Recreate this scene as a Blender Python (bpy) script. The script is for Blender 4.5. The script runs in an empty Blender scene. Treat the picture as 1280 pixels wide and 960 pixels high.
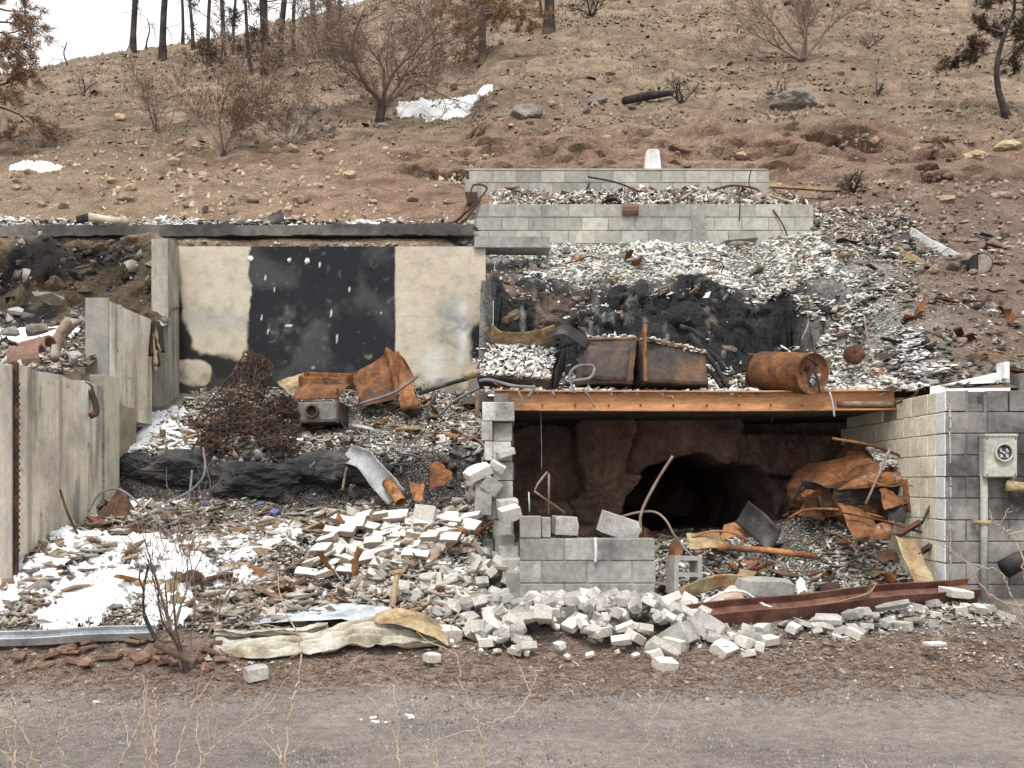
import bpy, bmesh, math, random
import numpy as np
from mathutils import Vector, Matrix, Euler
random.seed(7)
rng = np.random.default_rng(11)
SC = bpy.context.scene
COL = SC.collection

# ------------------------------------------------------------------ camera, sky, sun, exposure
F, HOR, CH = 1280.0, 605.0, 1.6          # focal length in photo pixels, horizon row, eye height
cam_d = bpy.data.cameras.new('camera'); cam = bpy.data.objects.new('camera', cam_d); COL.objects.link(cam)
cam.location = (0, 0, CH); cam.rotation_euler = (math.radians(90), 0, 0)
cam_d.sensor_width = 36; cam_d.lens = 36; cam_d.shift_y = (HOR-480)/1280; cam_d.clip_end = 600; cam_d.clip_start = .05
SC.camera = cam
SUN_EL, SUN_AZ = math.radians(58), math.radians(190)     # azimuth clockwise from +Y: behind the camera, a little to the left
world = bpy.data.worlds.new('World'); SC.world = world; world.use_nodes = True
wn = world.node_tree; wn.nodes.clear()
wo = wn.nodes.new('ShaderNodeOutputWorld'); wb = wn.nodes.new('ShaderNodeBackground')
sky = wn.nodes.new('ShaderNodeTexSky'); sky.sky_type = 'NISHITA'; sky.sun_disc = False
sky.sun_elevation = SUN_EL; sky.sun_rotation = SUN_AZ; sky.dust_density = 4; sky.air_density = 1.2; sky.ozone_density = 1
bw = wn.nodes.new('ShaderNodeRGBToBW'); mx = wn.nodes.new('ShaderNodeMixRGB'); mx.inputs[0].default_value = .86
gm = wn.nodes.new('ShaderNodeMixRGB'); gm.blend_type = 'MIX'; gm.inputs[0].default_value = .55; gm.inputs[2].default_value = (9.4, 9.3, 9.1, 1)   # even cloud layer
wn.links.new(sky.outputs[0], bw.inputs[0]); wn.links.new(sky.outputs[0], mx.inputs[1]); wn.links.new(bw.outputs[0], mx.inputs[2])
wn.links.new(mx.outputs[0], gm.inputs[1]); wn.links.new(gm.outputs[0], wb.inputs[0]); wb.inputs[1].default_value = .115
wn.links.new(wb.outputs[0], wo.inputs[0])
sun_d = bpy.data.lights.new('sun', 'SUN'); sun = bpy.data.objects.new('sun', sun_d); COL.objects.link(sun)
sun_d.energy = 1.5; sun_d.angle = math.radians(10); sun_d.color = (1, .95, .87)
sd = Vector((math.sin(SUN_AZ)*math.cos(SUN_EL), math.cos(SUN_AZ)*math.cos(SUN_EL), math.sin(SUN_EL)))
sun.rotation_euler = sd.to_track_quat('Z', 'Y').to_euler(); sun.location = sd*60
vs = SC.view_settings; vs.view_transform = 'Standard'; vs.look = 'None'; vs.gamma = 1; vs.use_curve_mapping = False; vs.exposure = 0.8

# ------------------------------------------------------------------ numeric helpers
def P(px, py, D): return Vector(((px-640)/F*D, D, CH+(HOR-py)/F*D))
def X_(px, D): return (px-640)/F*D
def Z_(py, D): return CH+(HOR-py)/F*D
def sst(a, b, x):
    t = np.clip((np.asarray(x, float)-a)/(b-a), 0, 1); return t*t*(3-2*t)
def _h(ix, iy, iz, seed):
    n = (ix.astype(np.int64)*374761393 + iy.astype(np.int64)*668265263 + iz.astype(np.int64)*2147483647*3 + seed*974634541) & 0xffffffff
    n = ((n ^ (n >> 13))*1274126177) & 0xffffffff
    n = ((n ^ (n >> 15))*2246822519) & 0xffffffff
    return ((n ^ (n >> 16)) & 0xffffff)/float(0xffffff)
def vn(x, y, z=0., seed=0):
    x, y, z = np.broadcast_arrays(np.asarray(x, float), np.asarray(y, float), np.asarray(z, float))
    ix, iy, iz = np.floor(x), np.floor(y), np.floor(z)
    fx, fy, fz = x-ix, y-iy, z-iz
    fx, fy, fz = fx*fx*(3-2*fx), fy*fy*(3-2*fy), fz*fz*(3-2*fz)
    r = 0
    for a in (0, 1):
        for b in (0, 1):
            for c in (0, 1):
                r = r + _h(ix+a, iy+b, iz+c, seed)*(fx if a else 1-fx)*(fy if b else 1-fy)*(fz if c else 1-fz)
    return r
def fbm(x, y, z=0., seed=0, oct=4, gain=.5):
    s, a, t, f = 0, 1., 0, 1.
    for i in range(oct):
        s = s + a*vn(np.asarray(x)*f+i*17.3, np.asarray(y)*f+i*9.1, np.asarray(z)*f+i*5.7, seed+i); t += a; a *= gain; f *= 2.03
    return s/t
def lerp3(a, b, w): return a*(1-w[..., None]) + np.asarray(b)*w[..., None]
def lin(r, g, b):                                         # sRGB 0-255 to linear
    return tuple((c/255/12.92 if c/255 <= .04045 else ((c/255+.055)/1.055)**2.4) for c in (r, g, b))

# ------------------------------------------------------------------ mesh helpers
class MB:
    def __init__(s): s.v = []; s.f = []
    def add(s, V, Fc):
        o = len(s.v); s.v += [tuple(p) for p in V]; s.f += [tuple(i+o for i in f) for f in Fc]; return s
    def box(s, c, d, rot=None, jit=0):
        m = Euler(rot).to_matrix() if rot is not None else None
        V = []
        for sx in (-1, 1):
            for sy in (-1, 1):
                for sz in (-1, 1):
                    p = Vector((sx*d[0]/2, sy*d[1]/2, sz*d[2]/2))
                    if jit: p += Vector((random.uniform(-jit, jit), random.uniform(-jit, jit), random.uniform(-jit, jit)))
                    V.append((m @ p if m else p)+Vector(c))
        return s.add(V, BOXF)
    def tube(s, pts, r, n=6, cap=True):
        pts = [Vector(p) for p in pts]; k = len(pts)
        rr = r if isinstance(r, (list, tuple)) else [r]*k
        V = []; t0 = (pts[1]-pts[0]).normalized()
        a = t0.cross(Vector((.31, .17, .93)));  a = a if a.length > .1 else t0.cross(Vector((1, 0, 0))); a.normalize()
        for i in range(k):
            t = (pts[min(i+1, k-1)]-pts[max(i-1, 0)])
            t = t.normalized() if t.length > 1e-9 else t0
            a = (a-t*a.dot(t)); a = a.normalized() if a.length > 1e-6 else t.orthogonal().normalized()
            b = t.cross(a)
            for j in range(n):
                q = 2*math.pi*j/n; V.append(pts[i]+(a*math.cos(q)+b*math.sin(q))*rr[i])
        Fc = [(i*n+j, i*n+(j+1) % n, (i+1)*n+(j+1) % n, (i+1)*n+j) for i in range(k-1) for j in range(n)]
        if cap: Fc += [tuple(range(n))[::-1], tuple((k-1)*n+j for j in range(n))]
        return s.add(V, Fc)
BOXF = [(0, 1, 3, 2), (4, 6, 7, 5), (0, 4, 5, 1), (2, 3, 7, 6), (0, 2, 6, 4), (1, 5, 7, 3)]
def catmull(pts, n=6):
    pts = [Vector(p) for p in pts]
    if len(pts) < 3: return pts
    q = [pts[0]*2-pts[1]]+pts+[pts[-1]*2-pts[-2]]; out = []
    for i in range(1, len(q)-2):
        for j in range(n):
            t = j/n
            out.append(.5*((2*q[i])+(q[i+1]-q[i-1])*t+(2*q[i-1]-5*q[i]+4*q[i+1]-q[i+2])*t*t+(3*q[i]-q[i-1]-3*q[i+1]+q[i+2])*t*t*t))
    return out+[pts[-1]]
def link(me, name, mat, parent=None):
    o = bpy.data.objects.new(name, me); COL.objects.link(o)
    if mat is not None and not me.materials:
        for m in (mat if isinstance(mat, (list, tuple)) else [mat]): me.materials.append(m)
    if parent is not None: o.parent = parent
    return o
def build(name, mb, mat, parent=None, smooth=False, loc=None, rot=None):
    me = bpy.data.meshes.new(name); me.from_pydata(mb.v, [], mb.f); me.update()
    if smooth: me.polygons.foreach_set('use_smooth', np.ones(len(me.polygons), bool))
    o = link(me, name, mat, parent)
    if loc is not None: o.location = loc
    if rot is not None: o.rotation_euler = rot
    return o
def np_mesh(name, V, Q, mat, parent=None, smooth=False, col=None):
    V = np.ascontiguousarray(V, np.float32).reshape(-1, 3); Q = np.ascontiguousarray(Q, np.int32)
    k = Q.shape[1]; n = len(Q); me = bpy.data.meshes.new(name)
    me.vertices.add(len(V)); me.vertices.foreach_set('co', V.ravel())
    me.loops.add(n*k); me.loops.foreach_set('vertex_index', Q.ravel())
    me.polygons.add(n); me.polygons.foreach_set('loop_start', np.arange(n, dtype=np.int32)*k)
    if smooth: me.polygons.foreach_set('use_smooth', np.ones(n, bool))
    me.update(calc_edges=True); me.validate()
    if col is not None:
        a = me.color_attributes.new('Col', 'FLOAT_COLOR', 'POINT')
        a.data.foreach_set('color', np.ascontiguousarray(np.concatenate([np.clip(col.reshape(-1, 3), 0, 1), np.ones((len(V), 1))], 1), np.float32).ravel())
    return link(me, name, mat, parent)
def gridq(nu, nv, off=0):
    i, j = np.meshgrid(np.arange(nu-1), np.arange(nv-1), indexing='ij')
    a = (i*nv+j).ravel()+off
    return np.stack([a, a+nv, a+nv+1, a+1], 1)
def empty(name, loc=(0, 0, 0), rot=(0, 0, 0)):
    o = bpy.data.objects.new(name, None); COL.objects.link(o); o.location = loc; o.rotation_euler = rot; o.empty_display_size = .1; return o
def T(o, label, cat, group=None):
    o['label'] = label; o['category'] = cat; o['kind'] = 'thing'
    if group: o['group'] = group
    return o
def K(o, kind, label=None):
    o['kind'] = kind
    if label: o['label'] = label
    return o

# ------------------------------------------------------------------ materials
def ramp(nt, stops, mode='LINEAR'):
    r = nt.nodes.new('ShaderNodeValToRGB'); e = r.color_ramp.elements; r.color_ramp.interpolation = mode
    while len(e) < len(stops): e.new(.5)
    for el, (p, c) in zip(e, stops): el.position = p; el.color = (*c, 1)
    return r
def M(name, stops, scale=5., detail=6, rough=.9, bump=.3, bscale=None, island=0., objrand=0., attr=False, metal=0., world=False,
      fine=.25, spots=None, stretch=(1, 1, 1), bdist=.02, side=None):
    m = bpy.data.materials.new(name); m.use_nodes = True; nt = m.node_tree; L = nt.links.new
    b = nt.nodes['Principled BSDF']; b.inputs['Roughness'].default_value = rough; b.inputs['Metallic'].default_value = metal
    b.inputs['Specular IOR Level'].default_value = .25
    if world: g = nt.nodes.new('ShaderNodeNewGeometry'); co = g.outputs['Position']
    else: g = nt.nodes.new('ShaderNodeTexCoord'); co = g.outputs['Object']
    mp = nt.nodes.new('ShaderNodeMapping'); mp.inputs['Scale'].default_value = stretch; L(co, mp.inputs[0]); co = mp.outputs[0]
    def noise(s, d=6, r=.6):
        n = nt.nodes.new('ShaderNodeTexNoise'); n.inputs['Scale'].default_value = s; n.inputs['Detail'].default_value = d; n.inputs['Roughness'].default_value = r
        L(co, n.inputs['Vector']); return n.outputs['Fac']
    def math_(op, a, c=None, d=None):
        n = nt.nodes.new('ShaderNodeMath'); n.operation = op
        for i, x in enumerate((a, c, d)):
            if x is None: continue
            if isinstance(x, (int, float)): n.inputs[i].default_value = x
            else: L(x, n.inputs[i])
        return n.outputs[0]
    def mrange(x, a, c, lo, hi):
        n = nt.nodes.new('ShaderNodeMapRange'); L(x, n.inputs[0])
        for i, q in zip((1, 2, 3, 4), (a, c, lo, hi)): n.inputs[i].default_value = q
        return n.outputs[0]
    def mul(c, f):
        n = nt.nodes.new('ShaderNodeMixRGB'); n.blend_type = 'MULTIPLY'; n.inputs[0].default_value = 1; L(c, n.inputs[1]); L(f, n.inputs[2]); return n.outputs[0]
    fac = mrange(noise(scale, detail), .25, .75, 0, 1)
    if island:
        gi = nt.nodes.new('ShaderNodeNewGeometry')
        fac = math_('ADD', math_('MULTIPLY', gi.outputs['Random Per Island'], island), math_('MULTIPLY', fac, 1-island))
    r = ramp(nt, stops); L(fac, r.inputs[0]); c = r.outputs[0]
    if attr:
        a = nt.nodes.new('ShaderNodeAttribute'); a.attribute_name = 'Col'; c = mul(c, a.outputs['Color'])
    if spots:
        for (sc, ss, lo, hi) in spots:
            n = nt.nodes.new('ShaderNodeMixRGB'); L(mrange(noise(ss, 8), lo, hi, 0, 1), n.inputs[0]); L(c, n.inputs[1]); n.inputs[2].default_value = (*sc, 1); c = n.outputs[0]
    if side:                                              # bare broken sides; the painted or ash-covered faces are local +-z
        tn = nt.nodes.new('ShaderNodeTexCoord'); sx = nt.nodes.new('ShaderNodeSeparateXYZ'); L(tn.outputs['Normal'], sx.inputs[0])
        n = nt.nodes.new('ShaderNodeMixRGB'); L(mrange(math_('ABSOLUTE', sx.outputs[2]), .6, .85, 0, 1), n.inputs[0]); n.inputs[1].default_value = (*side, 1); L(c, n.inputs[2]); c = n.outputs[0]
    if fine: c = mul(c, mrange(noise(scale*9, 4, .7), .3, .7, 1-fine, 1+fine))
    if objrand:
        oi = nt.nodes.new('ShaderNodeObjectInfo'); c = mul(c, mrange(oi.outputs['Random'], 0, 1, 1-objrand, 1+objrand*.4))
    L(c, b.inputs['Base Color'])
    if bump:
        bp = nt.nodes.new('ShaderNodeBump'); bp.inputs['Strength'].default_value = bump; bp.inputs['Distance'].default_value = bdist
        L(noise(bscale or scale*4, 8, .65), bp.inputs['Height']); L(bp.outputs[0], b.inputs['Normal'])
    return m
def g(v, w=0.): return (v*(1+w), v, v*(1-w))
RUST = [(0, (.05, .025, .018)), (.3, (.14, .062, .032)), (.55, (.26, .115, .048)), (.8, (.36, .18, .08)), (1, (.24, .17, .13))]
m_rust = M('rust_orange', RUST, 2.2, detail=10, rough=.85, bump=.4, bscale=30, fine=.4, objrand=.35, spots=[((.06, .045, .04), 1.7, .54, .68), ((.34, .29, .24), 5, .64, .74), ((.1, .045, .025), 6, .56, .68)])
m_rust_dark = M('rust_dark', [(0, (.02, .015, .014)), (.45, (.05, .028, .02)), (.75, (.12, .055, .03)), (1, (.22, .1, .04))], 5, rough=.8, bump=.4, bscale=30)
m_rust_red = M('rust_red_primer', [(0, (.045, .024, .02)), (.5, (.125, .056, .042)), (1, (.22, .12, .09))], 4, rough=.75, bump=.3, bscale=40, spots=[((.03, .025, .03), 2, .62, .7)])
m_beam = M('rusted_beam_steel', [(0, (.22, .11, .06)), (.4, (.41, .205, .1)), (.75, (.52, .285, .15)), (1, (.56, .36, .22))], 2.2, rough=.8, bump=.2, bscale=40, stretch=(.6, 3, 3))
m_tan_metal = M('tan_scorched_metal', [(0, (.07, .055, .04)), (.35, (.25, .175, .095)), (.7, (.38, .3, .185)), (1, (.5, .455, .36))], 3, detail=10, rough=.65, bump=.3, fine=.35, spots=[((.2, .095, .04), 4, .56, .68), ((.05, .045, .04), 1.8, .56, .68)])
m_zinc = M('zinc_sheet', [(0, (.2, .21, .22)), (.5, (.36, .39, .42)), (1, (.55, .58, .6))], 4, rough=.5, bump=.15, metal=.35)
m_white_metal = M('white_enamel_sheet', [(0, (.3, .3, .29)), (.5, (.55, .57, .56)), (1, (.72, .74, .74))], 4, rough=.55, bump=.15, spots=[((.25, .13, .06), 3, .62, .72)])
m_soot = M('sooty_metal', [(0, (.012, .012, .013)), (.5, (.035, .033, .033)), (.8, (.09, .08, .075)), (1, (.16, .12, .09))], 4, rough=.75, bump=.3, bscale=25)
m_appl = M('burnt_appliance_steel', [(0, (.02, .018, .018)), (.45, (.06, .05, .045)), (.7, (.12, .075, .05)), (1, (.26, .12, .05))], 2.6, rough=.7, bump=.3, bscale=25)
m_rebar = M('steel_rod', [(0, (.08, .05, .035)), (.5, (.22, .16, .12)), (1, (.4, .37, .34))], 5, rough=.7, bump=.2)
m_cable = M('grey_cable', [(0, (.07, .07, .075)), (1, (.24, .24, .25))], 6, rough=.7, bump=.1)
m_char = M('charred_wood', [(0, (.008, .008, .008)), (.6, (.028, .026, .025)), (1, (.07, .062, .055))], 9, rough=.9, bump=.6, bscale=35, stretch=(1, 1, .35))
m_board = M('weathered_board', [(0, (.14, .1, .06)), (.5, (.3, .22, .13)), (1, (.45, .36, .24))], 5, rough=.85, bump=.3, objrand=.4, spots=[((.04, .03, .025), 2.5, .55, .65)])
m_block = M('white_scorched_block', [(0, (.5, .48, .44)), (.4, (.7, .69, .65)), (1, (.84, .84, .81))], 5, rough=.92, bump=.45, bscale=50, objrand=.22, spots=[((.2, .17, .13), 6, .62, .75)], side=(.52, .49, .45))
m_brick = M('white_faced_brick', [(0, (.45, .44, .41)), (.4, (.64, .63, .6)), (1, (.8, .8, .78))], 5, rough=.92, bump=.35, bscale=50, objrand=.25, spots=[((.25, .2, .15), 6, .64, .75)], side=(.25, .205, .16))
m_block_grey = M('grey_broken_block', [(0, (.2, .19, .18)), (.5, (.4, .385, .365)), (1, (.58, .57, .55))], 5, rough=.95, bump=.5, bscale=40, objrand=.3)
m_cmu = M('grey_masonry_block', [(0, (.2, .195, .185)), (.5, (.32, .31, .295)), (1, (.44, .43, .41))], 2, rough=.95, bump=.4, bscale=70, objrand=.3, spots=[((.1, .1, .1), 1.6, .58, .75)], world=True)
m_cmu_soot = M('soot_stained_block', [(0, (.075, .07, .068)), (.45, (.2, .187, .18)), (1, (.36, .34, .325))], 1.6, rough=.95, bump=.4, bscale=70, objrand=.22, spots=[((.03, .03, .032), 1.3, .5, .7), ((.3, .285, .28), 2.6, .62, .75)], world=True)
m_cmu_up = M('blue_grey_block', [(0, (.22, .222, .21)), (.5, (.335, .33, .302)), (1, (.47, .445, .385))], 1.3, rough=.95, bump=.35, bscale=60, objrand=.25, spots=[((.38, .36, .31), 1.1, .55, .7)], world=True)
m_mortar = M('mortar', [(0, (.22, .21, .19)), (1, (.42, .4, .36))], 6, rough=.95, bump=.4, world=True)
m_mortar_d = M('sooty_mortar', [(0, (.06, .06, .06)), (1, (.2, .19, .185))], 6, rough=.95, bump=.4, world=True)
m_cream = M('cream_painted_block', [(0, (.58, .53, .41)), (.5, (.74, .69, .55)), (1, (.82, .79, .69))], 3, rough=.8, bump=.25, bscale=60, objrand=.1, world=True, spots=[((.5, .36, .2), 2.2, .62, .78)])
m_white_paint = M('white_painted_block', [(0, (.62, .64, .66)), (1, (.8, .82, .84))], 4, rough=.8, bump=.2, bscale=60, world=True)
m_conc = M('cast_concrete', [(0, (.75, .74, .72)), (.5, (1, 1, 1)), (1, (1.15, 1.13, 1.1))], 5, rough=.93, bump=.3, bscale=45, attr=True, fine=.12)
m_curb = M('sooty_concrete_curb', [(0, (.02, .019, .018)), (.4, (.07, .066, .062)), (1, (.25, .235, .215))], .9, rough=.95, bump=.5, bscale=22, world=True)
m_snow = M('snow', [(0, (.62, .64, .67)), (.4, (.76, .78, .81)), (1, (.84, .86, .88))], 5, rough=.65, bump=.6, bscale=22, fine=.06, spots=[((.34, .3, .26), 7, .66, .8)])
m_plaster = M('white_plaster', [(0, (.4, .4, .39)), (.5, (.62, .63, .62)), (1, (.76, .78, .78))], 4, rough=.9, bump=.4, bscale=30)
m_tile = M('brown_clay_tile', [(0, (.1, .055, .04)), (.5, (.2, .12, .09)), (1, (.3, .2, .15))], 4, rough=.8, bump=.2, objrand=.3)
m_terr = M('hill_soil', [(0, (.5, .48, .46)), (.5, (1, 1, 1)), (1, (1.35, 1.33, 1.3))], 2.4, detail=12, rough=.97, bump=1, bscale=6, attr=True, world=True, fine=.45, bdist=.16)
m_road = M('gravel_road', [(0, (.8, .8, .8)), (.5, (1, 1, 1)), (1, (1.2, 1.2, 1.2))], 1.2, rough=.95, bump=1, bscale=75, attr=True, world=True, fine=.3, bdist=.012, spots=[((.34, .315, .295), 70, .54, .66), ((.06, .054, .05), 55, .55, .68)])
m_rock = M('cave_rock', [(0, (.09, .062, .05)), (.5, (.29, .19, .15)), (1, (.5, .35, .28))], 2, detail=12, rough=.95, bump=1, bscale=11, world=True, bdist=.1, spots=[((.3, .13, .05), 1.2, .6, .75)])
m_boulder = M('grey_boulder', [(0, (.1, .09, .08)), (.5, (.2, .18, .155)), (1, (.32, .28, .23))], 3, detail=10, rough=.95, bump=.6, bscale=18)
m_stone_tan = M('tan_stone', [(0, (.2, .14, .09)), (.5, (.34, .25, .17)), (1, (.5, .4, .29))], 3, rough=.95, bump=.4, objrand=.4)
m_stone_red = M('red_stone', [(0, (.09, .066, .056)), (.5, (.175, .13, .108)), (1, (.29, .225, .19))], 3, rough=.95, bump=.4, objrand=.4)
m_stone_yel = M('yellow_stone', [(0, (.2, .15, .09)), (.5, (.36, .29, .18)), (1, (.5, .43, .31))], 3, rough=.95, bump=.4)
m_blackrock = M('charred_rock', [(0, (.01, .011, .013)), (.45, (.028, .03, .034)), (.68, (.06, .06, .063)), (.85, (.13, .1, .085)), (1, (.2, .14, .1))], 2.2, detail=10, rough=.85, bump=.8, bscale=12, world=True, bdist=.05)
m_twig = M('bare_brown_twigs', [(0, (.085, .064, .052)), (.5, (.18, .135, .105)), (1, (.3, .225, .175))], 4, rough=.9, bump=0, island=.7)
m_twig_pale = M('dry_pale_twigs', [(0, (.22, .165, .12)), (.5, (.36, .28, .21)), (1, (.5, .41, .33))], 6, rough=.85, bump=0, island=.3)
m_bark = M('burnt_bark', [(0, (.012, .011, .011)), (.5, (.035, .03, .027)), (1, (.1, .08, .065))], 3, rough=.95, bump=.6, bscale=14, world=True)
m_bark_b = M('brown_bark', [(0, (.04, .03, .025)), (.5, (.09, .065, .05)), (1, (.17, .12, .09))], 3, rough=.95, bump=.6, bscale=14)
m_needle = M('scorched_needles', [(0, (.15, .1, .065)), (.5, (.28, .19, .125)), (1, (.42, .3, .21))], 2, rough=.9, bump=0, island=.75)
m_needle_d = M('dark_scorched_needles', [(0, (.02, .017, .014)), (.6, (.06, .045, .03)), (1, (.17, .1, .05))], 2, rough=.9, bump=0, island=.75)
m_box = M('grey_painted_box', [(0, (.26, .26, .235)), (.5, (.385, .385, .345)), (1, (.5, .495, .45))], 3, rough=.6, bump=.1, spots=[((.12, .12, .1), 5, .62, .75)])
m_pipe_green = M('green_grey_conduit', [(0, (.22, .23, .2)), (.6, (.34, .355, .315)), (1, (.44, .445, .4))], 3, rough=.6, bump=.1, spots=[((.3, .2, .1), 4, .62, .75)])
m_cloth = M('dusty_canvas', [(0, (.28, .2, .15)), (.5, (.45, .35, .28)), (1, (.6, .54, .48))], 3, rough=.95, bump=.3)
m_spring = M('burnt_wire', [(0, (.025, .02, .018)), (.5, (.06, .04, .03)), (1, (.16, .1, .07))], 5, rough=.8, bump=0, island=.5)
m_blue = M('blue_tile_shard', [(0, (.06, .08, .2)), (1, (.14, .18, .36))], 5, rough=.5, bump=.1)
def pal(name, *cols, dirt=None):
    n = len(cols); return M(name, [(i/(n-1), c) for i, c in enumerate(cols)], 1.1, rough=.93, bump=.3, bscale=40, island=.86, fine=.2, world=True, spots=dirt)
SOOT = [((.045, .042, .04), 1.3, .56, .74), ((.16, .125, .095), 1.9, .58, .76)]
p_white = pal('ash_chips', (.07, .07, .07), (.32, .32, .3), (.52, .54, .52), (.6, .62, .6), (.66, .68, .66), (.7, .72, .7), (.73, .75, .73), (.5, .44, .36), (.25, .17, .11), (.62, .63, .6), (.76, .79, .78), dirt=[((.12, .115, .11), 2.2, .66, .84)])
p_grey = pal('grey_chips', (.05, .048, .045), (.17, .155, .135), (.3, .265, .22), (.42, .39, .34), (.52, .5, .46), (.2, .135, .095), (.38, .34, .28), (.58, .575, .54), (.16, .145, .13), (.45, .42, .37), (.68, .69, .67), dirt=SOOT)
p_brown = pal('brown_chips', (.04, .034, .03), (.13, .1, .078), (.22, .17, .13), (.33, .29, .24), (.17, .1, .06), (.42, .39, .34), (.17, .145, .125), (.52, .51, .47), (.09, .075, .063), (.3, .245, .19), dirt=[((.1, .09, .08), 2, .58, .75)])
p_dark = pal('dark_chips', (.012, .012, .013), (.04, .038, .036), (.1, .085, .075), (.05, .045, .04), (.2, .17, .14), (.03, .03, .032), (.34, .33, .31), (.12, .09, .07))
p_hill = pal('hill_stones', (.08, .062, .046), (.15, .116, .085), (.2, .156, .113), (.12, .093, .069), (.24, .188, .136), (.14, .108, .08), (.33, .27, .2))
p_red = pal('red_stones', (.1, .07, .056), (.18, .125, .1), (.25, .18, .145), (.33, .255, .21), (.15, .105, .085), (.42, .35, .29))
p_tan = pal('tan_stones', (.14, .1, .07), (.24, .17, .12), (.36, .28, .2), (.48, .4, .3), (.2, .13, .09), (.55, .49, .4))
p_gravel = pal('gravel', (.05, .045, .042), (.12, .105, .1), (.2, .18, .17), (.3, .28, .265), (.15, .115, .1), (.42, .4, .38))
p_straw = pal('pine_needle_litter', (.1, .062, .042), (.22, .145, .1), (.32, .225, .16), (.17, .11, .075), (.42, .33, .25))
p_grass = pal('dry_grass', (.13, .1, .072), (.24, .19, .13), (.18, .14, .1), (.34, .275, .195), (.28, .22, .155))
p_plaster = pal('plaster_crumbs', (.45, .45, .44), (.62, .63, .62), (.7, .72, .72), (.3, .28, .26), (.66, .68, .68))
# ------------------------------------------------------------------ ground heights
def prof(Y, pts): return np.interp(Y, [p[0] for p in pts], [p[1] for p in pts])
LB = [(-20, 0), (7, 0), (7.6, .08), (8.1, .19), (8.5, .32), (9.2, .6), (10.4, 1.0), (11.72, 1.38), (11.9, 1.92), (13, 2.32), (14.6, 2.95), (20, 3.2)]
RB = [(-20, 0), (7, 0), (7.6, .08), (8.1, .19), (8.6, .32), (9.3, .48), (10.2, .6), (11.3, .84), (13, .93), (22, .97)]
def HL(X, Y, rough=True):
    X = np.asarray(X, float); Y = np.asarray(Y, float)
    w = 1-sst(-.42, -.2, X)
    h = prof(Y, LB)*w+prof(Y, RB)*(1-w)
    h = h+.2*sst(-2.2, -4.2, X)*np.exp(-((Y-9.9)/.9)**2)
    h = h+.45*np.exp(-((X-3.45)/.75)**2-((Y-11.5)/.65)**2)
    h = h+.22*np.exp(-((X+.75)/.7)**2-((Y-10.0)/.7)**2)*w
    if rough:
        a = sst(7.2, 9, Y)
        h = h+a*(.22*(fbm(X*1.3, Y*1.3, seed=3)-.5)+.14*(fbm(X*4, Y*4, seed=5)-.5))+.012*(1-a)*(fbm(X*1.1, Y*1.1, seed=8)-.5)
    return h
UL = [(9, 2.52), (11, 2.8), (12.4, 3.4), (13.7, 3.72), (14.4, 4.1), (14.9, 4.95), (15.05, 5.2), (15.3, 5.3), (18.5, 7.35), (20.6, 8.55)]
UF = [(10.5, 2.5), (12.6, 2.74), (13.1, 3.1), (13.9, 4.15), (15.6, 5.2), (15.8, 5.76), (17.2, 6.5), (17.5, 6.62), (18, 6.85), (20.2, 8.55), (20.6, 8.85)]
UR = [(9.5, 2.46), (11, 2.85), (13, 3.95), (15.6, 5.4), (18, 6.95), (20.2, 8.35), (20.6, 8.7)]
_rg = np.random.default_rng(5); VC = np.stack([_rg.uniform(-.8, 5.2, 130), _rg.uniform(12.3, 14.9, 130)], 1); VO = _rg.uniform(-.5, .5, 130); VT = _rg.uniform(-.7, .7, (130, 2))
def rockface(X, Y):
    sh = np.broadcast(X, Y).shape; x = np.broadcast_to(X, sh).ravel(); y = np.broadcast_to(Y, sh).ravel(); out = np.zeros(len(x))
    ix = np.nonzero((x > -.8) & (x < 5.2) & (y > 12.4) & (y < 14.8))[0]
    for c in np.array_split(ix, max(1, len(ix)//20000)):
        if not len(c): continue
        a, b = x[c], y[c]; wx, wy = a+.18*(fbm(a*3, b*3, seed=131)-.5), b+.18*(fbm(a*3, b*3, seed=133)-.5)
        d = np.hypot(wx[:, None]-VC[:, 0], (wy[:, None]-VC[:, 1])*1.3); o = np.argpartition(d, 1, 1)[:, :2]; d0 = np.take_along_axis(d, o, 1); sw_ = d0[:, 0] > d0[:, 1]; i0 = np.where(sw_, o[:, 1], o[:, 0]); e = np.abs(d0[:, 0]-d0[:, 1])
        out[c] = .34*VO[i0]+VT[i0, 0]*(a-VC[i0, 0])+.8*VT[i0, 1]*(b-VC[i0, 1])-.10*np.exp(-e/.03)+.26*(fbm(a*5, b*5, seed=135, gain=.62)-.5)
    return out.reshape(sh)
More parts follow.
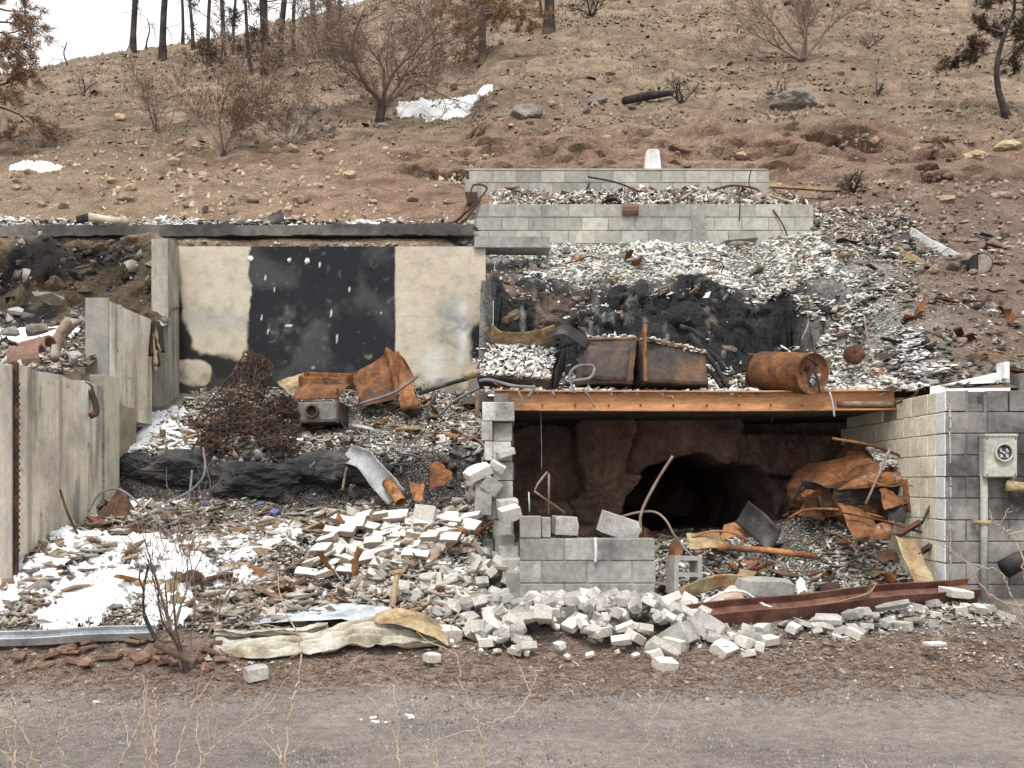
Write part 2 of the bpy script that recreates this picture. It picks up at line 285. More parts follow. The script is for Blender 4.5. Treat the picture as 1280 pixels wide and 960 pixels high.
def HU(X, Y, rough=True):
    X = np.asarray(X, float); Y = np.asarray(Y, float)
    a, b = sst(-1.1, -.4, X), sst(3.6, 4.9, X)
    Yc = np.minimum(Y, 20.6)
    h = prof(Yc, UL)*(1-a)+prof(Yc, UF)*a*(1-b)+prof(Yc, UR)*b
    s = .512+.11*sst(-16, 4, X)
    d = np.maximum(Y-20.6, 0); dc = 18+30*sst(-20, -6, X)+60*sst(-8, 6, X); w = 3.
    h = h+s*(d-1.7*w*np.logaddexp(0, (d-dc)/w)+1.7*w*np.logaddexp(0, -dc/w))
    h = h+.22*np.exp(-((Y-20.4)/.35)**2)*sst(2.5, 4, X)*(1-sst(8, 9.5, X))
    if rough:
        far = sst(20, 24, Y); cut = sst(15.4, 16.5, Y)*(1-far)
        h = h+(.25+.35*far)*(fbm(X*.35, Y*.35, seed=21)-.5)*sst(14, 17, Y)+(.1+.1*cut+.16*far)*(fbm(X*1.5, Y*2.2, seed=23)-.5)+(.05+.24*far)*(fbm(X*3, Y*5.5, seed=25, gain=.65)-.5)
        h = h+cut*.3*(np.abs(fbm(X*.8+3, Y*.8, seed=27)-.5)*2-.25)
        st = h*2.6+.9*fbm(X*.5, Y*.5, seed=28); h = h+cut*sst(-2.5, 0, X)*.30*(np.abs((st % 1)-.5)-.25)*sst(.4, .55, fbm(X*.6, Y*1.2, seed=30))
        bank = np.exp(-((Y-14.6)/.5)**2)*(1-sst(-4.7, -4.3, X))
        rk = sst(12.7, 13.2, Y)*(1-sst(13.9, 14.5, Y))*sst(-.5, -.2, X)*(1-sst(4., 4.8, X))
        h = h+bank*.9*(fbm(X*2.2, Y*2.2, seed=29, gain=.6)-.5)+rk*rockface(X, Y)
    return h
def hit(px, py, y0=15.3, y1=90):
    Y = np.arange(y0, y1, .05); X = (px-640)/F*Y; z = CH+(HOR-py)/F*Y
    k = np.nonzero(HU(X, Y) >= z)[0]
    i = k[0] if len(k) else len(Y)-1
    return Vector((X[i], Y[i], float(HU(X[i], Y[i]))))
def onU(x, y): return Vector((x, y, float(HU(x, y))))
def onL(x, y): return Vector((x, y, float(HL(x, y))))

# ------------------------------------------------------------------ ground sheets
def soilU(X, Y):
    n1, n2, n3 = fbm(X*.5, Y*.5, seed=41), fbm(X*2, Y*2, seed=43), fbm(X*7, Y*7, seed=45)
    c = np.zeros(X.shape+(3,))+np.array((.215, .16, .116))
    c = lerp3(c, (.27, .203, .147), sst(.42, .62, n1))
    c = lerp3(c, (.125, .095, .07), sst(.5, .7, n2)*.7)
    redz = sst(-8, -3, X+2*(n1-.5))*(1-sst(8, 13, X))*sst(15.3, 16.2, Y)*(1-sst(19.8, 21, Y+1.4*(n2-.5)))
    c = lerp3(c, (.255, .165, .122), redz*(.35+.45*sst(.4, .62, n2))); c = lerp3(c, (.16, .09, .068), redz*sst(.55, .66, fbm(X*1.2, Y*5, seed=48))*.7)
    tanz = (1-sst(-5, -2, X))*sst(15.2, 15.8, Y)*(1-sst(17.6, 18.6, Y+(n1-.5)*2))
    c = lerp3(c, (.25, .185, .13), tanz*.8)
    rb = sst(4.2, 6, X)*(1-sst(17, 20, Y+2*(n1-.5)))
    c = lerp3(c, (.165, .122, .098), rb*.85)
    ash = (1-sst(15.2, 15.7, Y))*sst(-1., -.4, X)*(1-sst(4.3, 5.3, X-.3*(Y-12)+(n1-.5)*1.5))
    c = lerp3(c, (.26, .255, .24), ash)
    blk = sst(12.4, 12.9, Y+.5*(n2-.5))*(1-sst(14., 14.6, Y+1.3*(n2-.5)))*sst(-.6, -.2, X)*(1-sst(3.6, 4.6, X+(n2-.5)))
    c = lerp3(c, (.024, .025, .028), blk*sst(.2, .34, n3))
    brn = np.maximum(sst(.68, .74, fbm(X*1.8, Y*2.5, seed=47)), (1-sst(.2, 1.3, X))*sst(.48, .56, n2)*sst(13.3, 13.7, Y)); c = lerp3(c, (.19, .135, .105), blk*brn*.9)
    c = lerp3(c, (.16, .155, .15), blk*sst(.66, .74, fbm(X*7, Y*9, seed=49))*.6)
    bank = (1-sst(14.85, 15.1, Y))*(1-sst(-4.9, -4.5, X))*sst(12.8, 13.4, Y)
    c = lerp3(c, (.1, .075, .05), bank); c = lerp3(c, (.02, .018, .018), bank*sst(.44, .56, n2))
    c = lerp3(c, (.17, .15, .12), (1-sst(12.8, 13.4, Y))*(1-sst(-4.9, -4.5, X)))
    return c*(.8+.4*n3[..., None])
def patch(xs, ys, H, C):
    X, Y = np.meshgrid(xs, ys, indexing='ij'); Z = H(X, Y)
    return np.stack([X, Y, Z], -1).reshape(-1, 3), C(X, Y).reshape(-1, 3), len(xs), len(ys)
def terrain(name, patches, mat, H, C, post=None):
    Vs, Cs, Qs, off = [], [], [], 0
    for xs, ys in patches:
        V, c, nu, nv = patch(xs, ys, H, C)
        if post is not None: V = post(V)
        Vs.append(V); Cs.append(c); Qs.append(gridq(nu, nv, off)); off += len(V)
    return np_mesh(name, np.concatenate(Vs), np.concatenate(Qs), mat, smooth=True, col=np.concatenate(Cs))
xs = np.concatenate([np.arange(-60, -16, .6), np.arange(-16, 17, .125), np.arange(17, 60, .6)])
ys = np.concatenate([np.arange(15.06, 22, .08), np.arange(22, 46, .2), np.arange(46, 110, .8)])
def crag(V):
    """push the steep scorched rock and the burnt bank out in lumps, across the face"""
    x, y, z = V.T; rk = sst(12.75, 13.1, y)*(1-sst(14., 14.5, y))*sst(-.5, -.2, x)*(1-sst(4.1, 4.9, x)); bank = sst(13.6, 14.2, y)*(1-sst(15., 15.1, y))*(1-sst(-4.9, -4.6, x))
    f = fbm(x*2.6, z*3.4, y*1.5, seed=141, oct=5, gain=.6)-.42; r = np.abs(fbm(x*4.5, z*5.5, seed=143, oct=4)-.5)*2
    V = V.copy(); cut = sst(17.7, 18.2, y)*(1-sst(20.2, 20.9, y))*sst(-3.5, -1.5, x)*(1-sst(8, 10, x)); V[:, 1] -= (rk*.62+bank*.8)*(.75*f+.28*(.3-r))+cut*(1.5*(fbm(x*.9, z*2.2, seed=147, oct=5, gain=.6)-.45)+.35*(.3-np.abs(fbm(x*1.6, z*4, seed=149, oct=3)-.5)*2)); V[:, 2] += (rk+bank)*.12*(fbm(x*5, z*5, y*5, seed=145)-.5); return V
hill = terrain('hillside', [(xs, ys),
    (np.concatenate([np.arange(-30, -9, .5), np.arange(-9, -4.62, .05)]), np.arange(9.2, 15.1, .04)),
    (np.arange(-4.64, -.2, .06), np.arange(14.62, 15.1, .05)),
    (np.arange(-.25, 4.33, .026), np.concatenate([np.arange(10.86, 12.5, .05), np.arange(12.5, 14.6, .02), np.arange(14.6, 15.1, .05)])), (np.arange(-.43, -.22, .035), np.arange(13.0, 15.1, .04)),
    (np.concatenate([np.arange(4.29, 9, .06), np.arange(9, 30, .5)]), np.arange(9.78, 15.1, .06))], m_terr, HU, soilU, crag)
K(hill, 'structure', 'brown burnt hillside rising behind the ruin')
def soilL(X, Y):
    n1, n2, n3 = fbm(X*.7, Y*.7, seed=51), fbm(X*3, Y*3, seed=53), fbm(X*9, Y*9, seed=55)
    road = np.array((.182, .157, .141))
    c = np.zeros(X.shape+(3,))+road
    c = lerp3(c, (.215, .188, .17), sst(.45, .65, n1)); c = lerp3(c, (.1, .09, .084), sst(.5, .7, fbm(X*.5, Y*1.8, seed=57))*.35)
    verge = sst(7.4, 8.35, Y+1.0*(n1-.5)+.9*(n2-.5)+.5*(n3-.5))
    c = lerp3(c, (.2, .148, .116), verge*.85)
    inn = sst(8.3, 9, Y); c = lerp3(c, (.17, .155, .135), inn)
    led = sst(11.4, 11.6, Y)*(1-sst(12.05, 12.3, Y))*(1-sst(-.6, -.3, X)); c = lerp3(c, (.022, .02, .02), led)
    c = lerp3(c, (.05, .045, .04), sst(.5, .6, n2)*inn*.7)
    return c*(.8+.4*n3[..., None])
low = terrain('ground', [(np.concatenate([np.arange(-60, -6, .8), np.arange(-6, 6.2, .07), np.arange(6.4, 60, .8)]),
    np.concatenate([np.arange(-12, 4.5, .5), np.arange(4.5, 11.5, .065), np.arange(11.5, 12.1, .02), np.arange(12.1, 15, .06), np.arange(15, 22, .3)]))], m_road, HL, soilL)
K(low, 'structure', 'grey gravel road with a brown needle-covered verge')

# ------------------------------------------------------------------ scattered small stuff
def hull_templates(k, flat):
    out = []
    for _ in range(k):
        V = np.array([[sx, sy, sz] for sx in (-.5, .5) for sy in (-.5, .5) for sz in (-.5, .5)], float)
        V[:, :2] *= np.repeat(rng.uniform(.5, 1.15, (4, 1)), 2, 0); V += rng.uniform(-.1, .1, (8, 3)); V[:, 2] *= flat; out.append(V)
    return np.array(out)
def prism_templates(k, flat):
    out = []
    for _ in range(k):
        q = np.array([0, 2.1, 4.2])+rng.uniform(-.5, .5, 3); r = rng.uniform(.4, .75, 3); c = np.stack([np.cos(q)*r, np.sin(q)*r], 1)
        V = np.concatenate([np.c_[c, np.full(3, -.5)], np.c_[c*rng.uniform(.8, 1.1, (3, 1)), np.full(3, .5)]]); V += rng.uniform(-.1, .1, (6, 3)); V[:, 2] *= flat; out.append(V)
    return np.array(out)
def clod_templates(k, flat):
    out = []
    for _ in range(k):
        q = np.arange(4)*1.57+rng.uniform(-.4, .4, 4); r = rng.uniform(.35, .6, 4)
        out.append(np.concatenate([np.c_[np.cos(q)*r, np.sin(q)*r, np.full(4, -.35)*flat], [[rng.uniform(-.2, .2), rng.uniform(-.2, .2), .65*flat]]]))
    return np.array(out)
def tri(F_): return np.array([t for f in F_ for t in ([f] if len(f) == 3 else [(f[0], f[1], f[2]), (f[0], f[2], f[3])])])
KINDS_ = dict(box=(hull_templates, tri(BOXF)), prism=(prism_templates, tri([(2, 1, 0), (3, 4, 5), (0, 1, 4, 3), (1, 2, 5, 4), (2, 0, 3, 5)])), clod=(clod_templates, tri([(0, 1, 4), (1, 2, 4), (2, 3, 4), (3, 0, 4)])))
def rotmats(n, tilt, full=False):
    yaw = rng.uniform(0, 2*np.pi, n); ax = rng.uniform(0, 2*np.pi, n)
    t = np.abs(rng.normal(0, tilt, n)); t = np.minimum(t, 1.5)
    c, s = np.cos(yaw), np.sin(yaw); R = np.zeros((n, 3, 3)); R[:, 0, 0] = c; R[:, 0, 1] = -s; R[:, 1, 0] = s; R[:, 1, 1] = c; R[:, 2, 2] = 1
    k = np.stack([np.cos(ax), np.sin(ax), np.zeros(n)], 1); Kx = np.zeros((n, 3, 3))
    Kx[:, 0, 1] = -k[:, 2]; Kx[:, 0, 2] = k[:, 1]; Kx[:, 1, 0] = k[:, 2]; Kx[:, 1, 2] = -k[:, 0]; Kx[:, 2, 0] = -k[:, 1]; Kx[:, 2, 1] = k[:, 0]
    I = np.eye(3)[None]; B = I+np.sin(t)[:, None, None]*Kx+(1-np.cos(t))[:, None, None]*(Kx@Kx)
    return B@R
def chips(name, label, n, box, H, size, mat, keep=None, flat=.2, tilt=.5, lift=(0., .03), aspect=(.35, 1.), parent=None, power=2., kinds=('clod', 'prism', 'clod')):
    x0, x1, y0, y1 = box
    X = rng.uniform(x0, x1, n); Y = rng.uniform(y0, y1, n)
    if keep is not None:
        k = keep(X, Y) > rng.uniform(0, 1, n); X, Y = X[k], Y[k]; n = len(X)
    s = size[0]+(size[1]-size[0])*rng.uniform(0, 1, n)**power
    if parent is None: s = s*(.45+1.15*sst(.25, .75, fbm(X*1.7, Y*1.7, seed=171, oct=3)))
    Z = H(X, Y)+rng.uniform(*lift, n)+.1*s; Rm = rotmats(n, tilt); asp = rng.uniform(*aspect, n); Vs, Qs, off = [], [], 0
    for ki, kd in enumerate(kinds):
        ix = np.arange(ki, n, len(kinds)); m = len(ix); fn, Tq = KINDS_[kd]; V = fn(14, flat)[rng.integers(0, 14, m)].copy(); nv = V.shape[1]
        V[:, :, 0] *= s[ix, None]; V[:, :, 1] *= (s*asp)[ix, None]; V[:, :, 2] *= s[ix, None]
        V = np.einsum('nij,nkj->nki', Rm[ix], V); V += np.stack([X, Y, Z], 1)[ix, None, :]
        Vs.append(V.reshape(-1, 3)); Qs.append((Tq[None]+(np.arange(m)*nv)[:, None, None]).reshape(-1, 3)+off); off += m*nv
    o = np_mesh(name, np.concatenate(Vs), np.concatenate(Qs), mat, parent)
    return K(o, 'stuff', label)
def blades(name, label, n, box, H, hgt, wid, mat, keep=None, lean=.6, flatlie=False, per=3):
    x0, x1, y0, y1 = box; X = rng.uniform(x0, x1, n); Y = rng.uniform(y0, y1, n)
    if keep is not None:
        k = keep(X, Y) > rng.uniform(0, 1, n); X, Y = X[k], Y[k]; n = len(X)
    X = np.repeat(X, per)+rng.normal(0, .02, n*per); Y = np.repeat(Y, per)+rng.normal(0, .02, n*per); n *= per
    h = hgt*rng.uniform(.4, 1.2, n); a = rng.uniform(0, 2*np.pi, n); l = rng.uniform(.1, lean, n)
    Z = H(X, Y); dx, dy = np.cos(a)*h, np.sin(a)*h; w = wid*rng.uniform(.6, 1.3, n)
    if flatlie:
        z0, z1 = Z+rng.uniform(.004, .02, n), Z+rng.uniform(.004, .03, n)
    else:
        dx, dy, z0, z1 = dx*l, dy*l, Z-.01, Z+h*.9
    px, py = -np.sin(a)*w, np.cos(a)*w
    V = np.stack([np.stack([X-px, Y-py, z0], 1), np.stack([X+px, Y+py, z0], 1), np.stack([X+px*.5+dx, Y+py*.5+dy, z1], 1), np.stack([X-px*.5+dx, Y-py*.5+dy, z1], 1)], 1)
    return K(np_mesh(name, V, np.arange(n*4).reshape(-1, 4), mat), 'stuff', label)
band = lambda v, a, b, s=.15: sst(a-s, a+s, v)*(1-sst(b-s, b+s, v))
# hillside litter
C4 = ('clod',)
hk = lambda X, Y: .12+.88*sst(.42, .62, fbm(X*.9, Y*2.2, seed=61))
chips('hillside_clods', 'small stones and clods over the brown hillside', 62000, (-17, 17, 20, 36), HU, (.03, .17), p_hill, hk, flat=.75, tilt=.4, lift=(-.01, .02), kinds=C4, power=2.4)
chips('hillside_clods', 'small clods on the upper hillside', 26000, (-22, 24, 34, 62), HU, (.06, .32), p_hill, hk, flat=.75, tilt=.4, lift=(-.02, .02), kinds=C4, power=2.4)
blades('dry_grass', 'thin dry grass over the hillside', 20000, (-17, 18, 19.5, 40), HU, .06, .007, p_grass, hk, lean=2.5, per=2)
chips('soil_stones', 'tan stones strewn over the bare soil slope above the curb', 8000, (-12, -.4, 15.3, 20), HU, (.015, .12), p_tan, lambda X, Y: .2+.8*sst(.45, .6, fbm(X, Y*1.4, seed=63)), flat=.65, lift=(-.02, .01), power=4)
chips('soil_stones', 'reddish stones strewn over the cut bank', 8000, (-1, 14, 17.6, 21.5), HU, (.015, .12), p_red, lambda X, Y: .2+.8*sst(.45, .6, fbm(X, Y*1.4, seed=65)), flat=.6, lift=(-.02, .01), power=4)
chips('bank_stones', 'dark reddish stones on the bank beside the upper block wall', 8000, (4.6, 14, 11, 18.5), HU, (.02, .14), p_red, lambda X, Y: .12+.88*sst(.5, .64, fbm(X*.8, Y*1.1, seed=67)), flat=.55, lift=(-.02, .02), power=3.5)
# ash and rubble
_a, _b = hit(1098, 400, 11), hit(1166, 472, 10.5)
def _dl(X, Y):
    d = _b-_a; t = np.clip(((X-_a.x)*d.x+(Y-_a.y)*d.y)/(d.x**2+d.y**2), 0, 1); return np.hypot(X-_a.x-t*d.x, Y-_a.y-t*d.y)
chips('plaster_rubble', 'white crumbled plaster streak running down the bank to the cream wall', 9000, (3.8, 6, 10, 14.6), HU, (.02, .12), p_plaster, lambda X, Y: 1-sst(.08, .24, _dl(X, Y)+.12*(fbm(X*5, Y*5, seed=151)-.5)), tilt=.4, lift=(.02, .09), flat=.15)
rn = lambda X, Y: .7*(fbm(X*1.3, Y*1.3, seed=71)-.5)
roofk = lambda X, Y: np.maximum(band(Y+rn(X, Y), 14.05, 15.9, .16)*sst(-.5, .1, X-.9*(15.2-np.minimum(Y, 15.2))), .35*sst(3.5, 4.1, X))+.09*sst(.45, .6, fbm(X*2.5, Y*2.5, seed=173))
chips('ash_rubble', 'pale ash and rubble covering the slope below the upper block wall', 42000, (-.5, 4.6, 13.0, 15.55), HU, (.02, .13), p_white, roofk, tilt=.55, lift=(-.01, .06), power=2.0, flat=.14)
chips('ash_rubble', 'pale rubble lying on the flat roof above the rusty beam', 12000, (-.3, 4.2, 10.84, 13.1), HU, (.015, .1), p_white, None, tilt=.6, lift=(0, .05), power=2.5)
chips('charred_chips', 'black charred crumbs on the scorched rock', 900, (-.3, 4.4, 12.6, 13.2), HU, (.02, .1), p_dark, None, tilt=.7, flat=.5)
chips('terrace_rubble', 'pale rubble filling the terrace between the upper walls', 13000, (-.35, 4.75, 15.82, 17.15), HU, (.02, .12), p_white, None, tilt=.6, lift=(-.02, .1))
chips('terrace_rubble', 'brown shards mixed into the terrace rubble', 2500, (-.35, 4.75, 15.82, 17.15), HU, (.05, .2), p_brown, None, tilt=.7, lift=(.02, .1), flat=.15)
bk = lambda X, Y: 1-.94*sst(3.7, 4.9, X-.42*(Y-11.5)+1.6*(fbm(X*.9, Y*.9, seed=73)-.5))
chips('bank_rubble', 'grey rubble spilling down the bank behind the cream wall', 34000, (3.9, 9.5, 9.8, 16.6), HU, (.015, .11), p_grey, bk, tilt=.6, lift=(-.01, .05), power=2.5)
chips('bank_rubble', 'white flakes on the bank behind the cream wall', 5000, (3.9, 8, 10, 16.2), HU, (.015, .1), p_white, bk, tilt=.5, lift=(.01, .06), flat=.15)
chips('bank_rubble', 'dark shards on the bank behind the cream wall', 2500, (4.2, 8, 9.8, 16), HU, (.03, .16), p_dark, lambda X, Y: 1-.95*sst(4.6, 6.2, X-.3*(Y-11.5)), tilt=.4, lift=(0, .05), flat=.2)
fk = lambda X, Y: (1-sst(12.4, 13., Y+.4*(fbm(X, Y, seed=75)-.5)))
chips('fill_rubble', 'mixed rubble on the fill behind the board-marked wall', 9000, (-8, -4.65, 9.25, 13.4), HU, (.015, .13), p_grey, fk, tilt=.6, lift=(0, .06))
chips('burnt_soil_lumps', 'black and brown lumps on the scorched bank under the curb', 2600, (-9, -4.65, 13.2, 15.0), HU, (.02, .17), p_dark, None, tilt=.7, flat=.6, lift=(-.03, .02), power=3)
chips('curb_rubble', 'thin line of pale rubble along the concrete curb', 9000, (-9, -.5, 15.26, 15.7), HU, (.02, .15), p_white, lambda X, Y: .15+.85*sst(.45, .6, fbm(X*1.4, 0, seed=77)), tilt=.6, lift=(-.01, .12))
chips('curb_rubble', 'dark scraps among the rubble along the concrete curb', 2200, (-9, -.5, 15.2, 15.7), HU, (.03, .2), p_dark, None, tilt=.6, lift=(0, .09), flat=.15, aspect=(.15, .6))
chips('wall_top_rubble', 'grey rubble on top of the tall black-painted wall', 1800, (-4.6, -.3, 14.46, 14.98), HU, (.02, .12), p_grey, None, tilt=.6, lift=(0, .04))
lk = lambda X, Y: 1-.95*band(Y, 11.45, 12.0, .08)
chips('bay_rubble', 'mixed ash and rubble covering the floor of the open bay', 60000, (-4.5, -.22, 8.55, 14.4), HL, (.012, .085), p_grey, lk, tilt=.6, lift=(-.01, .06), power=2.6)
chips('bay_rubble', 'brown shards among the rubble of the open bay', 11000, (-4.5, -.22, 8.5, 14.4), HL, (.02, .14), p_brown, lk, tilt=.5, lift=(.01, .07), flat=.12, aspect=(.15, .7))
chips('bay_rubble', 'pale flakes at the back of the open bay', 7000, (-3.4, -.25, 12, 14.3), HL, (.015, .09), p_white, None, tilt=.6, lift=(.01, .06))
chips('bay_rubble', 'pale flakes in the front of the open bay', 6000, (-3.0, -.25, 8.7, 11.2), HL, (.015, .09), p_white, None, tilt=.6, lift=(.01, .06))
chips('bay_rubble', 'larger flat fragments in the front of the open bay', 1700, (-4.4, -.3, 8.7, 11.3), HL, (.06, .16), p_brown, None, tilt=.45, lift=(.02, .08), flat=.1, aspect=(.35, 1), kinds=('prism', 'box'))
chips('bay_rubble', 'larger pale fragments in the open bay', 2200, (-4.4, -.3, 8.7, 14), HL, (.05, .14), p_grey, lk, tilt=.5, lift=(.02, .08), flat=.14, kinds=('prism', 'box'))
chips('cave_rubble', 'larger fragments under the rusty beam', 1500, (.2, 4, 9.2, 12), HL, (.05, .14), p_brown, None, tilt=.5, lift=(.02, .08), flat=.12, kinds=('prism', 'box'))
chips('ledge_char', 'black charred lumps along the scorched ledge', 2200, (-4.4, -.4, 11.4, 12.2), HL, (.03, .15), p_dark, None, tilt=.8, flat=.5, lift=(-.03, .02))
rk2 = lambda X, Y: 1-.75*sst(12.3, 13.2, Y)
chips('cave_rubble', 'grey rubble covering the floor under the rusty beam', 34000, (-.02, 4.05, 8.9, 14), HL, (.012, .08), p_grey, rk2, tilt=.65, lift=(-.01, .05), power=2.5)
chips('cave_rubble', 'pale flakes in the rubble under the rusty beam', 19000, (.1, 4.05, 9.0, 12.0), HL, (.012, .075), p_white, None, tilt=.65, lift=(0, .06))
chips('front_rubble', 'small grey crumbs along the front of the ruin', 9000, (-4.8, 5.2, 7.75, 9.2), HL, (.012, .06), p_grey, lambda X, Y: band(Y, 8.1+.2*np.sin(X*1.3), 9.4, .3)*(.35+.65*sst(-.6, 0, X)), tilt=.5, lift=(-.005, .03))
chips('road_gravel', 'loose gravel on the road', 32000, (-3.9, 3.9, 5.3, 8.2), HL, (.005, .02), p_gravel, None, flat=.9, tilt=.3, lift=(-.002, .001), power=2.5, kinds=C4)
chips('verge_stones', 'loose bits on the needle-covered verge', 2600, (-4.5, 4.8, 7.2, 8.6), HL, (.01, .05), p_brown, None, flat=.4, tilt=.3, lift=(-.004, .004), power=4)
blades('needle_litter', 'brown pine needles lying along the verge', 21000, (-5, 5.4, 6.9, 8.8), HL, .08, .0034, p_straw, lambda X, Y: band(Y+.7*(fbm(X*1.2, Y*2, seed=79)-.5), 7.5, 8.6, .3), flatlie=True, per=2)
# ------------------------------------------------------------------ cast concrete walls (dense face grids so stains and form marks keep their own shape)
def slab(name, o, u, v, w, nu, nv, disp, col, mat, parent=None, edge=(.24, .22, .19), top=None):
    """a wall panel: front grid from corner o along u and v, thickness along w (away from the viewer side)"""
    o, u, v, w = map(lambda a: np.array(a, float), (o, u, v, w))
    a, b = np.meshgrid(np.linspace(0, 1, nu), np.linspace(0, 1, nv), indexing='ij')
    lu, lv = np.linalg.norm(u), np.linalg.norm(v); nrm = -w/np.linalg.norm(w)
    bb = b if top is None else b*(1+top(a*lu)/lv)
    Pn = o+a[..., None]*u+bb[..., None]*v+disp(a*lu, bb*lv)[..., None]*nrm
    Bk = o+a[..., None]*u+bb[..., None]*v+w
    rim = [(i, 0) for i in range(nu)]+[(nu-1, j) for j in range(1, nv)]+[(i, nv-1) for i in range(nu-2, -1, -1)]+[(0, j) for j in range(nv-2, 0, -1)]
    n0 = nu*nv; fr = Pn.reshape(-1, 3); rf = np.array([Pn[i, j] for i, j in rim]); rb = np.array([Bk[i, j] for i, j in rim])
    m = len(rim); V = np.concatenate([fr, rf, rb]); C = np.concatenate([col(a*lu, bb*lv).reshape(-1, 3), np.tile(edge, (2*m, 1))*(.8+.5*rng.random((2*m, 1)))])
    k = np.arange(m); Q = np.concatenate([gridq(nu, nv), np.stack([n0+k, n0+(k+1) % m, n0+m+(k+1) % m, n0+m+k], 1)])
    o_ = np_mesh(name, V, Q, mat, parent, col=C); return o_
CON = np.array((.45, .4, .32))
# the tall back wall with its black painted field
DW = 14.42; wx0, wx1, wz0, wz1 = X_(214, DW), X_(607, DW), 2.5, Z_(308, DW)
def tw_col(a, b):
    x = wx0+a; z = wz0+b; px = x/DW*F+640; py = HOR-(z-CH)/DW*F
    n = fbm(x*2.2, z*2.2, seed=81); nf = fbm(x*12, z*12, seed=83); nn = (fbm(x*6, z*6, seed=85)-.5)
    c = np.zeros(a.shape+(3,))+CON
    c = lerp3(c, (.36, .35, .31), sst(.5, .62, n)*.6); c = lerp3(c, (.5, .46, .38), sst(.52, .64, fbm(x*1.3+4, z*1.6, seed=87))*.5)
    c = c*(1-.12*(np.abs(((z*1.0) % .61)-.3) < .006))[..., None]*(1-.10*(np.abs((x % 1.2)-.6) < .006))[..., None]
    c = lerp3(c, (.62, .64, .64), np.exp(-((px-578-10*nn)/6)**2)*sst(365, 395, py)*(1-sst(440, 470, py))*.8); c = lerp3(c, (.56, .56, .54), np.exp(-((px-545-30*nn)/14)**2)*sst(425, 445, py)*.7)        # pale water run
    c = lerp3(c, (.2, .21, .215), np.exp(-((px-563+80*nn)/13)**2)*sst(370, 400, py)*(1-sst(425, 455, py))*.75)
    # soot in the corner, with two clean blobs
    e = nn*40
    soot = np.maximum((1-sst(219, 226, px+e*.3-np.maximum(py-340, 0)*.12))*sst(318, 345, py+e), sst(385, 410, py+e)*(1-sst(318, 345, px+e*.5)))
    clean1 = sst(226, 232, px+e*.3-np.maximum(py-395, 0)*.35)*(1-sst(440, 450, py+e*.4-(px-290)*.12))*(1-sst(306, 312, px))
    clean2 = 1-sst(.8, 1.05, ((px-243+e*.3)/25)**2+((py-466+e*.2)/17)**2)
    soot = soot*(1-clean1)*(1-clean2)
    grim = sst(380, 400, py+e*.5)*(1-sst(405, 425, py))*(1-sst(300, 320, px))*clean1; c = lerp3(c, (.3, .3, .3), grim*.6)
    c = lerp3(c, (.02, .019, .02), soot)
    c = lerp3(c, (.018, .02, .023), sst(584, 592, px+e*.35)*sst(396, 408, py+e*.5)*(1-sst(446, 458, py+e*.3)))
    c = lerp3(c, (.06, .055, .05), sst(468, 482, py+e)*.6)
    c = lerp3(c, (.5, .45, .36), sst(599, 603, px)*0)
    blk = sst(310.5, 313, px+e*.3+5*(nf-.5))*(1-sst(493.5, 495.5, px+e*.08))*(1-.8*sst(.68, .74, fbm(x*5, z*5, seed=93))*sst(430, 470, py))
    paint = np.array((.016, .018, .022))+.035*sst(.5, .7, n)[..., None]+.05*np.exp(-((px-365)/26)**2-((py-405)/20)**2)[..., None]*sst(.4, .6, nf)[..., None]
    sp = sst(.7, .78, nf)[..., None]*.05
    c = lerp3(c, np.minimum(paint+sp, 1), blk)
    for (qx, qy, w, h) in ((414, 392, 1.3, 6), (332, 347, 1.2, 5), (421, 423, 1.2, 6), (327, 397, 1, 4), (437, 362, 1.3, 5), (335, 415, 1, 4), (477, 391, 1, 4), (400, 331, 1.4, 5), (362, 325, 1.5, 3), (384, 326, 3.2, 3.5), (361, 407, 6, 2), (343, 362, 1, 3)):
        c = lerp3(c, (.6, .61, .6), (1-sst(w*.5, w, np.abs(px-qx-(py-qy)*-.12+2*nn)))*(1-sst(h*.6, h, np.abs(py-qy)+6*nn))*.85)
    return c
def tw_disp(a, b): return .004*(fbm(a*3, b*3, seed=89)-.5)+.006*(fbm(a*20, b*20, seed=91)-.5)
tall = empty('tall_concrete_wall', (0, 0, 0)); T(tall, 'tall pale concrete back wall with a big black painted rectangle', 'wall')
slab('wall_face', (wx0, DW, wz0), (wx1-wx0, 0, 0), (0, 0, wz1-wz0), (0, .2, 0), 330, 160, tw_disp, tw_col, m_conc, tall)
pil = MB(); pil.box((X_(205, 14.1), 14.2, (2.6+Z_(302, 14.1))/2), (.22, .5, Z_(302, 14.1)-2.6), jit=.012)
build('pilaster', pil, M('stained_pilaster', [(0, (.1, .09, .08)), (.5, (.3, .28, .24)), (1, (.45, .42, .36))], 3, rough=.95, bump=.4, stretch=(3, 3, .6)), tall)
ft = MB(); ft.box((X_(640, DW), DW+.2, Z_(303, DW)), (1.05, .5, .15), jit=.02); build('footing', ft, m_cmu, tall)
# knobs of leftover plaster on the paint
for (qx, qy, r) in ((384, 326, .035), (313, 323, .045), (361, 325, .022)):
    bm = bmesh.new(); bmesh.ops.create_icosphere(bm, subdivisions=2, radius=r)
    for v in bm.verts: v.co *= 1+random.uniform(-.2, .2); v.co.y *= .4
    me = bpy.data.meshes.new('plaster_knob'); bm.to_mesh(me); bm.free(); o = link(me, 'plaster_knob', m_plaster, tall); o.location = P(qx, qy, DW-.005)

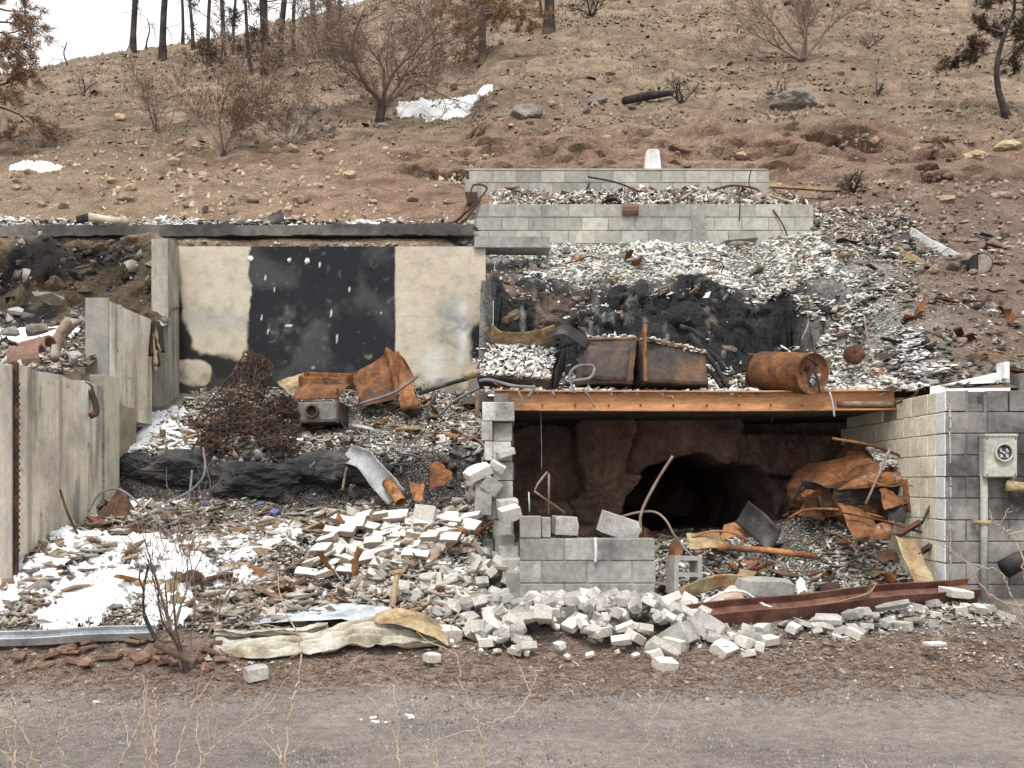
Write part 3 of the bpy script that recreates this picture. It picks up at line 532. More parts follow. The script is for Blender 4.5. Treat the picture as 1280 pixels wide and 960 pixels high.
# board-marked wall, its taller end post and side wall
def bw_col(seed, stain=True):
    def f(a, b):
        n = fbm(a*1.2, b*.6, seed=seed); s = fbm(a*9, b*.5, seed=seed+2); nf = fbm(a*14, b*14, seed=seed+4)
        c = np.zeros(a.shape+(3,))+np.array((.64, .58, .48))
        c = lerp3(c, (.76, .74, .68), sst(.45, .65, n)); c = lerp3(c, (.3, .27, .23), sst(.55, .72, s)*.7)
        bid = np.floor(a/.145); c = c*(.95+.1*_h(bid, bid*0, bid*0, seed))[..., None]; c = lerp3(c, (.36, .33, .28), sst(.56, .7, fbm(a*2.2, b*1.6, seed=seed+6))*.55); c = lerp3(c, (.12, .11, .1), sst(.6, .75, fbm(a*5, b*.9, seed=seed+8))*.55)
        c = c*(1-.3*(np.abs(a/.145-np.round(a/.145)) < .03)*sst(.35, .5, fbm(a*4, b*3, seed=seed+9)))[..., None]
        c = lerp3(c, (.08, .075, .065), sst(.72, .8, nf)*.5)
        c = lerp3(c, (.05, .045, .045), sst(.35, .05, b)*sst(.45, .6, n)*.8)
        return c
    return f
def bw_disp(seed): return lambda a, b: .004*(_h(np.floor(a/.145), a*0, a*0, seed)-.5)-.003*(np.abs(a/.145-np.round(a/.145)) < .035)+.004*(fbm(a*15, b*15, seed=seed)-.5)
XW = -4.5
bwall = empty('board_marked_wall'); T(bwall, 'pale board-marked concrete retaining wall rising out of the snow', 'wall')
slab('wall_face', (XW, 9.22, .3), (0, 2.02, 0), (0, 0, 2.38), (-.22, 0, 0), 200, 110, bw_disp(101), bw_col(101), m_conc, bwall, top=lambda a: .012*np.sin(a*9)+.02*(fbm(a*6, 0, seed=3)-.5))
e_ = MB(); e_.box((XW-.11, 9.2, 1.49), (.24, .03, 2.34)); build('end_face', e_, M('grey_cast_end', [(0, (.2, .185, .16)), (.5, (.34, .315, .27)), (1, (.45, .42, .37))], 3, rough=.95, bump=.3, stretch=(3, 3, .5)), bwall)
st = MB(); st.box((XW+.012, 9.25, 1.5), (.05, .035, 2.4)); build('corner_strip', st, m_rust_dark, bwall)
for i in range(26):
    t_ = MB(); t_.box((XW+.045, 9.235, 1.0+i*.06), (.03, .02, .022)); build('strip_tooth', t_, m_rust_dark, bwall)
ep = empty('concrete_end_strip'); T(ep, 'narrow cream concrete wall end beside the board-marked wall', 'wall')
slab('wall_face', (XW+.03, 11.24, .9), (0, .42, 0), (0, 0, Z_(470, 11.4)-.9), (-.26, 0, 0), 40, 90, bw_disp(107), lambda a, b: np.zeros(a.shape+(3,))+np.array((.5, .46, .37))*(.8+.4*fbm(a*4, b*2, seed=9))[..., None], m_conc, ep)
sw = empty('stepped_side_wall'); T(sw, 'grey concrete side wall with a thick square end, standing above the board-marked wall', 'wall')
slab('wall_face', (XW-.04, 11.5, 2.35), (0, 1.4, 0), (0, 0, 3.68-2.35), (-.24, 0, 0), 120, 110, bw_disp(111), bw_col(113), m_conc, sw, edge=(.3, .29, .27), top=lambda a: -.03*fbm(a*5, 0, seed=5))
ef = slab('end_face', (XW-.285, 11.485, 2.42), (.26, 0, 0), (0, 0, 1.27), (0, .02, 0), 26, 100, lambda a, b: .004*fbm(a*20, b*20, seed=2), lambda a, b: (np.array((.27, .26, .24))*(.7+.5*fbm(a*5, b*3, seed=8))[..., None]), m_conc, sw)
lw = empty('grey_wall_stub'); T(lw, 'short brownish concrete wall stub under the side wall by the snow', 'wall')
slab('wall_face', (XW-.02, 11.7, 1.5), (0, .62, 0), (0, 0, .98), (-.2, 0, 0), 50, 60, bw_disp(115), lambda a, b: (np.array((.3, .26, .2))*(.5+.9*fbm(a*4, b*4, seed=19))[..., None]), m_conc, lw, top=lambda a: .06*fbm(a*6, 1, seed=6))
# concrete curb along the slope
def beam_path(name, pts, w, h, mat, jit=.01, nseg=110):
    pts = catmull(pts, max(2, nseg//len(pts))); mb = MB(); V = []; n = len(pts)
    for i, p in enumerate(pts):
        for (dy, dz) in ((-w/2, -h/2), (w/2, -h/2), (w/2, h/2), (-w/2, h/2)):
            V.append((p.x, p.y+dy+random.uniform(-jit, jit), p.z+dz+random.uniform(-jit, jit)+.045*(float(fbm(p.x*1.7, dz*9, seed=181))-.5)*(1.4 if dz < 0 else .8)))
    Fc = [(i*4+j, i*4+(j+1) % 4, i*4+4+(j+1) % 4, i*4+4+j) for i in range(n-1) for j in range(4)]+[(3, 2, 1, 0), (n*4-4, n*4-3, n*4-2, n*4-1)]
    mb.add(V, Fc); return build(name, mb, mat)
T(beam_path('concrete_curb', [P(-60, 292, 15.15), P(60, 291, 15.15), P(190, 290, 15.12), P(330, 290, 15.12), P(480, 289, 15.1), P(592, 289, 15.1)], .24, .16, m_curb), 'long soot-stained concrete curb across the foot of the soil slope', 'curb')

# ------------------------------------------------------------------ masonry
def block_mesh(name, d, mat, bevel=.006, jit=.002):
    bm = bmesh.new(); bmesh.ops.create_cube(bm, size=1)
    for v in bm.verts: v.co = Vector((v.co.x*d[0], v.co.y*d[1], v.co.z*d[2]))+Vector([random.uniform(-jit, jit) for _ in range(3)])
    bmesh.ops.bevel(bm, geom=bm.edges[:], offset=bevel, segments=1, affect='EDGES')
    me = bpy.data.meshes.new(name); bm.to_mesh(me); bm.free()
    for m in (mat if isinstance(mat, (list, tuple)) else [mat]): me.materials.append(m)
    return me
BH, BL, BT = .203, .406, .194
_bc = {}
def block(parent, c, L, axis, mat, H=BH, th=BT, name='block', gap=.008, face_mats=None):
    key = (round(L, 3), axis, mat.name, round(H, 3), th, name, face_mats is not None)
    if key not in _bc:
        d = (L-gap, th, H-gap) if axis == 'x' else (th, L-gap, H-gap)
        me = block_mesh(name, d, [mat]+(face_mats[1] if face_mats else []))
        if face_mats:
            for p in me.polygons: p.material_index = face_mats[0](p.normal)
        _bc[key] = me
    o = bpy.data.objects.new(name, _bc[key]); COL.objects.link(o); o.parent = parent
    o.location = Vector(c)+Vector((random.uniform(-.003, .003), random.uniform(-.004, .004), 0)); o.rotation_euler = (0, 0, random.uniform(-.006, .006)); return o
def course_wall(root, x0, x1, y, z0, n, mat, mortar, skip=(), off=0, half_first=None, core=True):
    for k in range(n):
        z = z0+BH*(k+.5); x = x0; first = True; i = 0
        while x < x1-.03:
            L = BL/2 if (first and (k+off) % 2) else BL
            L = min(L, x1-x)
            if (k, i) not in skip: block(root, (x+L/2, y, z), L, 'x', mat)
            x += L; first = False; i += 1
    if core:
        mb = MB(); mb.box(((x0+x1)/2, y+.004, z0+n*BH/2), (x1-x0-.02, BT-.02, n*BH-.015)); build('mortar', mb, mortar, root)
# low wall in front
fw = empty('low_block_wall', (0, 0, 0)); T(fw, 'low broken grey block wall standing in front of the opening', 'wall')
x0 = X_(649, 9.2); course_wall(fw, x0, x0+1.23, 9.3, .30, 4, m_cmu, m_mortar, off=1)
zt = .30+4*BH
block(fw, (x0+.1, 9.3, zt+.1), .2, 'x', m_cmu); block(fw, (x0+.245, 9.33, zt+.095), .09, 'x', m_cmu, H=.19)
for i in range(4): block(fw, (x0-.02-.04*i, 9.62+.26*i, .55+.1*i+.12), .3, 'y', m_cmu, H=.24)
# pier between the bays
pier = empty('block_pier', (0, 0, 0)); T(pier, 'ragged whitish block pier holding the end of the rusty beam', 'pier')
pm = M('whitewashed_block', [(0, (.2, .19, .18)), (.5, (.42, .41, .38)), (1, (.62, .62, .6))], 4, rough=.95, bump=.5, bscale=40, objrand=.35, world=True)
for k in range(9):
    z = .62+BH*(k+.5)
    for j in range(8):
        if z > 2.2 and j == 0: pass
        block(pier, (-.09+random.uniform(-.025, .02), 10.72+j*.4+(.1 if k % 2 else 0), z), .4, 'y', pm)
    if k not in (2, 5): block(pier, (-.235+random.uniform(-.03, .02), 10.6+random.uniform(-.03, .04), z), .09+.03*(k % 3), 'x', pm, th=.2)
mb = MB(); mb.box((-.11, 12.2, 1.6), (.15, 2.9, 1.9)); build('mortar', mb, m_mortar_d, pier)
# end wall with the meter: front wing and cream-painted side
ew = empty('corner_block_wall', (0, 0, 0)); T(ew, 'soot-stained grey block wall carrying the electric meter box', 'wall')
ex0 = X_(1181, 9.6); ez0 = .45; NE = 10
for k in range(NE):
    z = ez0+BH*(k+.5)
    fm = (lambda n: 1 if n.x < -.7 else 0, [m_white_paint])
    L0 = BL if k % 2 == 0 else BL/2
    if k < NE-1: block(ew, (ex0+L0/2, 9.7, z), L0, 'x', m_cmu_soot, face_mats=fm)
    else:
        block(ew, (ex0+.1, 9.7, z), .2, 'x', m_cmu_soot, face_mats=fm)
    x = ex0+L0; i = 0
    while x < ex0+3.2:
        if not (k == NE-1 and i == 0): block(ew, (x+BL/2, 9.7, z), BL, 'x', m_cmu_soot)
        x += BL; i += 1
mb = MB(); mb.box((ex0+1.6, 9.705, ez0+(NE-1)*BH/2), (3.16, BT-.02, (NE-1)*BH-.01)); build('mortar', mb, m_mortar_d, ew)
# open cell of the broken top block
mb = MB(); zt = ez0+BH*(NE-.5); xo = ex0+.2
mb.box((xo+.1, 9.77, zt), (.23, .04, BH)); mb.box((xo+.015, 9.7, zt), (.03, .15, BH)); mb.box((xo+.19, 9.7, zt-.02), (.035, .17, BH-.04)); mb.box((xo+.1, 9.66, zt-.06), (.2, .03, .07))
build('broken_block', mb, m_cmu_soot, ew); block(ew, (xo+.305, 9.7, zt), .195, 'x', m_cmu_soot)
block(ew, (X_(1272, 9.75)+.2, 9.85, ez0+NE*BH+.085), .36, 'x', m_cmu_soot, H=.19)
stp = MB(); z = ez0+.02
while z < ez0+NE*BH-.08:
    h_ = random.uniform(.015, .07); w_ = random.uniform(.004, .02)
    if random.random() < .8: stp.box((ex0+.05+random.uniform(-.006, .006), 9.6, z+h_/2), (w_, .009, h_*.98), jit=.003)
    z += h_
K(build('white_joint_line', stp, m_block_grey, ew), 'stuff')
cw = empty('cream_block_wall', (0, 0, 0)); T(cw, 'cream painted block side wall of the bay under the rusty beam', 'wall')
for k in range(NE):
    z = ez0+BH*(k+.5); y = 9.805; first = True
    while y < 12.4:
        L = BL/2 if first and k % 2 else BL
        if not (k == NE-1 and 10.7 < y < 11.0): block(cw, (ex0+.1, y+L/2, z), L, 'y', m_cream)
        y += L; first = False
mb = MB(); mb.box((ex0+.105, 11.1, ez0+NE*BH/2-.01), (BT-.02, 2.55, NE*BH-.03)); build('mortar', mb, M('cream_mortar', [(0, (.26, .24, .19)), (1, (.44, .41, .34))], 6, rough=.95, bump=.3), cw)
pw = MB(); pw.add([P(1186, 479, 9.85), P(1262, 462, 9.95), P(1262, 478, 9.95), P(1186, 481, 9.85), P(1186, 479, 9.85)+Vector((0, .16, 0)), P(1262, 462, 9.95)+Vector((0, .16, 0)), P(1262, 478, 9.95)+Vector((0, .16, 0)), P(1186, 481, 9.85)+Vector((0, .16, 0))],
    [(0, 1, 2, 3), (7, 6, 5, 4), (0, 4, 5, 1), (3, 2, 6, 7), (0, 3, 7, 4), (1, 5, 6, 2)])
pw.box(P(1258, 463, 9.9)+Vector((-.01, .05, 0)), (.05, .16, .16)); T(build('sloping_wall_cap', pw, m_white_paint), 'white sloping strip of wall cap behind the meter wall', 'wall cap')
# upper terrace walls
uw = empty('terrace_block_wall', (0, 0, 0)); T(uw, 'blue-grey block wall in front of the rubble-filled terrace', 'wall')
ux0 = X_(594, 15.6); ux1 = X_(1017, 15.6); course_wall(uw, ux0, ux1, 15.7, 5.055, 4, m_cmu_up, m_mortar)
mb = MB(); mb.box((X_(873, 15.6), 15.6, 5.48), (.22, .03, .74), rot=(0, -.06, 0), jit=.02); build('mortar_smear', mb, m_cmu, uw)
uw2 = empty('rear_terrace_wall', (0, 0, 0)); T(uw2, 'second blue-grey block wall higher up, behind the terrace rubble', 'wall')
course_wall(uw2, X_(586, 17.3), X_(962, 17.3), 17.4, 6.08, 4, m_cmu_up, m_mortar, off=1)
for i in range(4): block(uw2, (X_(586, 17.3)+.1, 17.2-.4*i, 6.1+.1), .4, 'y', m_cmu_up)
co = MB(); co.box((X_(770, 17.3), 17.4, 6.08+4*BH+.022), (5.1, .2, .035), jit=.004); build('mortar_cap', co, m_mortar, uw2)
cb = MB(); V = []
for (w_, z_) in ((.28, 0), (.22, .3), (.15, .34)):
    V += [(-w_/2, -.1, z_), (w_/2, -.1, z_), (w_/2, .1, z_), (-w_/2, .1, z_)]
cb.add(V, [(3, 2, 1, 0), (8, 9, 10, 11)]+[(4*r+j, 4*r+(j+1) % 4, 4*r+4+(j+1) % 4, 4*r+4+j) for r in (0, 1) for j in range(4)])
T(build('cap_stone', cb, m_plaster, loc=(X_(816, 17.35), 17.42, 6.93)), 'small pale tapered block standing on the rear terrace wall', 'block')

# ------------------------------------------------------------------ rock face and cave behind the beam
nx, nz = 190, 110
gx, gz = np.meshgrid(np.linspace(-.35, 4.6, nx), np.linspace(.3, 2.62, nz), indexing='ij')
pts = np.stack([rng.uniform(-.5, 4.7, 17), rng.uniform(.2, 2.7, 17)], 1); off = rng.uniform(-.42, .42, 17); tl = rng.uniform(-.5, .5, (17, 2))
wxn = gx+.25*(fbm(gx*2, gz*2, seed=121)-.5); wzn = gz+.25*(fbm(gx*2, gz*2, seed=123)-.5)
dd = np.sqrt((wxn[..., None]-pts[:, 0])**2+((wzn[..., None]-pts[:, 1])*1.25)**2); ii = np.argsort(dd, -1); i0 = ii[..., 0]
d0 = np.take_along_axis(dd, ii[..., :1], -1)[..., 0]; d1 = np.take_along_axis(dd, ii[..., 1:2], -1)[..., 0]
gy = 13.3+off[i0]+tl[i0, 0]*(gx-pts[i0, 0])+tl[i0, 1]*(gz-pts[i0, 1])+.10*np.exp(-((d1-d0)/.035))+.42*(fbm(gx*2.3, gz*2.3, seed=125, oct=7, gain=.66)-.5)
gy = gy-.35*np.clip(gz-1.9, 0, 1)
hn = .22*(fbm(gx*2.2, gz*2.2, seed=127)-.5)
hole = 1-sst(.93, 1.03, np.sqrt(((gx-X_(862, 13.8))/.93)**2+((np.maximum(gz, 1.2)-1.2+hn)/.78)**2)+hn*.8)
gy = gy+hole*5.5
rv = np.stack([gx, gy, gz], -1)
rf = np_mesh('cave_rock_wall', rv, gridq(nx, nz)[:, ::-1], m_rock, smooth=False); K(rf, 'structure', 'dark reddish rock wall with a black tunnel mouth under the beam')
for p_ in (0,):
    mb = MB(); mb.box((2.05, 12.35, 2.46), (4.8, 2.9, .12)); mb.box((2.1, 16.2, 2.7), (5.5, 5.6, .1)); rs = build('roof_slab', mb, m_curb); K(rs, 'structure', 'concrete slab over the bay behind the rusty beam')
    mb = MB(); mb.box((4.62, 14.5, 1.4), (.15, 6, 2.6)); mb.box((-.4, 15, 1.6), (.15, 3.5, 2.4)); mb.box((2, 19.3, 1.5), (5, .2, 3)); K(build('cave_end_rock', mb, m_rock), 'structure', 'rock closing the back of the cave')
# ------------------------------------------------------------------ steel beams
def ibeam(name, L, h, bf, tf, tw, n=40):
    """I section along x, web vertical, centred; slightly uneven"""
    prof_ = [(-bf/2, -h/2), (bf/2, -h/2), (bf/2, -h/2+tf), (tw/2, -h/2+tf), (tw/2, h/2-tf), (bf/2, h/2-tf), (bf/2, h/2), (-bf/2, h/2), (-bf/2, h/2-tf), (-tw/2, h/2-tf), (-tw/2, -h/2+tf), (-bf/2, -h/2+tf)]
    mb = MB(); V = []; m = len(prof_)
    for i in range(n+1):
        x = -L/2+L*i/n; dz = -.012*math.sin(math.pi*i/n)+random.uniform(-.0008, .0008); dy = .01*math.sin(i*.3)
        V += [(x, a+dy, b+dz) for a, b in prof_]
    mb.add(V, [(i*m+j, i*m+m+j, i*m+m+(j+1) % m, i*m+(j+1) % m) for i in range(n) for j in range(m)])
    k = n*m
    for b in (0, k): mb.add([V[b+j] for j in range(m)], [(0, 1, 2, 11), (2, 3, 10, 11), (3, 4, 9, 10), (4, 5, 8, 9), (5, 6, 7, 8)])
    return mb
bx0, bx1 = -.19, X_(1118, 10.85); L = bx1-bx0
rb = empty('roof_beam', ((bx0+bx1)/2, 10.87, 2.49)); T(rb, 'long orange rusted steel beam spanning the dark opening', 'beam')
build('web_and_flanges', ibeam('b', L, .215, .16, .016, .012), m_beam, rb)
for px in (678, 719, 761, 801, 842, 884, 924, 964, 1003, 1043):
    mb = MB(); c = Vector((X_(px, 10.83)-(bx0+bx1)/2, -.012, -.055)); mb.tube([c, c+Vector((0, -.016, 0))], .011, 6); build('bolt', mb, m_rust_dark, rb)
mb = MB(); mb.tube(catmull([P(1047, 505, 10.82), P(1080, 505, 10.81), P(1117, 505.5, 10.82)], 8), .03, 10); T(build('short_pipe', mb, m_rebar, smooth=True), 'grey pipe length tucked into the end of the rusty beam', 'pipe')
a, b = P(860, 783, 8.6), P(1216, 746, 9.35); L = (b-a).length; d = (b-a).normalized()
gb = build('fallen_beam', ibeam('g', L, .19, .15, .013, .012), m_rust_red); T(gb, 'dark red steel beam lying on the rubble along the road side', 'beam')
gb.rotation_euler = (Matrix((d, d.cross(Vector((0, 0, -1))).normalized(), Vector((0, 0, 1)))).transposed()).to_euler(); gb.location = (a+b)/2+Vector((0, 0, .065))
gb.rotation_euler.rotate_axis('X', math.radians(118))

# ------------------------------------------------------------------ meter box, conduit
mbx = empty('meter_box', P(1243, 571, 9.6)+Vector((0, -.07, 0))); T(mbx, 'grey-green electric meter box with a round empty socket', 'meter box')
def rounded_plate(w, h, d, r=.02):
    bm = bmesh.new(); bmesh.ops.create_cube(bm, size=1)
    for v in bm.verts: v.co = Vector((v.co.x*w, v.co.y*d, v.co.z*h))
    bmesh.ops.bevel(bm, geom=bm.edges[:], offset=r*.5, segments=2, affect='EDGES')
    me = bpy.data.meshes.new('plate'); bm.to_mesh(me); bm.free(); return me
o = link(rounded_plate(.3, .385, .13), 'case', m_box, mbx)
o = link(rounded_plate(.315, .03, .15), 'lid_edge', m_box, mbx); o.location = (0, -.003, .195)
def ring(R, r, d, n=28):
    mb = MB(); V = []
    for i in range(n):
        q = 2*math.pi*i/n; c, s = math.cos(q), math.sin(q)
        V += [(R*c, 0, R*s), (R*c, -d, R*s), (r*c, -d, r*s), (r*c, 0, r*s)]
    mb.add(V, [(i*4+j, ((i+1) % n)*4+j, ((i+1) % n)*4+(j+1) % 4, i*4+(j+1) % 4) for i in range(n) for j in range(4)]); return mb
o = build('socket_ring', ring(.088, .07, .03), m_box, mbx, True); o.location = (.02, -.064, .035)
mb = MB(); n = 28; mb.add([(.0705*math.cos(2*math.pi*i/n), -.0675, .0705*math.sin(2*math.pi*i/n)) for i in range(n)], [tuple(range(n))]); o = build('socket_shade_disc', mb, m_soot, mbx); o.location = (.02, 0, .035)  # flat dark disc on the case, its colour stands in for shade inside the socket
for (dx, dz, w, h) in ((-.03, .025, .02, .04), (.03, .02, .02, .035), (-.025, -.03, .025, .03), (.03, -.03, .022, .035), (0, 0, .03, .015)):
    mb = MB(); mb.box((.02+dx, -.072, .035+dz), (w, .014, h), rot=(0, random.uniform(-.5, .5), 0)); build('contact_clip', mb, m_zinc, mbx)
for (dx, dz) in ((-.13, -.17), (.13, -.17), (-.13, .165), (.13, .165)):
    mb = MB(); mb.tube([(dx, -.064, dz), (dx, -.071, dz)], .007, 6); build('screw', mb, m_rust_dark, mbx)
cd = empty('conduit', P(1230, 745, 9.55)); T(cd, 'grey-green conduit pipe dropping from the meter box', 'pipe')
o = link(bpy.data.meshes.new('pipe'), 'pipe', m_pipe_green, cd)
mb = MB(); mb.tube([(0, 0, -.15), (0, 0, .55), (0, 0, 1.13)], .034, 12); bpy.data.objects.remove(o); build('pipe', mb, m_pipe_green, cd, True)
mb = MB(); mb.tube([(-.09, .02, .69), (-.03, -.03, .685), (.03, -.038, .685), (.05, 0, .685)], .018, 6); mb.box((-.085, .0, .7), (.05, .05, .03)); build('clamp', mb, m_tan_metal, cd)
mb = MB(); mb.tube([P(1258, 607, 9.5), P(1275, 609, 9.5), P(1330, 613, 9.5)], .05, 12); mb.tube([P(1262, 607, 9.5), P(1264, 598, 9.58)], .03, 8)
T(build('pipe_elbow', mb, m_tan_metal, smooth=True), 'stubby tan pipe sticking out at the picture edge below the meter box', 'pipe')
mb = MB(); mb.tube([P(1255, 712, 9.4), P(1272, 702, 9.4), P(1310, 695, 9.4)], .09, 12); T(build('black_pipe_end', mb, m_soot, smooth=True), 'dark thick pipe end lying behind twigs at the foot of the meter wall', 'pipe')

# ------------------------------------------------------------------ crumpled sheets, strips, rods
def sheet(name, path, widths, mat, nu=30, nv=10, crumple=.02, cs=4, thick=.004, parent=None, seed=0, curl=0., smooth=True, ribs=(0, 0)):
    """lofted sheet: path of centre points, one width vector per point"""
    pc = catmull(path, 8); wc = catmull(widths, 8); n = len(pc); V = np.zeros((n, nv, 3))
    for i in range(n):
        t = (pc[min(i+1, n-1)]-pc[max(i-1, 0)]).normalized(); nr = t.cross(wc[i]); nr = nr.normalized() if nr.length > 1e-6 else Vector((0, 0, 1))
        for j in range(nv):
            s = j/(nv-1)-.5; V[i, j] = pc[i]+wc[i]*s+nr*(curl*(s*s*4-.5)+ribs[0]*math.asin(math.sin(s*6.28*ribs[1]+i*.1+.7*math.sin(i*.35)))*.8)
    a = V.reshape(-1, 3)
    for k in range(3): V[..., k] += crumple*2*(fbm(V[..., 0]*cs+k*7, V[..., 1]*cs, V[..., 2]*cs, seed=seed+k*3, oct=3)-.5)
    o = np_mesh(name, V, gridq(n, nv), mat, parent, smooth=smooth)
    md = o.modifiers.new('thickness', 'SOLIDIFY'); md.thickness = thick
    return o
def psheet(name, label, cat, pts, wid, mat, group=None, **k):
    """pts: (px, py, D) ; wid: world vector, or list of them"""
    path = [P(*p) for p in pts]; w = [Vector(q) for q in wid] if isinstance(wid[0], (tuple, list, Vector)) else [Vector(wid)]*len(path)
    return T(sheet(name, path, w, mat, **k), label, cat, group)
def quad_sheet(name, label, cat, c4, mat, n=22, crumple=.03, cs=3, thick=.004, seed=0, fold=None, group=None, parent=None):
    """sheet spanning four corners (px,py,D) a b / d c, crumpled; fold(u,v)->offset along normal"""
    A, B, C_, D_ = [np.array(P(*p)) for p in c4]; u, v = np.meshgrid(np.linspace(0, 1, n), np.linspace(0, 1, n), indexing='ij')
    V = ((1-u)*(1-v))[..., None]*A+(u*(1-v))[..., None]*B+(u*v)[..., None]*C_+((1-u)*v)[..., None]*D_
    nr = np.cross(B-A, D_-A); nr /= np.linalg.norm(nr)
    f = 2*crumple*(fbm(u*cs, v*cs, seed=seed, oct=3)-.5)+crumple*1.5*np.abs(fbm(u*cs*.7+5, v*cs*.7, seed=seed+5, oct=2)-.5)
    if fold is not None: f = f+fold(u, v)
    V = V+f[..., None]*nr+crumple*.5*(fbm(u*5, v*5, seed=seed+9)-.5)[..., None]
    o = np_mesh(name, V, gridq(n, n), mat, parent, smooth=False); md = o.modifiers.new('thickness', 'SOLIDIFY'); md.thickness = thick
    return T(o, label, cat, group) if label else o
def rod(name, label, pts, r, mat=None, cat='rod', n=6, curve=True, group=None):
    p = [P(*q) for q in pts]; mb = MB(); mb.tube(catmull(p, 6) if curve else p, r, n)
    return T(build(name, mb, mat or m_rebar, smooth=True), label, cat, group)
def hullmesh(name, pts, mat, bev=0):
    bm = bmesh.new()
    for p in pts: bm.verts.new(p)
    r = bmesh.ops.convex_hull(bm, input=bm.verts)
    bmesh.ops.delete(bm, geom=[v for v in bm.verts if not v.link_faces], context='VERTS')
    bmesh.ops.dissolve_limit(bm, angle_limit=.05, verts=bm.verts, edges=bm.edges)
    if bev: bmesh.ops.bevel(bm, geom=bm.edges[:], offset=bev, segments=1, affect='EDGES')
    me = bpy.data.meshes.new(name); bm.to_mesh(me); bm.free(); me.materials.append(mat); return me
def chunk(name, d, mat, cut=3, jit=.06):
    """broken block: box with snapped corners"""
    pts = []; cs = [Vector((sx, sy, sz)) for sx in (-1, 1) for sy in (-1, 1) for sz in (-1, 1)]; cuts = set(random.sample(range(8), cut))
    for i, c in enumerate(cs):
        if i in cuts:
            for ax in range(3):
                q = c.copy(); q[ax] *= random.uniform(-.1, .75); pts.append(q)
        else: pts.append(c*random.uniform(1-jit, 1))
    return hullmesh(name, [(p.x*d[0]/2, p.y*d[1]/2, p.z*d[2]/2) for p in pts], mat, .004)
def rockmesh(name, mat, n=22, flat=.7):
    pts = []
    for _ in range(n):
        v = Vector((random.gauss(0, 1), random.gauss(0, 1), random.gauss(0, 1))).normalized()*random.uniform(.8, 1); pts.append((v.x, v.y*.9, v.z*flat))
    return hullmesh(name, pts, mat, .03)
def inst(me, name, loc, rot, scale=1, label=None, cat=None, group=None, parent=None):
    o = bpy.data.objects.new(name, me); COL.objects.link(o); o.location = loc; o.rotation_euler = rot
    o.scale = (scale,)*3 if isinstance(scale, (int, float)) else scale
    if parent: o.parent = parent
    if label: T(o, label, cat, group)
    return o

# ------------------------------------------------------------------ heaps of blocks
rr = random.uniform
CH_S = [chunk('broken_block', (rr(.11, .2), rr(.09, .14), rr(.06, .1)), m_block, random.choice((1, 2, 3))) for _ in range(12)]
CH_L = [chunk('broken_block', (rr(.2, .3), rr(.15, .2), rr(.06, .14)), m_block, random.choice((0, 1, 2))) for _ in range(6)]
CH_G = [chunk('broken_block', (rr(.1, .24), rr(.08, .16), rr(.05, .11)), m_block_grey, 3) for _ in range(10)]
SLABM = [chunk('concrete_slab_piece', (rr(.16, .3), rr(.12, .2), rr(.035, .06)), m_brick, random.choice((1, 2))) for _ in range(8)]
def hollow_piece(L, cells, mat):
    mb = MB(); t = .035; w = .19; h = rr(.12, .19); n_ = cells+1
    mb.box((0, -w/2+t/2, 0), (L, t, h), jit=.006); mb.box((0, w/2-t/2, 0), (L*rr(.6, 1), t, h), jit=.006)
    for i in range(n_): mb.box((-L/2+t/2+(L-t)*i/max(cells, 1)*.985, 0, 0), (t, w-2*t+.004, h*.96), jit=.005)
    me = bpy.data.meshes.new('broken_block'); me.from_pydata(mb.v, [], mb.f); me.materials.append(mat); return me
CH_H = [hollow_piece(rr(.2, .38), c_, m_) for c_, m_ in ((1, m_block_grey), (2, m_block_grey), (1, m_block_grey))]
CH_C = [chunk('broken_block', (rr(.05, .09), rr(.04, .07), rr(.03, .06)), m_block, 3) for _ in range(6)]
TLM = [rockmesh('mortar_lump', m_block_grey, 16, .5) for _ in range(4)]
for _m in TLM: _m.transform(Matrix.Scale(.1, 4))
# heap in front of the low wall
def heap_h(x, y): return .30*math.exp(-((x-.85)/.68)**2-((y-8.72)/.36)**2)+.16*math.exp(-((x-.05)/.5)**2-((y-8.6)/.3)**2)
for i in range(210):
    while True:
        x, y = rr(-.55, 2.0), rr(8.0, 9.15)
        if random.random() < heap_h(x, y)/.4+.06*(y > 8.15): break
    z = float(HL(x, y))+heap_h(x, y)*(rr(.35, 1.0) if i % 3 else 1)+.02
    me = random.choice(CH_H) if i % 21 == 4 else random.choice(CH_C) if i % 4 == 1 else random.choice(CH_S if i % 3 else CH_G) if i % 7 else random.choice(CH_L)
    tone = 'hollow-celled broken' if me in CH_H else 'fist-sized white' if me in CH_C else 'grey rough' if me in CH_G else 'large white' if me in CH_L else 'small white'
    where = 'at the front foot of the heap on the verge' if y < 8.3 else 'right against the low grey block wall' if y > 8.95 else 'on the crest of the heap before the low grey wall' if heap_h(x, y) > .3 else 'on the heap side nearest the dark red beam' if x > .9 else 'on the heap side nearest the crumpled tan sheet'
    inst(me, 'broken_block', (x, y, z), (rr(-.7, .7), rr(-.6, .6), rr(0, 6.3)), rr(.7, 1.05), tone+' block chunk '+where, 'block', 'block chunks heaped before the low wall')
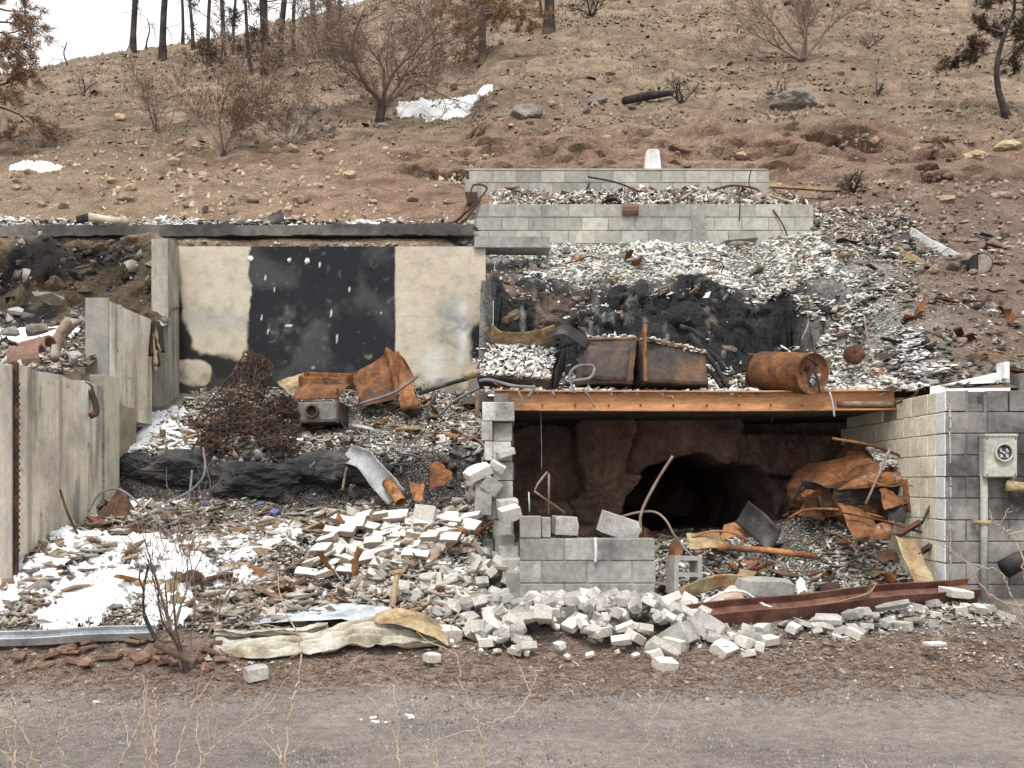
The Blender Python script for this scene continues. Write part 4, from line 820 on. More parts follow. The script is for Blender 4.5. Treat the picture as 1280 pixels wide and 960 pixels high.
# tumbled wall courses in the open bay
k = 0
for r in range(7):
    for c in range(8):
        if random.random() < .12: continue
        u, v = c/7, r/6
        px = 428+165*u-45*v+rr(-5, 5); py = 650+68*v+rr(-4, 4)
        D = 10.25-.75*v; p = P(px, py, D); p.z = max(p.z, float(HL(p.x, p.y))+.05)+rr(0, .07)
        inst(random.choice(SLABM), 'fallen_brick', p, (.42+rr(-.3, .3), rr(-.35, .25), rr(-.6, .2)), (rr(.75, 1.05), rr(.75, 1.0), 1.3), ('topmost', 'second', 'third', 'fourth', 'fifth', 'sixth', 'lowest')[r]+' row white brick lying in the tumbled courses of the open bay', 'brick', 'tumbled white bricks in the open bay')
for i in range(105):
    px, py = rr(425, 648), rr(672, 764); D = 10.4-(py-650)/100*1.15+rr(-.1, .1); p = P(px, py, D); p.z = max(min(p.z, float(HL(p.x, p.y))+.3), float(HL(p.x, p.y))+.03)
    inst(random.choice(CH_S+CH_G) if i % 4 else random.choice(SLABM), 'fallen_brick', p, (rr(-.9, .9), rr(-.7, .7), rr(0, 6.3)), rr(.75, 1.15), ('tilted brick jumbled close to the ragged pier' if px > 590 else 'tilted brick jumbled below the bright square block' if py > 722 else 'tilted brick jumbled beside the wooden stake' if px < 510 else 'tilted brick jumbled among the tumbled white courses'), 'brick', 'jumbled bricks beside the tumbled courses')
for (px, py, D, sx, sz, ry, lab) in ((529, 651, 10.0, .21, .31, .12, 'clean white slab standing upright behind the tumbled bricks'), (539, 733, 9.2, .2, .24, -.05, 'bright white square block near the foot of the brick heap'), (509, 737, 9.2, .13, .14, .1, 'small white block beside the bright square block'),
        (423, 693, 9.8, .17, .27, .75, 'long pale slab leaning at the edge of the tumbled bricks'), (405, 686, 9.9, .15, .34, .8, 'outermost long pale slab leaning by the tumbled bricks'), (588, 706, 9.6, .14, .22, .55, 'white block tilted steeply in the brick heap')):
    me = chunk('pale_block', (sx, .08, sz), m_block, 1, .04); T(inst(me, 'pale_block', P(px, py, D), (-.35, ry, rr(-.2, .2))), lab, 'block')
for i in range(46):
    px = rr(880, 1265); t = (px-860)/380; py = 812-52*t+rr(-26, 20); D = 8.35+.75*t+rr(-.1, .1)-(py-790+52*t)/100*.5
    x = X_(px, D); z = float(HL(x, D))+rr(.01, .08)
    inst(random.choice(SLABM+CH_S+CH_G+CH_C), 'rubble_piece', (x, D, z), (rr(-.4, .4), rr(-.4, .4), rr(0, 6.3)), rr(.35, 1.05), 'pale flat rubble piece '+('near the block heap end of the dark red beam' if px < 1000 else 'in front of the middle of the dark red beam' if px < 1130 else 'near the foot of the meter wall'), 'rubble', 'flat rubble along the dark red beam')
for i in range(16):
    t = i/15; px = 905+265*t; p = P(px+rr(-8, 8), 796-42*t+rr(-9, 9), 8.4+.6*t+rr(-.12, .12)); p.z = max(p.z, float(HL(p.x, p.y))+.02)
    inst(random.choice(CH_G+TLM), 'mortar_lump', p, (rr(-.5, .5), rr(-.4, .4), rr(0, 6)), (rr(.6, 1.5), rr(.5, 1), rr(.5, 1)), 'grey mortar lump in the row in front of the dark red beam', 'mortar lump', 'mortar lumps before the dark red beam')
for i in range(12):
    t = i/11; px = 555+125*t; p = P(px, 764-16*math.sin(t*3.1)+rr(-3, 3), 8.75); p.z = max(p.z, float(HL(p.x, p.y))+.04)
    inst(random.choice(CH_G), 'mortar_lump', p, (rr(-.4, .4), rr(-.5, .5), rr(-.6, .6)), (1.0, .9, 1), 'grey mortar lump in the curved row beside the block heap', 'mortar lump', 'mortar lumps beside the block heap')
# blocks hanging at the pier and lying around the low wall
for (px, py, D, d, rot, mt, lab) in ((597, 590, 10.35, (.26, .2, .1), (.3, -.45, .3), m_block, 'white block poking out of the ragged pier'), (622, 583, 10.4, (.16, .2, .08), (.2, .5, .1), m_block, 'thin white block chip on the ragged pier'), (612, 606, 10.4, (.2, .18, .16), (.2, .6, .4), m_block_grey, 'grey broken block under the white one at the pier'),
        (604, 622, 10.4, (.17, .16, .36), (0, .05, .1), m_cmu, 'grey block standing at the foot of the ragged pier'), (632, 566, 10.45, (.18, .14, .07), (.1, -.3, .2), m_block_grey, 'flat grey stone resting on the pier ledge'), (634, 630, 10.1, (.2, .16, .1), (.1, -.1, .2), m_block_grey, 'rounded grey stone on the pier below the ledge'),
        (637, 642, 9.9, (.2, .16, .13), (.2, -.25, .3), m_block, 'white block behind the low grey wall by the pier'), (706, 657, 9.35, (.22, .17, .17), (.05, .06, .25), m_block_grey, 'rough grey block resting on top of the low wall'), (774, 658, 9.55, (.36, .2, .2), (.1, .3, .2), m_block_grey, 'dark rounded lump behind the low wall top'),
        (955, 733, 9.1, (.5, .22, .14), (.12, .04, .35), m_cmu, 'long grey block lying beside the arched yellow strip'), (320, 841, 7.75, (.16, .13, .1), (.1, -.1, .5), m_block_grey, 'lone grey stone on the verge by the dead bush'), (540, 822, 8.0, (.12, .1, .07), (.1, .1, .5), m_block, 'small white stone on the verge before the crumpled sheet'),
        (831, 832, 7.95, (.17, .14, .1), (.2, .1, .3), m_block, 'white block at the very front of the block heap'), (1168, 805, 8.1, (.16, .1, .03), (0, 0, .3), m_block, 'flat white chip alone on the verge'), (1195, 741, 9.2, (.24, .2, .07), (.1, .1, .3), m_block, 'white slab at the foot of the conduit pipe')):
    o = T(inst(chunk('stray_block', d, mt, 4 if d[0] < .18 else 2), 'stray_block', P(px, py, D), rot), lab, 'block')
# hollow two-cell block
mb = MB(); w, h, t = .27, .34, .04
for dx in (-w/2+t/2, w/2-t/2): mb.box((dx, 0, 0), (t, .19, h))
for dz in (-h/2+t/2, 0, h/2-t/2): mb.box((0, 0, dz), (w-2*t, .185, t))
T(build('hollow_block', mb, m_cmu, loc=P(855, 718, 9.35), rot=(-.05, .04, .25)), 'grey hollow block showing two open cells beside the low wall', 'block')
# ------------------------------------------------------------------ burnt appliances, tank, stove
def crushed(name, w, d, h, mat, parent, n=12, amp=.03, cs=3, seed=0, open_top=False, shear=(0, 0), warp=None):
    """box skin with gridded, dented faces (local, base at z=0)"""
    faces = [((-1, -1), 'y'), ((1, 1), 'y'), ((-1, 0), 'x'), ((1, 0), 'x'), ((0, -1), 'z')]+([] if open_top else [((0, 1), 'z')])
    Vs, Qs, off = [], [], 0; u, v = np.meshgrid(np.linspace(-.5, .5, n), np.linspace(-.5, .5, n), indexing='ij')
    for (s, ax) in faces:
        if ax == 'y': A = np.stack([u*w, np.full_like(u, s[0]*d/2), (v+.5)*h], -1)
        elif ax == 'x': A = np.stack([np.full_like(u, s[0]*w/2), u*d, (v+.5)*h], -1)
        else: A = np.stack([u*w, v*d, np.full_like(u, h if s[1] > 0 else 0)], -1)
        q = gridq(n, n, off); Vs.append(A.reshape(-1, 3)); Qs.append(q); off += n*n
    V = np.concatenate(Vs)
    D = np.stack([fbm(V[:, 0]*cs+k*5, V[:, 1]*cs, V[:, 2]*cs, seed=seed+k, oct=3)-.5 for k in range(3)], 1)
    V = V+2*amp*D; V[:, 0] += shear[0]*V[:, 2]; V[:, 1] += shear[1]*V[:, 2]
    if warp: V = warp(V)
    o = np_mesh(name, V, np.concatenate(Qs), mat, parent); md = o.modifiers.new('thickness', 'SOLIDIFY'); md.thickness = .005
    return o
def rim(parent, w, d, h, r, mat, shear=(0, 0), name='rim'):
    mb = MB(); sx, sy = shear[0]*h, shear[1]*h
    mb.tube([(-w/2+sx, -d/2+sy, h), (w/2+sx, -d/2+sy, h), (w/2+sx, d/2+sy, h), (-w/2+sx, d/2+sy, h), (-w/2+sx, -d/2+sy, h)], r, 5); return build(name, mb, mat, parent)
def local_chips(parent, n, w, d, z, size, mat, zfun=None):
    return chips('ash_fill', None, n, (-w/2, w/2, -d/2, d/2), zfun or (lambda X, Y: np.full_like(X, z)), size, mat, parent=parent, tilt=.6, lift=(-.01, .03))
a1 = empty('burnt_cooker', P(650, 470, 11.35), (math.radians(48), math.radians(5), math.radians(-12))); T(a1, 'toppled burnt cooker heaped with pale ash, nearest the pier', 'appliance')
crushed('body', .82, .5, .2, m_soot, a1, amp=.03, seed=1); local_chips(a1, 900, .8, .5, .21, (.02, .09), p_white)
quad = sheet('back_panel', [(-.35, .3, .34), (-.2, .27, .26), (.1, .26, .3), (.38, .25, .42)], [(.02, .02, .24)]*4, m_tan_metal, crumple=.03, parent=a1, seed=4)
sd_ = sheet('side_panel', [(.43, -.28, .1), (.46, 0, .14), (.47, .3, .12)], [(.05, 0, .42)]*3, m_soot, crumple=.03, parent=a1, seed=8)
bent = sheet('bent_flap', [(.3, .2, .43), (.5, .24, .5), (.75, .22, .33)], [(.03, .16, .0)]*3, m_soot, crumple=.02, parent=a1, seed=12)
a2 = empty('burnt_washer', P(756, 484, 11.25), (math.radians(-7), 0, math.radians(-9))); T(a2, 'dark burnt washer box with ash on its lid, in the middle of the roof', 'appliance')
crushed('body', .6, .55, .47, m_appl, a2, amp=.03, seed=21, shear=(.12, .1)); rim(a2, .61, .56, .48, .014, m_rust, (.12, .1))
fp = crushed('front_panel', .48, .015, .36, m_appl, a2, n=10, amp=.012, seed=23); fp.location = (.02, -.29, .03); fp.rotation_euler = (math.radians(-6), math.radians(4), 0)
local_chips(a2, 700, .55, .5, .5, (.02, .09), p_white, lambda X, Y: .5+.1*Y+.05*fbm(X*6, Y*6)).location = (.05, .05, 0)
a3 = empty('burnt_dryer', P(835, 484, 11.2), (math.radians(-4), math.radians(2), math.radians(10))); T(a3, 'open rust-edged burnt dryer box filled with ash beside the charred sticks', 'appliance')
crushed('body', .68, .55, .46, m_appl, a3, amp=.035, seed=31, open_top=True, shear=(0, .12), warp=lambda V: V*np.array((1, 1, 1))+np.stack([.0*V[:, 0], 0*V[:, 0], -.16*(V[:, 0]+.34)*(V[:, 2]/.46)], 1))
mb = MB(); mb.tube([(-.35, -.24, .47), (-.3, -.25, .46), (.35, -.23, .36), (.35, .33, .36), (-.34, .33, .47), (-.35, -.24, .47)], .014, 5); build('rim', mb, m_rust, a3)
mb = MB(); mb.tube([(-.35, -.3, 0), (-.35, -.27, .3), (-.34, -.24, .62)], .018, 5); mb.tube([(-.34, -.24, .62), (-.3, .2, .5)], .012, 5); build('corner_post', mb, m_rust, a3)
local_chips(a3, 900, .64, .5, .4, (.02, .11), p_white, lambda X, Y: .43-.16*X+.12*Y)
for i, (s, e, r) in enumerate((((862, 418, 11.4), (912, 487, 11.1), .03), ((872, 452, 11.3), (902, 484, 11.1), .024), ((884, 438, 11.6), (905, 462, 11.5), .03), ((850, 408, 11.7), (880, 424, 11.6), .03))):
    rod('charred_stick', ('long charred stick leaning against the open dryer box', 'short charred stick under the long leaning one', 'stubby charred stick behind the long leaning one', 'charred stick lying across the top of the dryer box')[i], [s, ((s[0]+e[0])/2+2, (s[1]+e[1])/2-2, (s[2]+e[2])/2), e], r, m_char, 'stick', 5)
# water heater tank
tk = empty('water_tank', P(1016, 467, 10.62)); T(tk, 'rusted water heater tank lying end-on above the beam', 'tank')
ax = Vector((-.42, .88, .13)).normalized(); tk.rotation_euler = ax.to_track_quat('Z', 'Y').to_euler()
R0 = .215; mb = MB(); n = 36; zs = [0, .012, .03, .08, .2, .3, .42, .55, .68, .8, .83]; rs = [.93, .985, 1, 1, .995, 1.005, 1, 1, .99, 1, .9]; V = []
for z, r in zip(zs, rs):
    for i in range(n):
        q = 2*math.pi*i/n; k_ = 1+.015*math.sin(3*q+z*5)-.05*math.exp(-((q-2.2)/.3)**2-((z-.35)/.15)**2); V.append((R0*r*k_*math.cos(q), R0*r*k_*math.sin(q), z))
mb.add(V, [(i*n+j, (i+1)*n+j, (i+1)*n+(j+1) % n, i*n+(j+1) % n) for i in range(len(zs)-1) for j in range(n)]+[tuple((len(zs)-1)*n+j for j in range(n))[::-1]])
build('shell', mb, m_rust, tk, True)
mb = MB(); V = [];  rr_ = [1, .93, .9, .5, .25]; zz_ = [-.004, -.004, .02, .014, .03]
for r, z in zip(rr_, zz_): V += [(R0*r*math.cos(2*math.pi*i/n), R0*r*math.sin(2*math.pi*i/n), z) for i in range(n)]
mb.add(V, [(i*n+j, i*n+(j+1) % n, (i+1)*n+(j+1) % n, (i+1)*n+j) for i in range(4) for j in range(n)]+[tuple(4*n+j for j in range(n))]); ec = build('end_cap', mb, m_rust, tk, True)
mb = MB(); mb.tube(catmull([(-.09, -.19, -.03), (-.03, -.06, -.05), (.02, .02, -.05), (.0, .09, -.05), (-.06, .13, -.03)], 4), .013, 6); mb.tube(catmull([(.0, .09, -.05), (.07, .13, -.06), (.15, .17, -.04)], 4), .013, 6); build('bent_strap', mb, m_soot, tk)
mb = MB(); mb.tube([(.075, .05, .01), (.075, .05, -.012)], .03, 12); build('flue_collar', mb, m_soot, tk)
mb = MB(); mb.tube([(.15, .0, .01), (.15, 0, -.008)], .014, 8); build('port', mb, m_soot, tk)
for (dx, dy) in ((-.07, -.03), (.0, -.08), (-.02, -.02)):
    mb = MB(); mb.box((dx, dy, -.005), (.05, .05, .03), rot=(rr(-.5, .5), rr(-.5, .5), rr(0, 3)), jit=.008); build('burner_scrap', mb, m_zinc, tk)
mb = MB(); mb.box((-R0*.8, .1, .32), (.03, .09, .09), rot=(0, 0, -.6)); build('control_plate', mb, m_tan_metal, tk)
mb = MB(); mb.box((-.03, -.03, .84), (.42, .42, .025), jit=.02); build('loose_end_plate', mb, m_rust_dark, tk)
rod('grey_wire', 'grey wire end dangling below the tank over the beam', [(1037, 490, 10.7), (1041, 505, 10.68), (1043, 521, 10.68)], .011, m_zinc, 'wire')
def reparent(part, *names):
    for c in list(part.parent.children):
        if c.name.split('.')[0] in names: c.parent = part; c.matrix_parent_inverse = part.matrix_basis.inverted()
reparent(ec, 'bent_strap', 'flue_collar', 'port', 'burner_scrap')
reparent([c for c in mbx.children if c.name.startswith('socket_ring')][0], 'socket_shade_disc', 'contact_clip')
# small iron box stove
sv = empty('iron_stove', P(401, 531, 12.75), (math.radians(-5), math.radians(-1), math.radians(-6))); T(sv, 'small grey iron stove with a round port and rusty orange lid', 'stove')
crushed('body', .58, .5, .26, m_soot, sv, amp=.01, seed=41)
gm_ = M('grey_iron', [(0, (.07, .065, .06)), (.5, (.15, .145, .135)), (1, (.24, .22, .2))], 4, rough=.8, bump=.4)
fr = crushed('front_plate', .57, .02, .25, gm_, sv, n=8, amp=.006, seed=43); fr.location = (0, -.262, .0)
lid = sheet('lid', [(-.26, -.28, .27), (-.25, -.12, .4), (-.22, .1, .52)], [(.58, .0, 0), (.58, .0, -.01), (.57, .02, -.02)], m_rust, parent=sv, crumple=.01, thick=.012, seed=5); lid.location = (.27, -.005, 0)
o = build('port_ring', ring(.085, .06, .05), m_rust_dark, sv, True); o.location = (-.02, -.275, .12)
mb = MB(); mb.add([(.062*math.cos(2*math.pi*i/20), -.28, .062*math.sin(2*math.pi*i/20)) for i in range(20)], [tuple(range(20))]); o = build('port_shade_disc', mb, m_char, sv); o.location = (-.02, 0, .12)  # flat black disc over the solid front plate, painted as the port's dark inside
mb = MB(); mb.tube([(.29, -.27, -.02), (.29, -.265, .4)], .014, 5); build('corner_post', mb, m_rust_dark, sv)
reparent(fr, 'port_ring', 'port_shade_disc')
bx = empty('rusty_tray', P(408, 482, 13.3), (.25, .05, -.1)); T(bx, 'open rusty tray lying behind the small stove', 'tray'); crushed('tray', .6, .4, .14, m_rust, bx, open_top=True, amp=.015, seed=47)
quad_sheet('buckled_sheet', 'tan buckled panel leaning left of the rusty tray', 'panel', [(345, 477, 13.2), (380, 465, 13.3), (377, 500, 13.0), (362, 493, 13.0)], m_tan_metal, crumple=.02, seed=3)
# big crumpled rust sheet
quad_sheet('rusted_sheet', 'big crumpled orange rusted sheet leaning on the tall wall', 'sheet', [(434, 458, 13.5), (498, 436, 13.55), (523, 500, 13.1), (450, 499, 13.05)], m_rust, n=34, crumple=.05, cs=3.2, seed=11, fold=lambda u, v: .22*np.abs(u+.25*v-.85)-.12*np.exp(-((u-.8+.1*v)/.06)**2))
quad_sheet('rusted_sheet', 'narrow folded rust flange beside the big crumpled sheet', 'sheet', [(494, 436, 13.5), (507, 450, 13.3), (526, 508, 12.9), (503, 514, 12.95)], m_rust, n=20, crumple=.03, seed=17, fold=lambda u, v: .06*np.sin(v*6))
# mattress springs
def springs(name, label, nu, nv, surf, r=.035, turns=3, wire=.0035, mat=None, edge=True, cat='bed springs'):
    mb = MB()
    for i in range(nu):
        for j in range(nv):
            p, nr = surf((i+.5)/nu, (j+.5)/nv); t = nr.orthogonal().normalized(); b = nr.cross(t); pts = []
            ph = rr(0, 6); hgt = rr(.06, .11)
            for k in range(turns*6+1):
                q = k/6*2*math.pi+ph; R = r*(1+.25*math.cos(k/6*2)); pts.append(p+(t*math.cos(q)+b*math.sin(q))*R+nr*(hgt*k/(turns*6)))
            mb.tube(pts, wire, 3, False)
    if edge:
        for s in range(nu+1): mb.tube([surf(s/nu, j/12)[0] for j in range(13)], wire*1.2, 3, False)
        for s in range(nv+1): mb.tube([surf(j/12, s/nv)[0] for j in range(13)], wire*1.2, 3, False)
        mb.tube([surf(*q)[0] for q in [(k/10, 0) for k in range(11)]+[(1, k/10) for k in range(1, 11)]+[(1-k/10, 1) for k in range(1, 11)]+[(0, 1-k/10) for k in range(1, 11)]], .009, 5, False)
    return T(build(name, mb, mat or m_spring), label, cat)
def bil(c4, bulge):
    A, B, C_, D_ = [P(*q) for q in c4]; nr = (B-A).cross(D_-A).normalized(); nr = -nr if nr.y > 0 else nr
    def f(u, v):
        p = (A*(1-u)+B*u)*(1-v)+(D_*(1-u)+C_*u)*v; return p+nr*bulge*4*u*(1-u)+nr*.5*bulge*math.sin(v*5)+Vector((rr(-.012, .012), rr(-.012, .012), rr(-.012, .012))), nr
    return f
springs('bed_springs', 'dark burnt bed spring panel standing on edge before the black paint', 9, 12, bil([(306, 441, 12.9), (334, 458, 13.1), (318, 545, 12.4), (243, 530, 12.2)], .12), r=.05, turns=3, wire=.005)
springs('bed_springs', 'brown burnt spring bundle arching over the scorched ledge', 14, 7, lambda u, v: (P(252+118*u, 545-38*math.sin(min(1, u*1.25)*2.6)+30*v+10*u+rr(-3, 3), 12.1-.25*v+rr(-.03, .03)), Vector((0, -.6, .8)).normalized()), r=.045, turns=4, wire=.0055)
springs('bed_springs', 'reddish fuzzy spring clump between the spring panel and the stove', 8, 7, lambda u, v: (P(330+40*u+6*v, 508+42*v-10*math.sin(u*3)+rr(-3, 3), 12.5+rr(-.05, .05)), Vector((0, -.6, .8)).normalized()), r=.04, turns=4, wire=.0055)
for i, (s, m_, e) in enumerate((((253, 545, 12.1), (275, 565, 12.0), (262, 590, 11.8)), ((300, 540, 12.0), (330, 548, 11.9), (348, 560, 11.9)), ((240, 555, 12), (290, 562, 11.95), (312, 560, 11.9)), ((235, 520, 12.2), (248, 545, 12.1), (240, 562, 12)))):
    rod('spring_rod', ('thin rusty rod dropping from the spring bundle', 'rusty rod across the end of the spring bundle', 'rusty rod along the foot of the spring bundle', 'short rusty rod at the near end of the spring bundle')[i], [s, m_, e], .011, m_rust_dark, 'rod')

# ------------------------------------------------------------------ loose sheet metal, pipes and rods in the open bay
psheet('flashing', 'grey bent flashing strip sliding down the scorched ledge, rusty at its end', 'metal strip', [(430, 566, 11.7), (456, 576, 11.45), (478, 600, 11.25), (498, 622, 11.1)], (.2, -.12, .16), M('dull_zinc', [(0, (.16, .16, .16)), (.5, (.32, .33, .34)), (1, (.5, .52, .53))], 5, rough=.6, bump=.25), crumple=.025, curl=.05, seed=1)
mb = MB(); mb.tube(catmull([P(484, 603, 11.2), P(492, 614, 11.1), P(501, 628, 11.0)], 5), .065, 10, False); T(build('rusty_pipe_end', mb, m_rust, smooth=True), 'short rusty pipe under the grey flashing strip', 'pipe')
for (c4, lab, s) in (([(512, 600, 11.0), (532, 602, 11.1), (530, 625, 10.9), (515, 622, 10.9)], 'rusty square plate at the edge of the scorched ledge', 5), ([(535, 573, 11.3), (546, 575, 11.3), (566, 590, 11.2), (540, 608, 11.1)], 'pointed rusty plate above the square one', 6), ([(538, 598, 11.1), (565, 588, 11.2), (566, 596, 11.1), (536, 612, 11.0)], 'thin rusty blade below the pointed plate', 7),
        ([(258, 655, 10.6), (268, 650, 10.7), (300, 688, 10.2), (262, 680, 10.2)], 'rusty curved plate half buried by the snow in the bay', 8), ([(113, 650, 10.4), (150, 605, 10.9), (190, 668, 10.4), (125, 672, 10.2)], 'large rusty plate lying against the board-marked wall', 9), ([(366, 663, 10.6), (398, 655, 10.7), (404, 672, 10.4), (370, 680, 10.4)], 'brown curved tile lying in the middle of the bay', 10),
        ([(125, 665, 10.2), (170, 662, 10.3), (178, 672, 10.1), (122, 680, 10.0)], 'dark flat plate under the large rusty one', 11)):
    quad_sheet('rusty_plate', lab, 'metal plate', c4, m_tile if 'tile' in lab else m_rust_dark if 'large' in lab or 'dark' in lab or 'curved plate' in lab else m_rust, crumple=.03, seed=s, fold=lambda u, v: .05*np.sin(u*3))
for i, (pts, r, lab, mt) in enumerate(((((75, 612, 9.8), (84, 640, 9.8), (97, 668, 9.8)), .012, 'thin dark bar leaning on the board-marked wall', m_rust_dark),
        (((110, 640, 10.2), (125, 617, 10.3), (150, 612, 10.3), (185, 640, 10.1), (216, 672, 9.9)), .012, 'arched cable springing from the board-marked wall', m_cable),
        (((205, 630, 11.2), (240, 612, 11.3), (256, 590, 11.4), (254, 560, 11.6)), .014, 'grey cable looping down the scorched ledge', m_cable),
        (((240, 588, 11.5), (238, 610, 11.4), (234, 636, 11.2)), .014, 'grey cable hanging straight off the ledge', m_cable),
        (((428, 613, 11.5), (432, 590, 11.6), (437, 572, 11.7)), .016, 'light rod propped under the grey flashing', m_rebar),
        (((450, 505, 12.7), (490, 492, 12.6), (512, 478, 12.6), (522, 470, 12.7)), .018, 'thick grey cable curling below the big rusted sheet', m_cable),
        (((505, 538, 12.2), (502, 560, 12.1), (501, 592, 11.8)), .012, 'thin wire standing in the rubble behind the pier', m_cable),
        (((548, 520, 11.7), (570, 500, 11.6), (612, 478, 11.4), (628, 466, 11.4)), .016, 'dark cable running up to the roof beside the pier', m_cable),
        (((524, 492, 12.4), (560, 480, 12.2), (590, 470, 12), (604, 450, 12.1)), .025, 'black hose along the foot of the tall wall', m_soot),
        (((392, 660, 10.5), (470, 652, 10.4), (560, 645, 10.3)), .012, 'long thin rod lying across the bay above the bricks', m_rust_dark),
        (((240, 738, 9.1), (330, 742, 9.1), (415, 748, 9.1)), .016, 'long brown bar behind the silver sheet', m_rust_dark),
        (((590, 545, 11.3), (606, 560, 11.0), (596, 600, 10.7)), .01, 'bent wire at the edge of the ragged pier', m_rebar))):
    rod('bent_rod', lab, pts, r, mt)
mb = MB(); mb.tube(catmull([P(582, 470, 11.9), P(600, 466, 11.8), P(618, 466, 11.7)], 4), .05, 10); T(build('hose_collar', mb, m_tan_metal, smooth=True), 'tan pipe collar on the black hose beside the roof', 'pipe')
# bar and cable on top of the beam
for (pts, r, lab, mt) in ((((600, 476, 10.9), (612, 475, 10.8), (640, 482, 10.75), (662, 484, 10.72), (668, 484, 10.7), (660, 497, 10.68)), .018, 'thick grey cable hanging over the beam end', m_cable), (((648, 489, 10.73), (652, 498, 10.71), (653, 507, 10.71)), .016, 'short cable end drooping over the beam', m_cable),
        (((718, 492, 10.8), (712, 470, 10.85), (722, 458, 10.9), (742, 458, 10.9), (738, 472, 10.8), (716, 476, 10.75)), .017, 'looped grey cable in front of the washer box', m_cable), (((728, 486, 10.74), (736, 495, 10.72), (743, 509, 10.72)), .012, 'thin cable tail crossing the beam under the loop', m_cable), (((690, 488, 10.74), (694, 497, 10.72)), .014, 'stub of cable on the beam edge', m_cable),
        (((695, 436, 11.2), (720, 428, 11.1), (733, 425, 11.1)), .018, 'dark bar lying across the cooker and the washer box', m_soot), (((910, 470, 11.4), (960, 452, 11.5), (1000, 437, 11.6)), .016, 'charred stick pointing at the tank', m_char), (((1080, 395, 12.6), (1085, 425, 12.2), (1098, 475, 11.6)), .012, 'thin pale stick standing in rubble right of the tank', m_rebar),
        (((1009, 390, 12.9), (1010, 405, 12.8), (1002, 425, 12.6)), .011, 'thin pale twig above the tank', m_rebar), (((1073, 395, 13), (1130, 390, 13), (1165, 390, 13)), .012, 'long thin rod lying on the bank right of the scorched rock', m_rust_dark), (((1165, 390, 13.2), (1220, 403, 13), (1290, 420, 12.8)), .018, 'long dark pole lying across the bank at the picture edge', m_char),
        (((1118, 505, 10.7), (1142, 495, 10.6), (1150, 480, 10.55)), .014, 'thin bar propped on the cream wall corner', m_rust_dark), (((676, 515, 10.9), (677, 560, 10.9), (677, 588, 10.9)), .004, 'hair-thin wire hanging from the beam in the dark opening', m_cable)):
    rod('bent_rod', lab, pts, r, mt)
# ------------------------------------------------------------------ things in front of and inside the cave
rod('bent_rebar', 'bent steel rod forming a hook above the low wall', [(706, 641, 9.5), (668, 614, 9.5), (672, 605, 9.5), (684, 590, 9.5), (686, 593, 9.5), (686, 645, 9.5)], .012, m_rebar, curve=False)
rod('bent_rebar', 'tall pale bent rod rising against the black tunnel mouth', [(801, 668, 9.5), (802, 640, 9.5), (822, 600, 9.5), (841, 570, 9.5)], .014, m_rebar)
rod('bent_rebar', 'arched rod beside the tall one above the low wall', [(770, 648, 9.6), (795, 641, 9.55), (818, 640, 9.55), (832, 650, 9.5), (842, 668, 9.5)], .011, m_rebar)
rod('bent_rebar', 'short upright wire behind the end of the low wall', [(661, 615, 9.5), (662, 640, 9.5)], .008, m_zinc)
rod('white_strap', 'white strap end hanging down the face of the low wall', [(744, 672, 9.17), (745, 690, 9.17), (744, 703, 9.18)], .014, m_plaster, 'strap')
cm = empty('crushed_metal_casing', P(1065, 618, 11.0)); T(cm, 'large crushed rusty metal casing heaped in the corner by the cream wall', 'metal casing')
def cpart(name, c4, mat, **k):
    o = quad_sheet(name, None, None, c4, mat, **k); o.parent = cm; o.matrix_parent_inverse = Matrix.Translation(-cm.location); return o
def cwarp(V):
    V = V.copy(); t = (V[:, 0]+.55)/1.1; V[:, 2] *= .35+.8*np.sin(np.clip(t, 0, 1)*2.2+.25); V[:, 2] -= .16*np.exp(-((t-.42)/.09)**2)*(V[:, 1] < .05); V[:, 1] += .1*np.sin(t*8); V[:, 0] += .06*np.sin(V[:, 1]*14); return V
cs_ = crushed('casing', 1.1, .6, .4, m_rust, cm, n=26, amp=.10, cs=4.5, seed=51, warp=cwarp); cs_.location = (.06, .25, -.1); cs_.rotation_euler = (math.radians(16), math.radians(-10), math.radians(12))
cpart('end_sheet', [(1096, 558, 11.4), (1128, 572, 11.2), (1136, 602, 10.9), (1090, 590, 10.9)], m_rust_dark, n=18, crumple=.04, seed=73)
cpart('front_lip', [(1046, 612, 10.55), (1090, 588, 10.75), (1138, 590, 10.7), (1136, 602, 10.65)], m_rust, n=18, crumple=.035, seed=75)
cpart('dark_side', [(1042, 614, 10.6), (1136, 598, 10.75), (1130, 628, 10.8), (1050, 634, 10.7)], m_soot, n=22, crumple=.06, seed=77)
cpart('dark_mouth', [(1000, 600, 10.78), (1046, 612, 10.62), (1044, 618, 10.9), (1010, 612, 10.95)], m_soot, n=14, crumple=.03, seed=79)
cpart('bent_leg', [(1020, 606, 10.8), (1038, 608, 10.8), (1042, 632, 10.7), (1026, 634, 10.7)], m_rust_dark, n=12, crumple=.04, seed=81)
cpart('back_sheet', [(1058, 553, 11.5), (1098, 560, 11.4), (1120, 600, 11.6), (1020, 610, 11.7)], m_rust_dark, n=14, crumple=.05, seed=83)
o = chips('ash_fill', None, 260, (X_(1092, 11), X_(1118, 11), 10.75, 11.15), lambda X, Y: Z_(588, 10.75)+(Y-10.75)*.5+.02, (.02, .07), p_white); o.parent = cm; o.matrix_parent_inverse = Matrix.Translation(-cm.location)
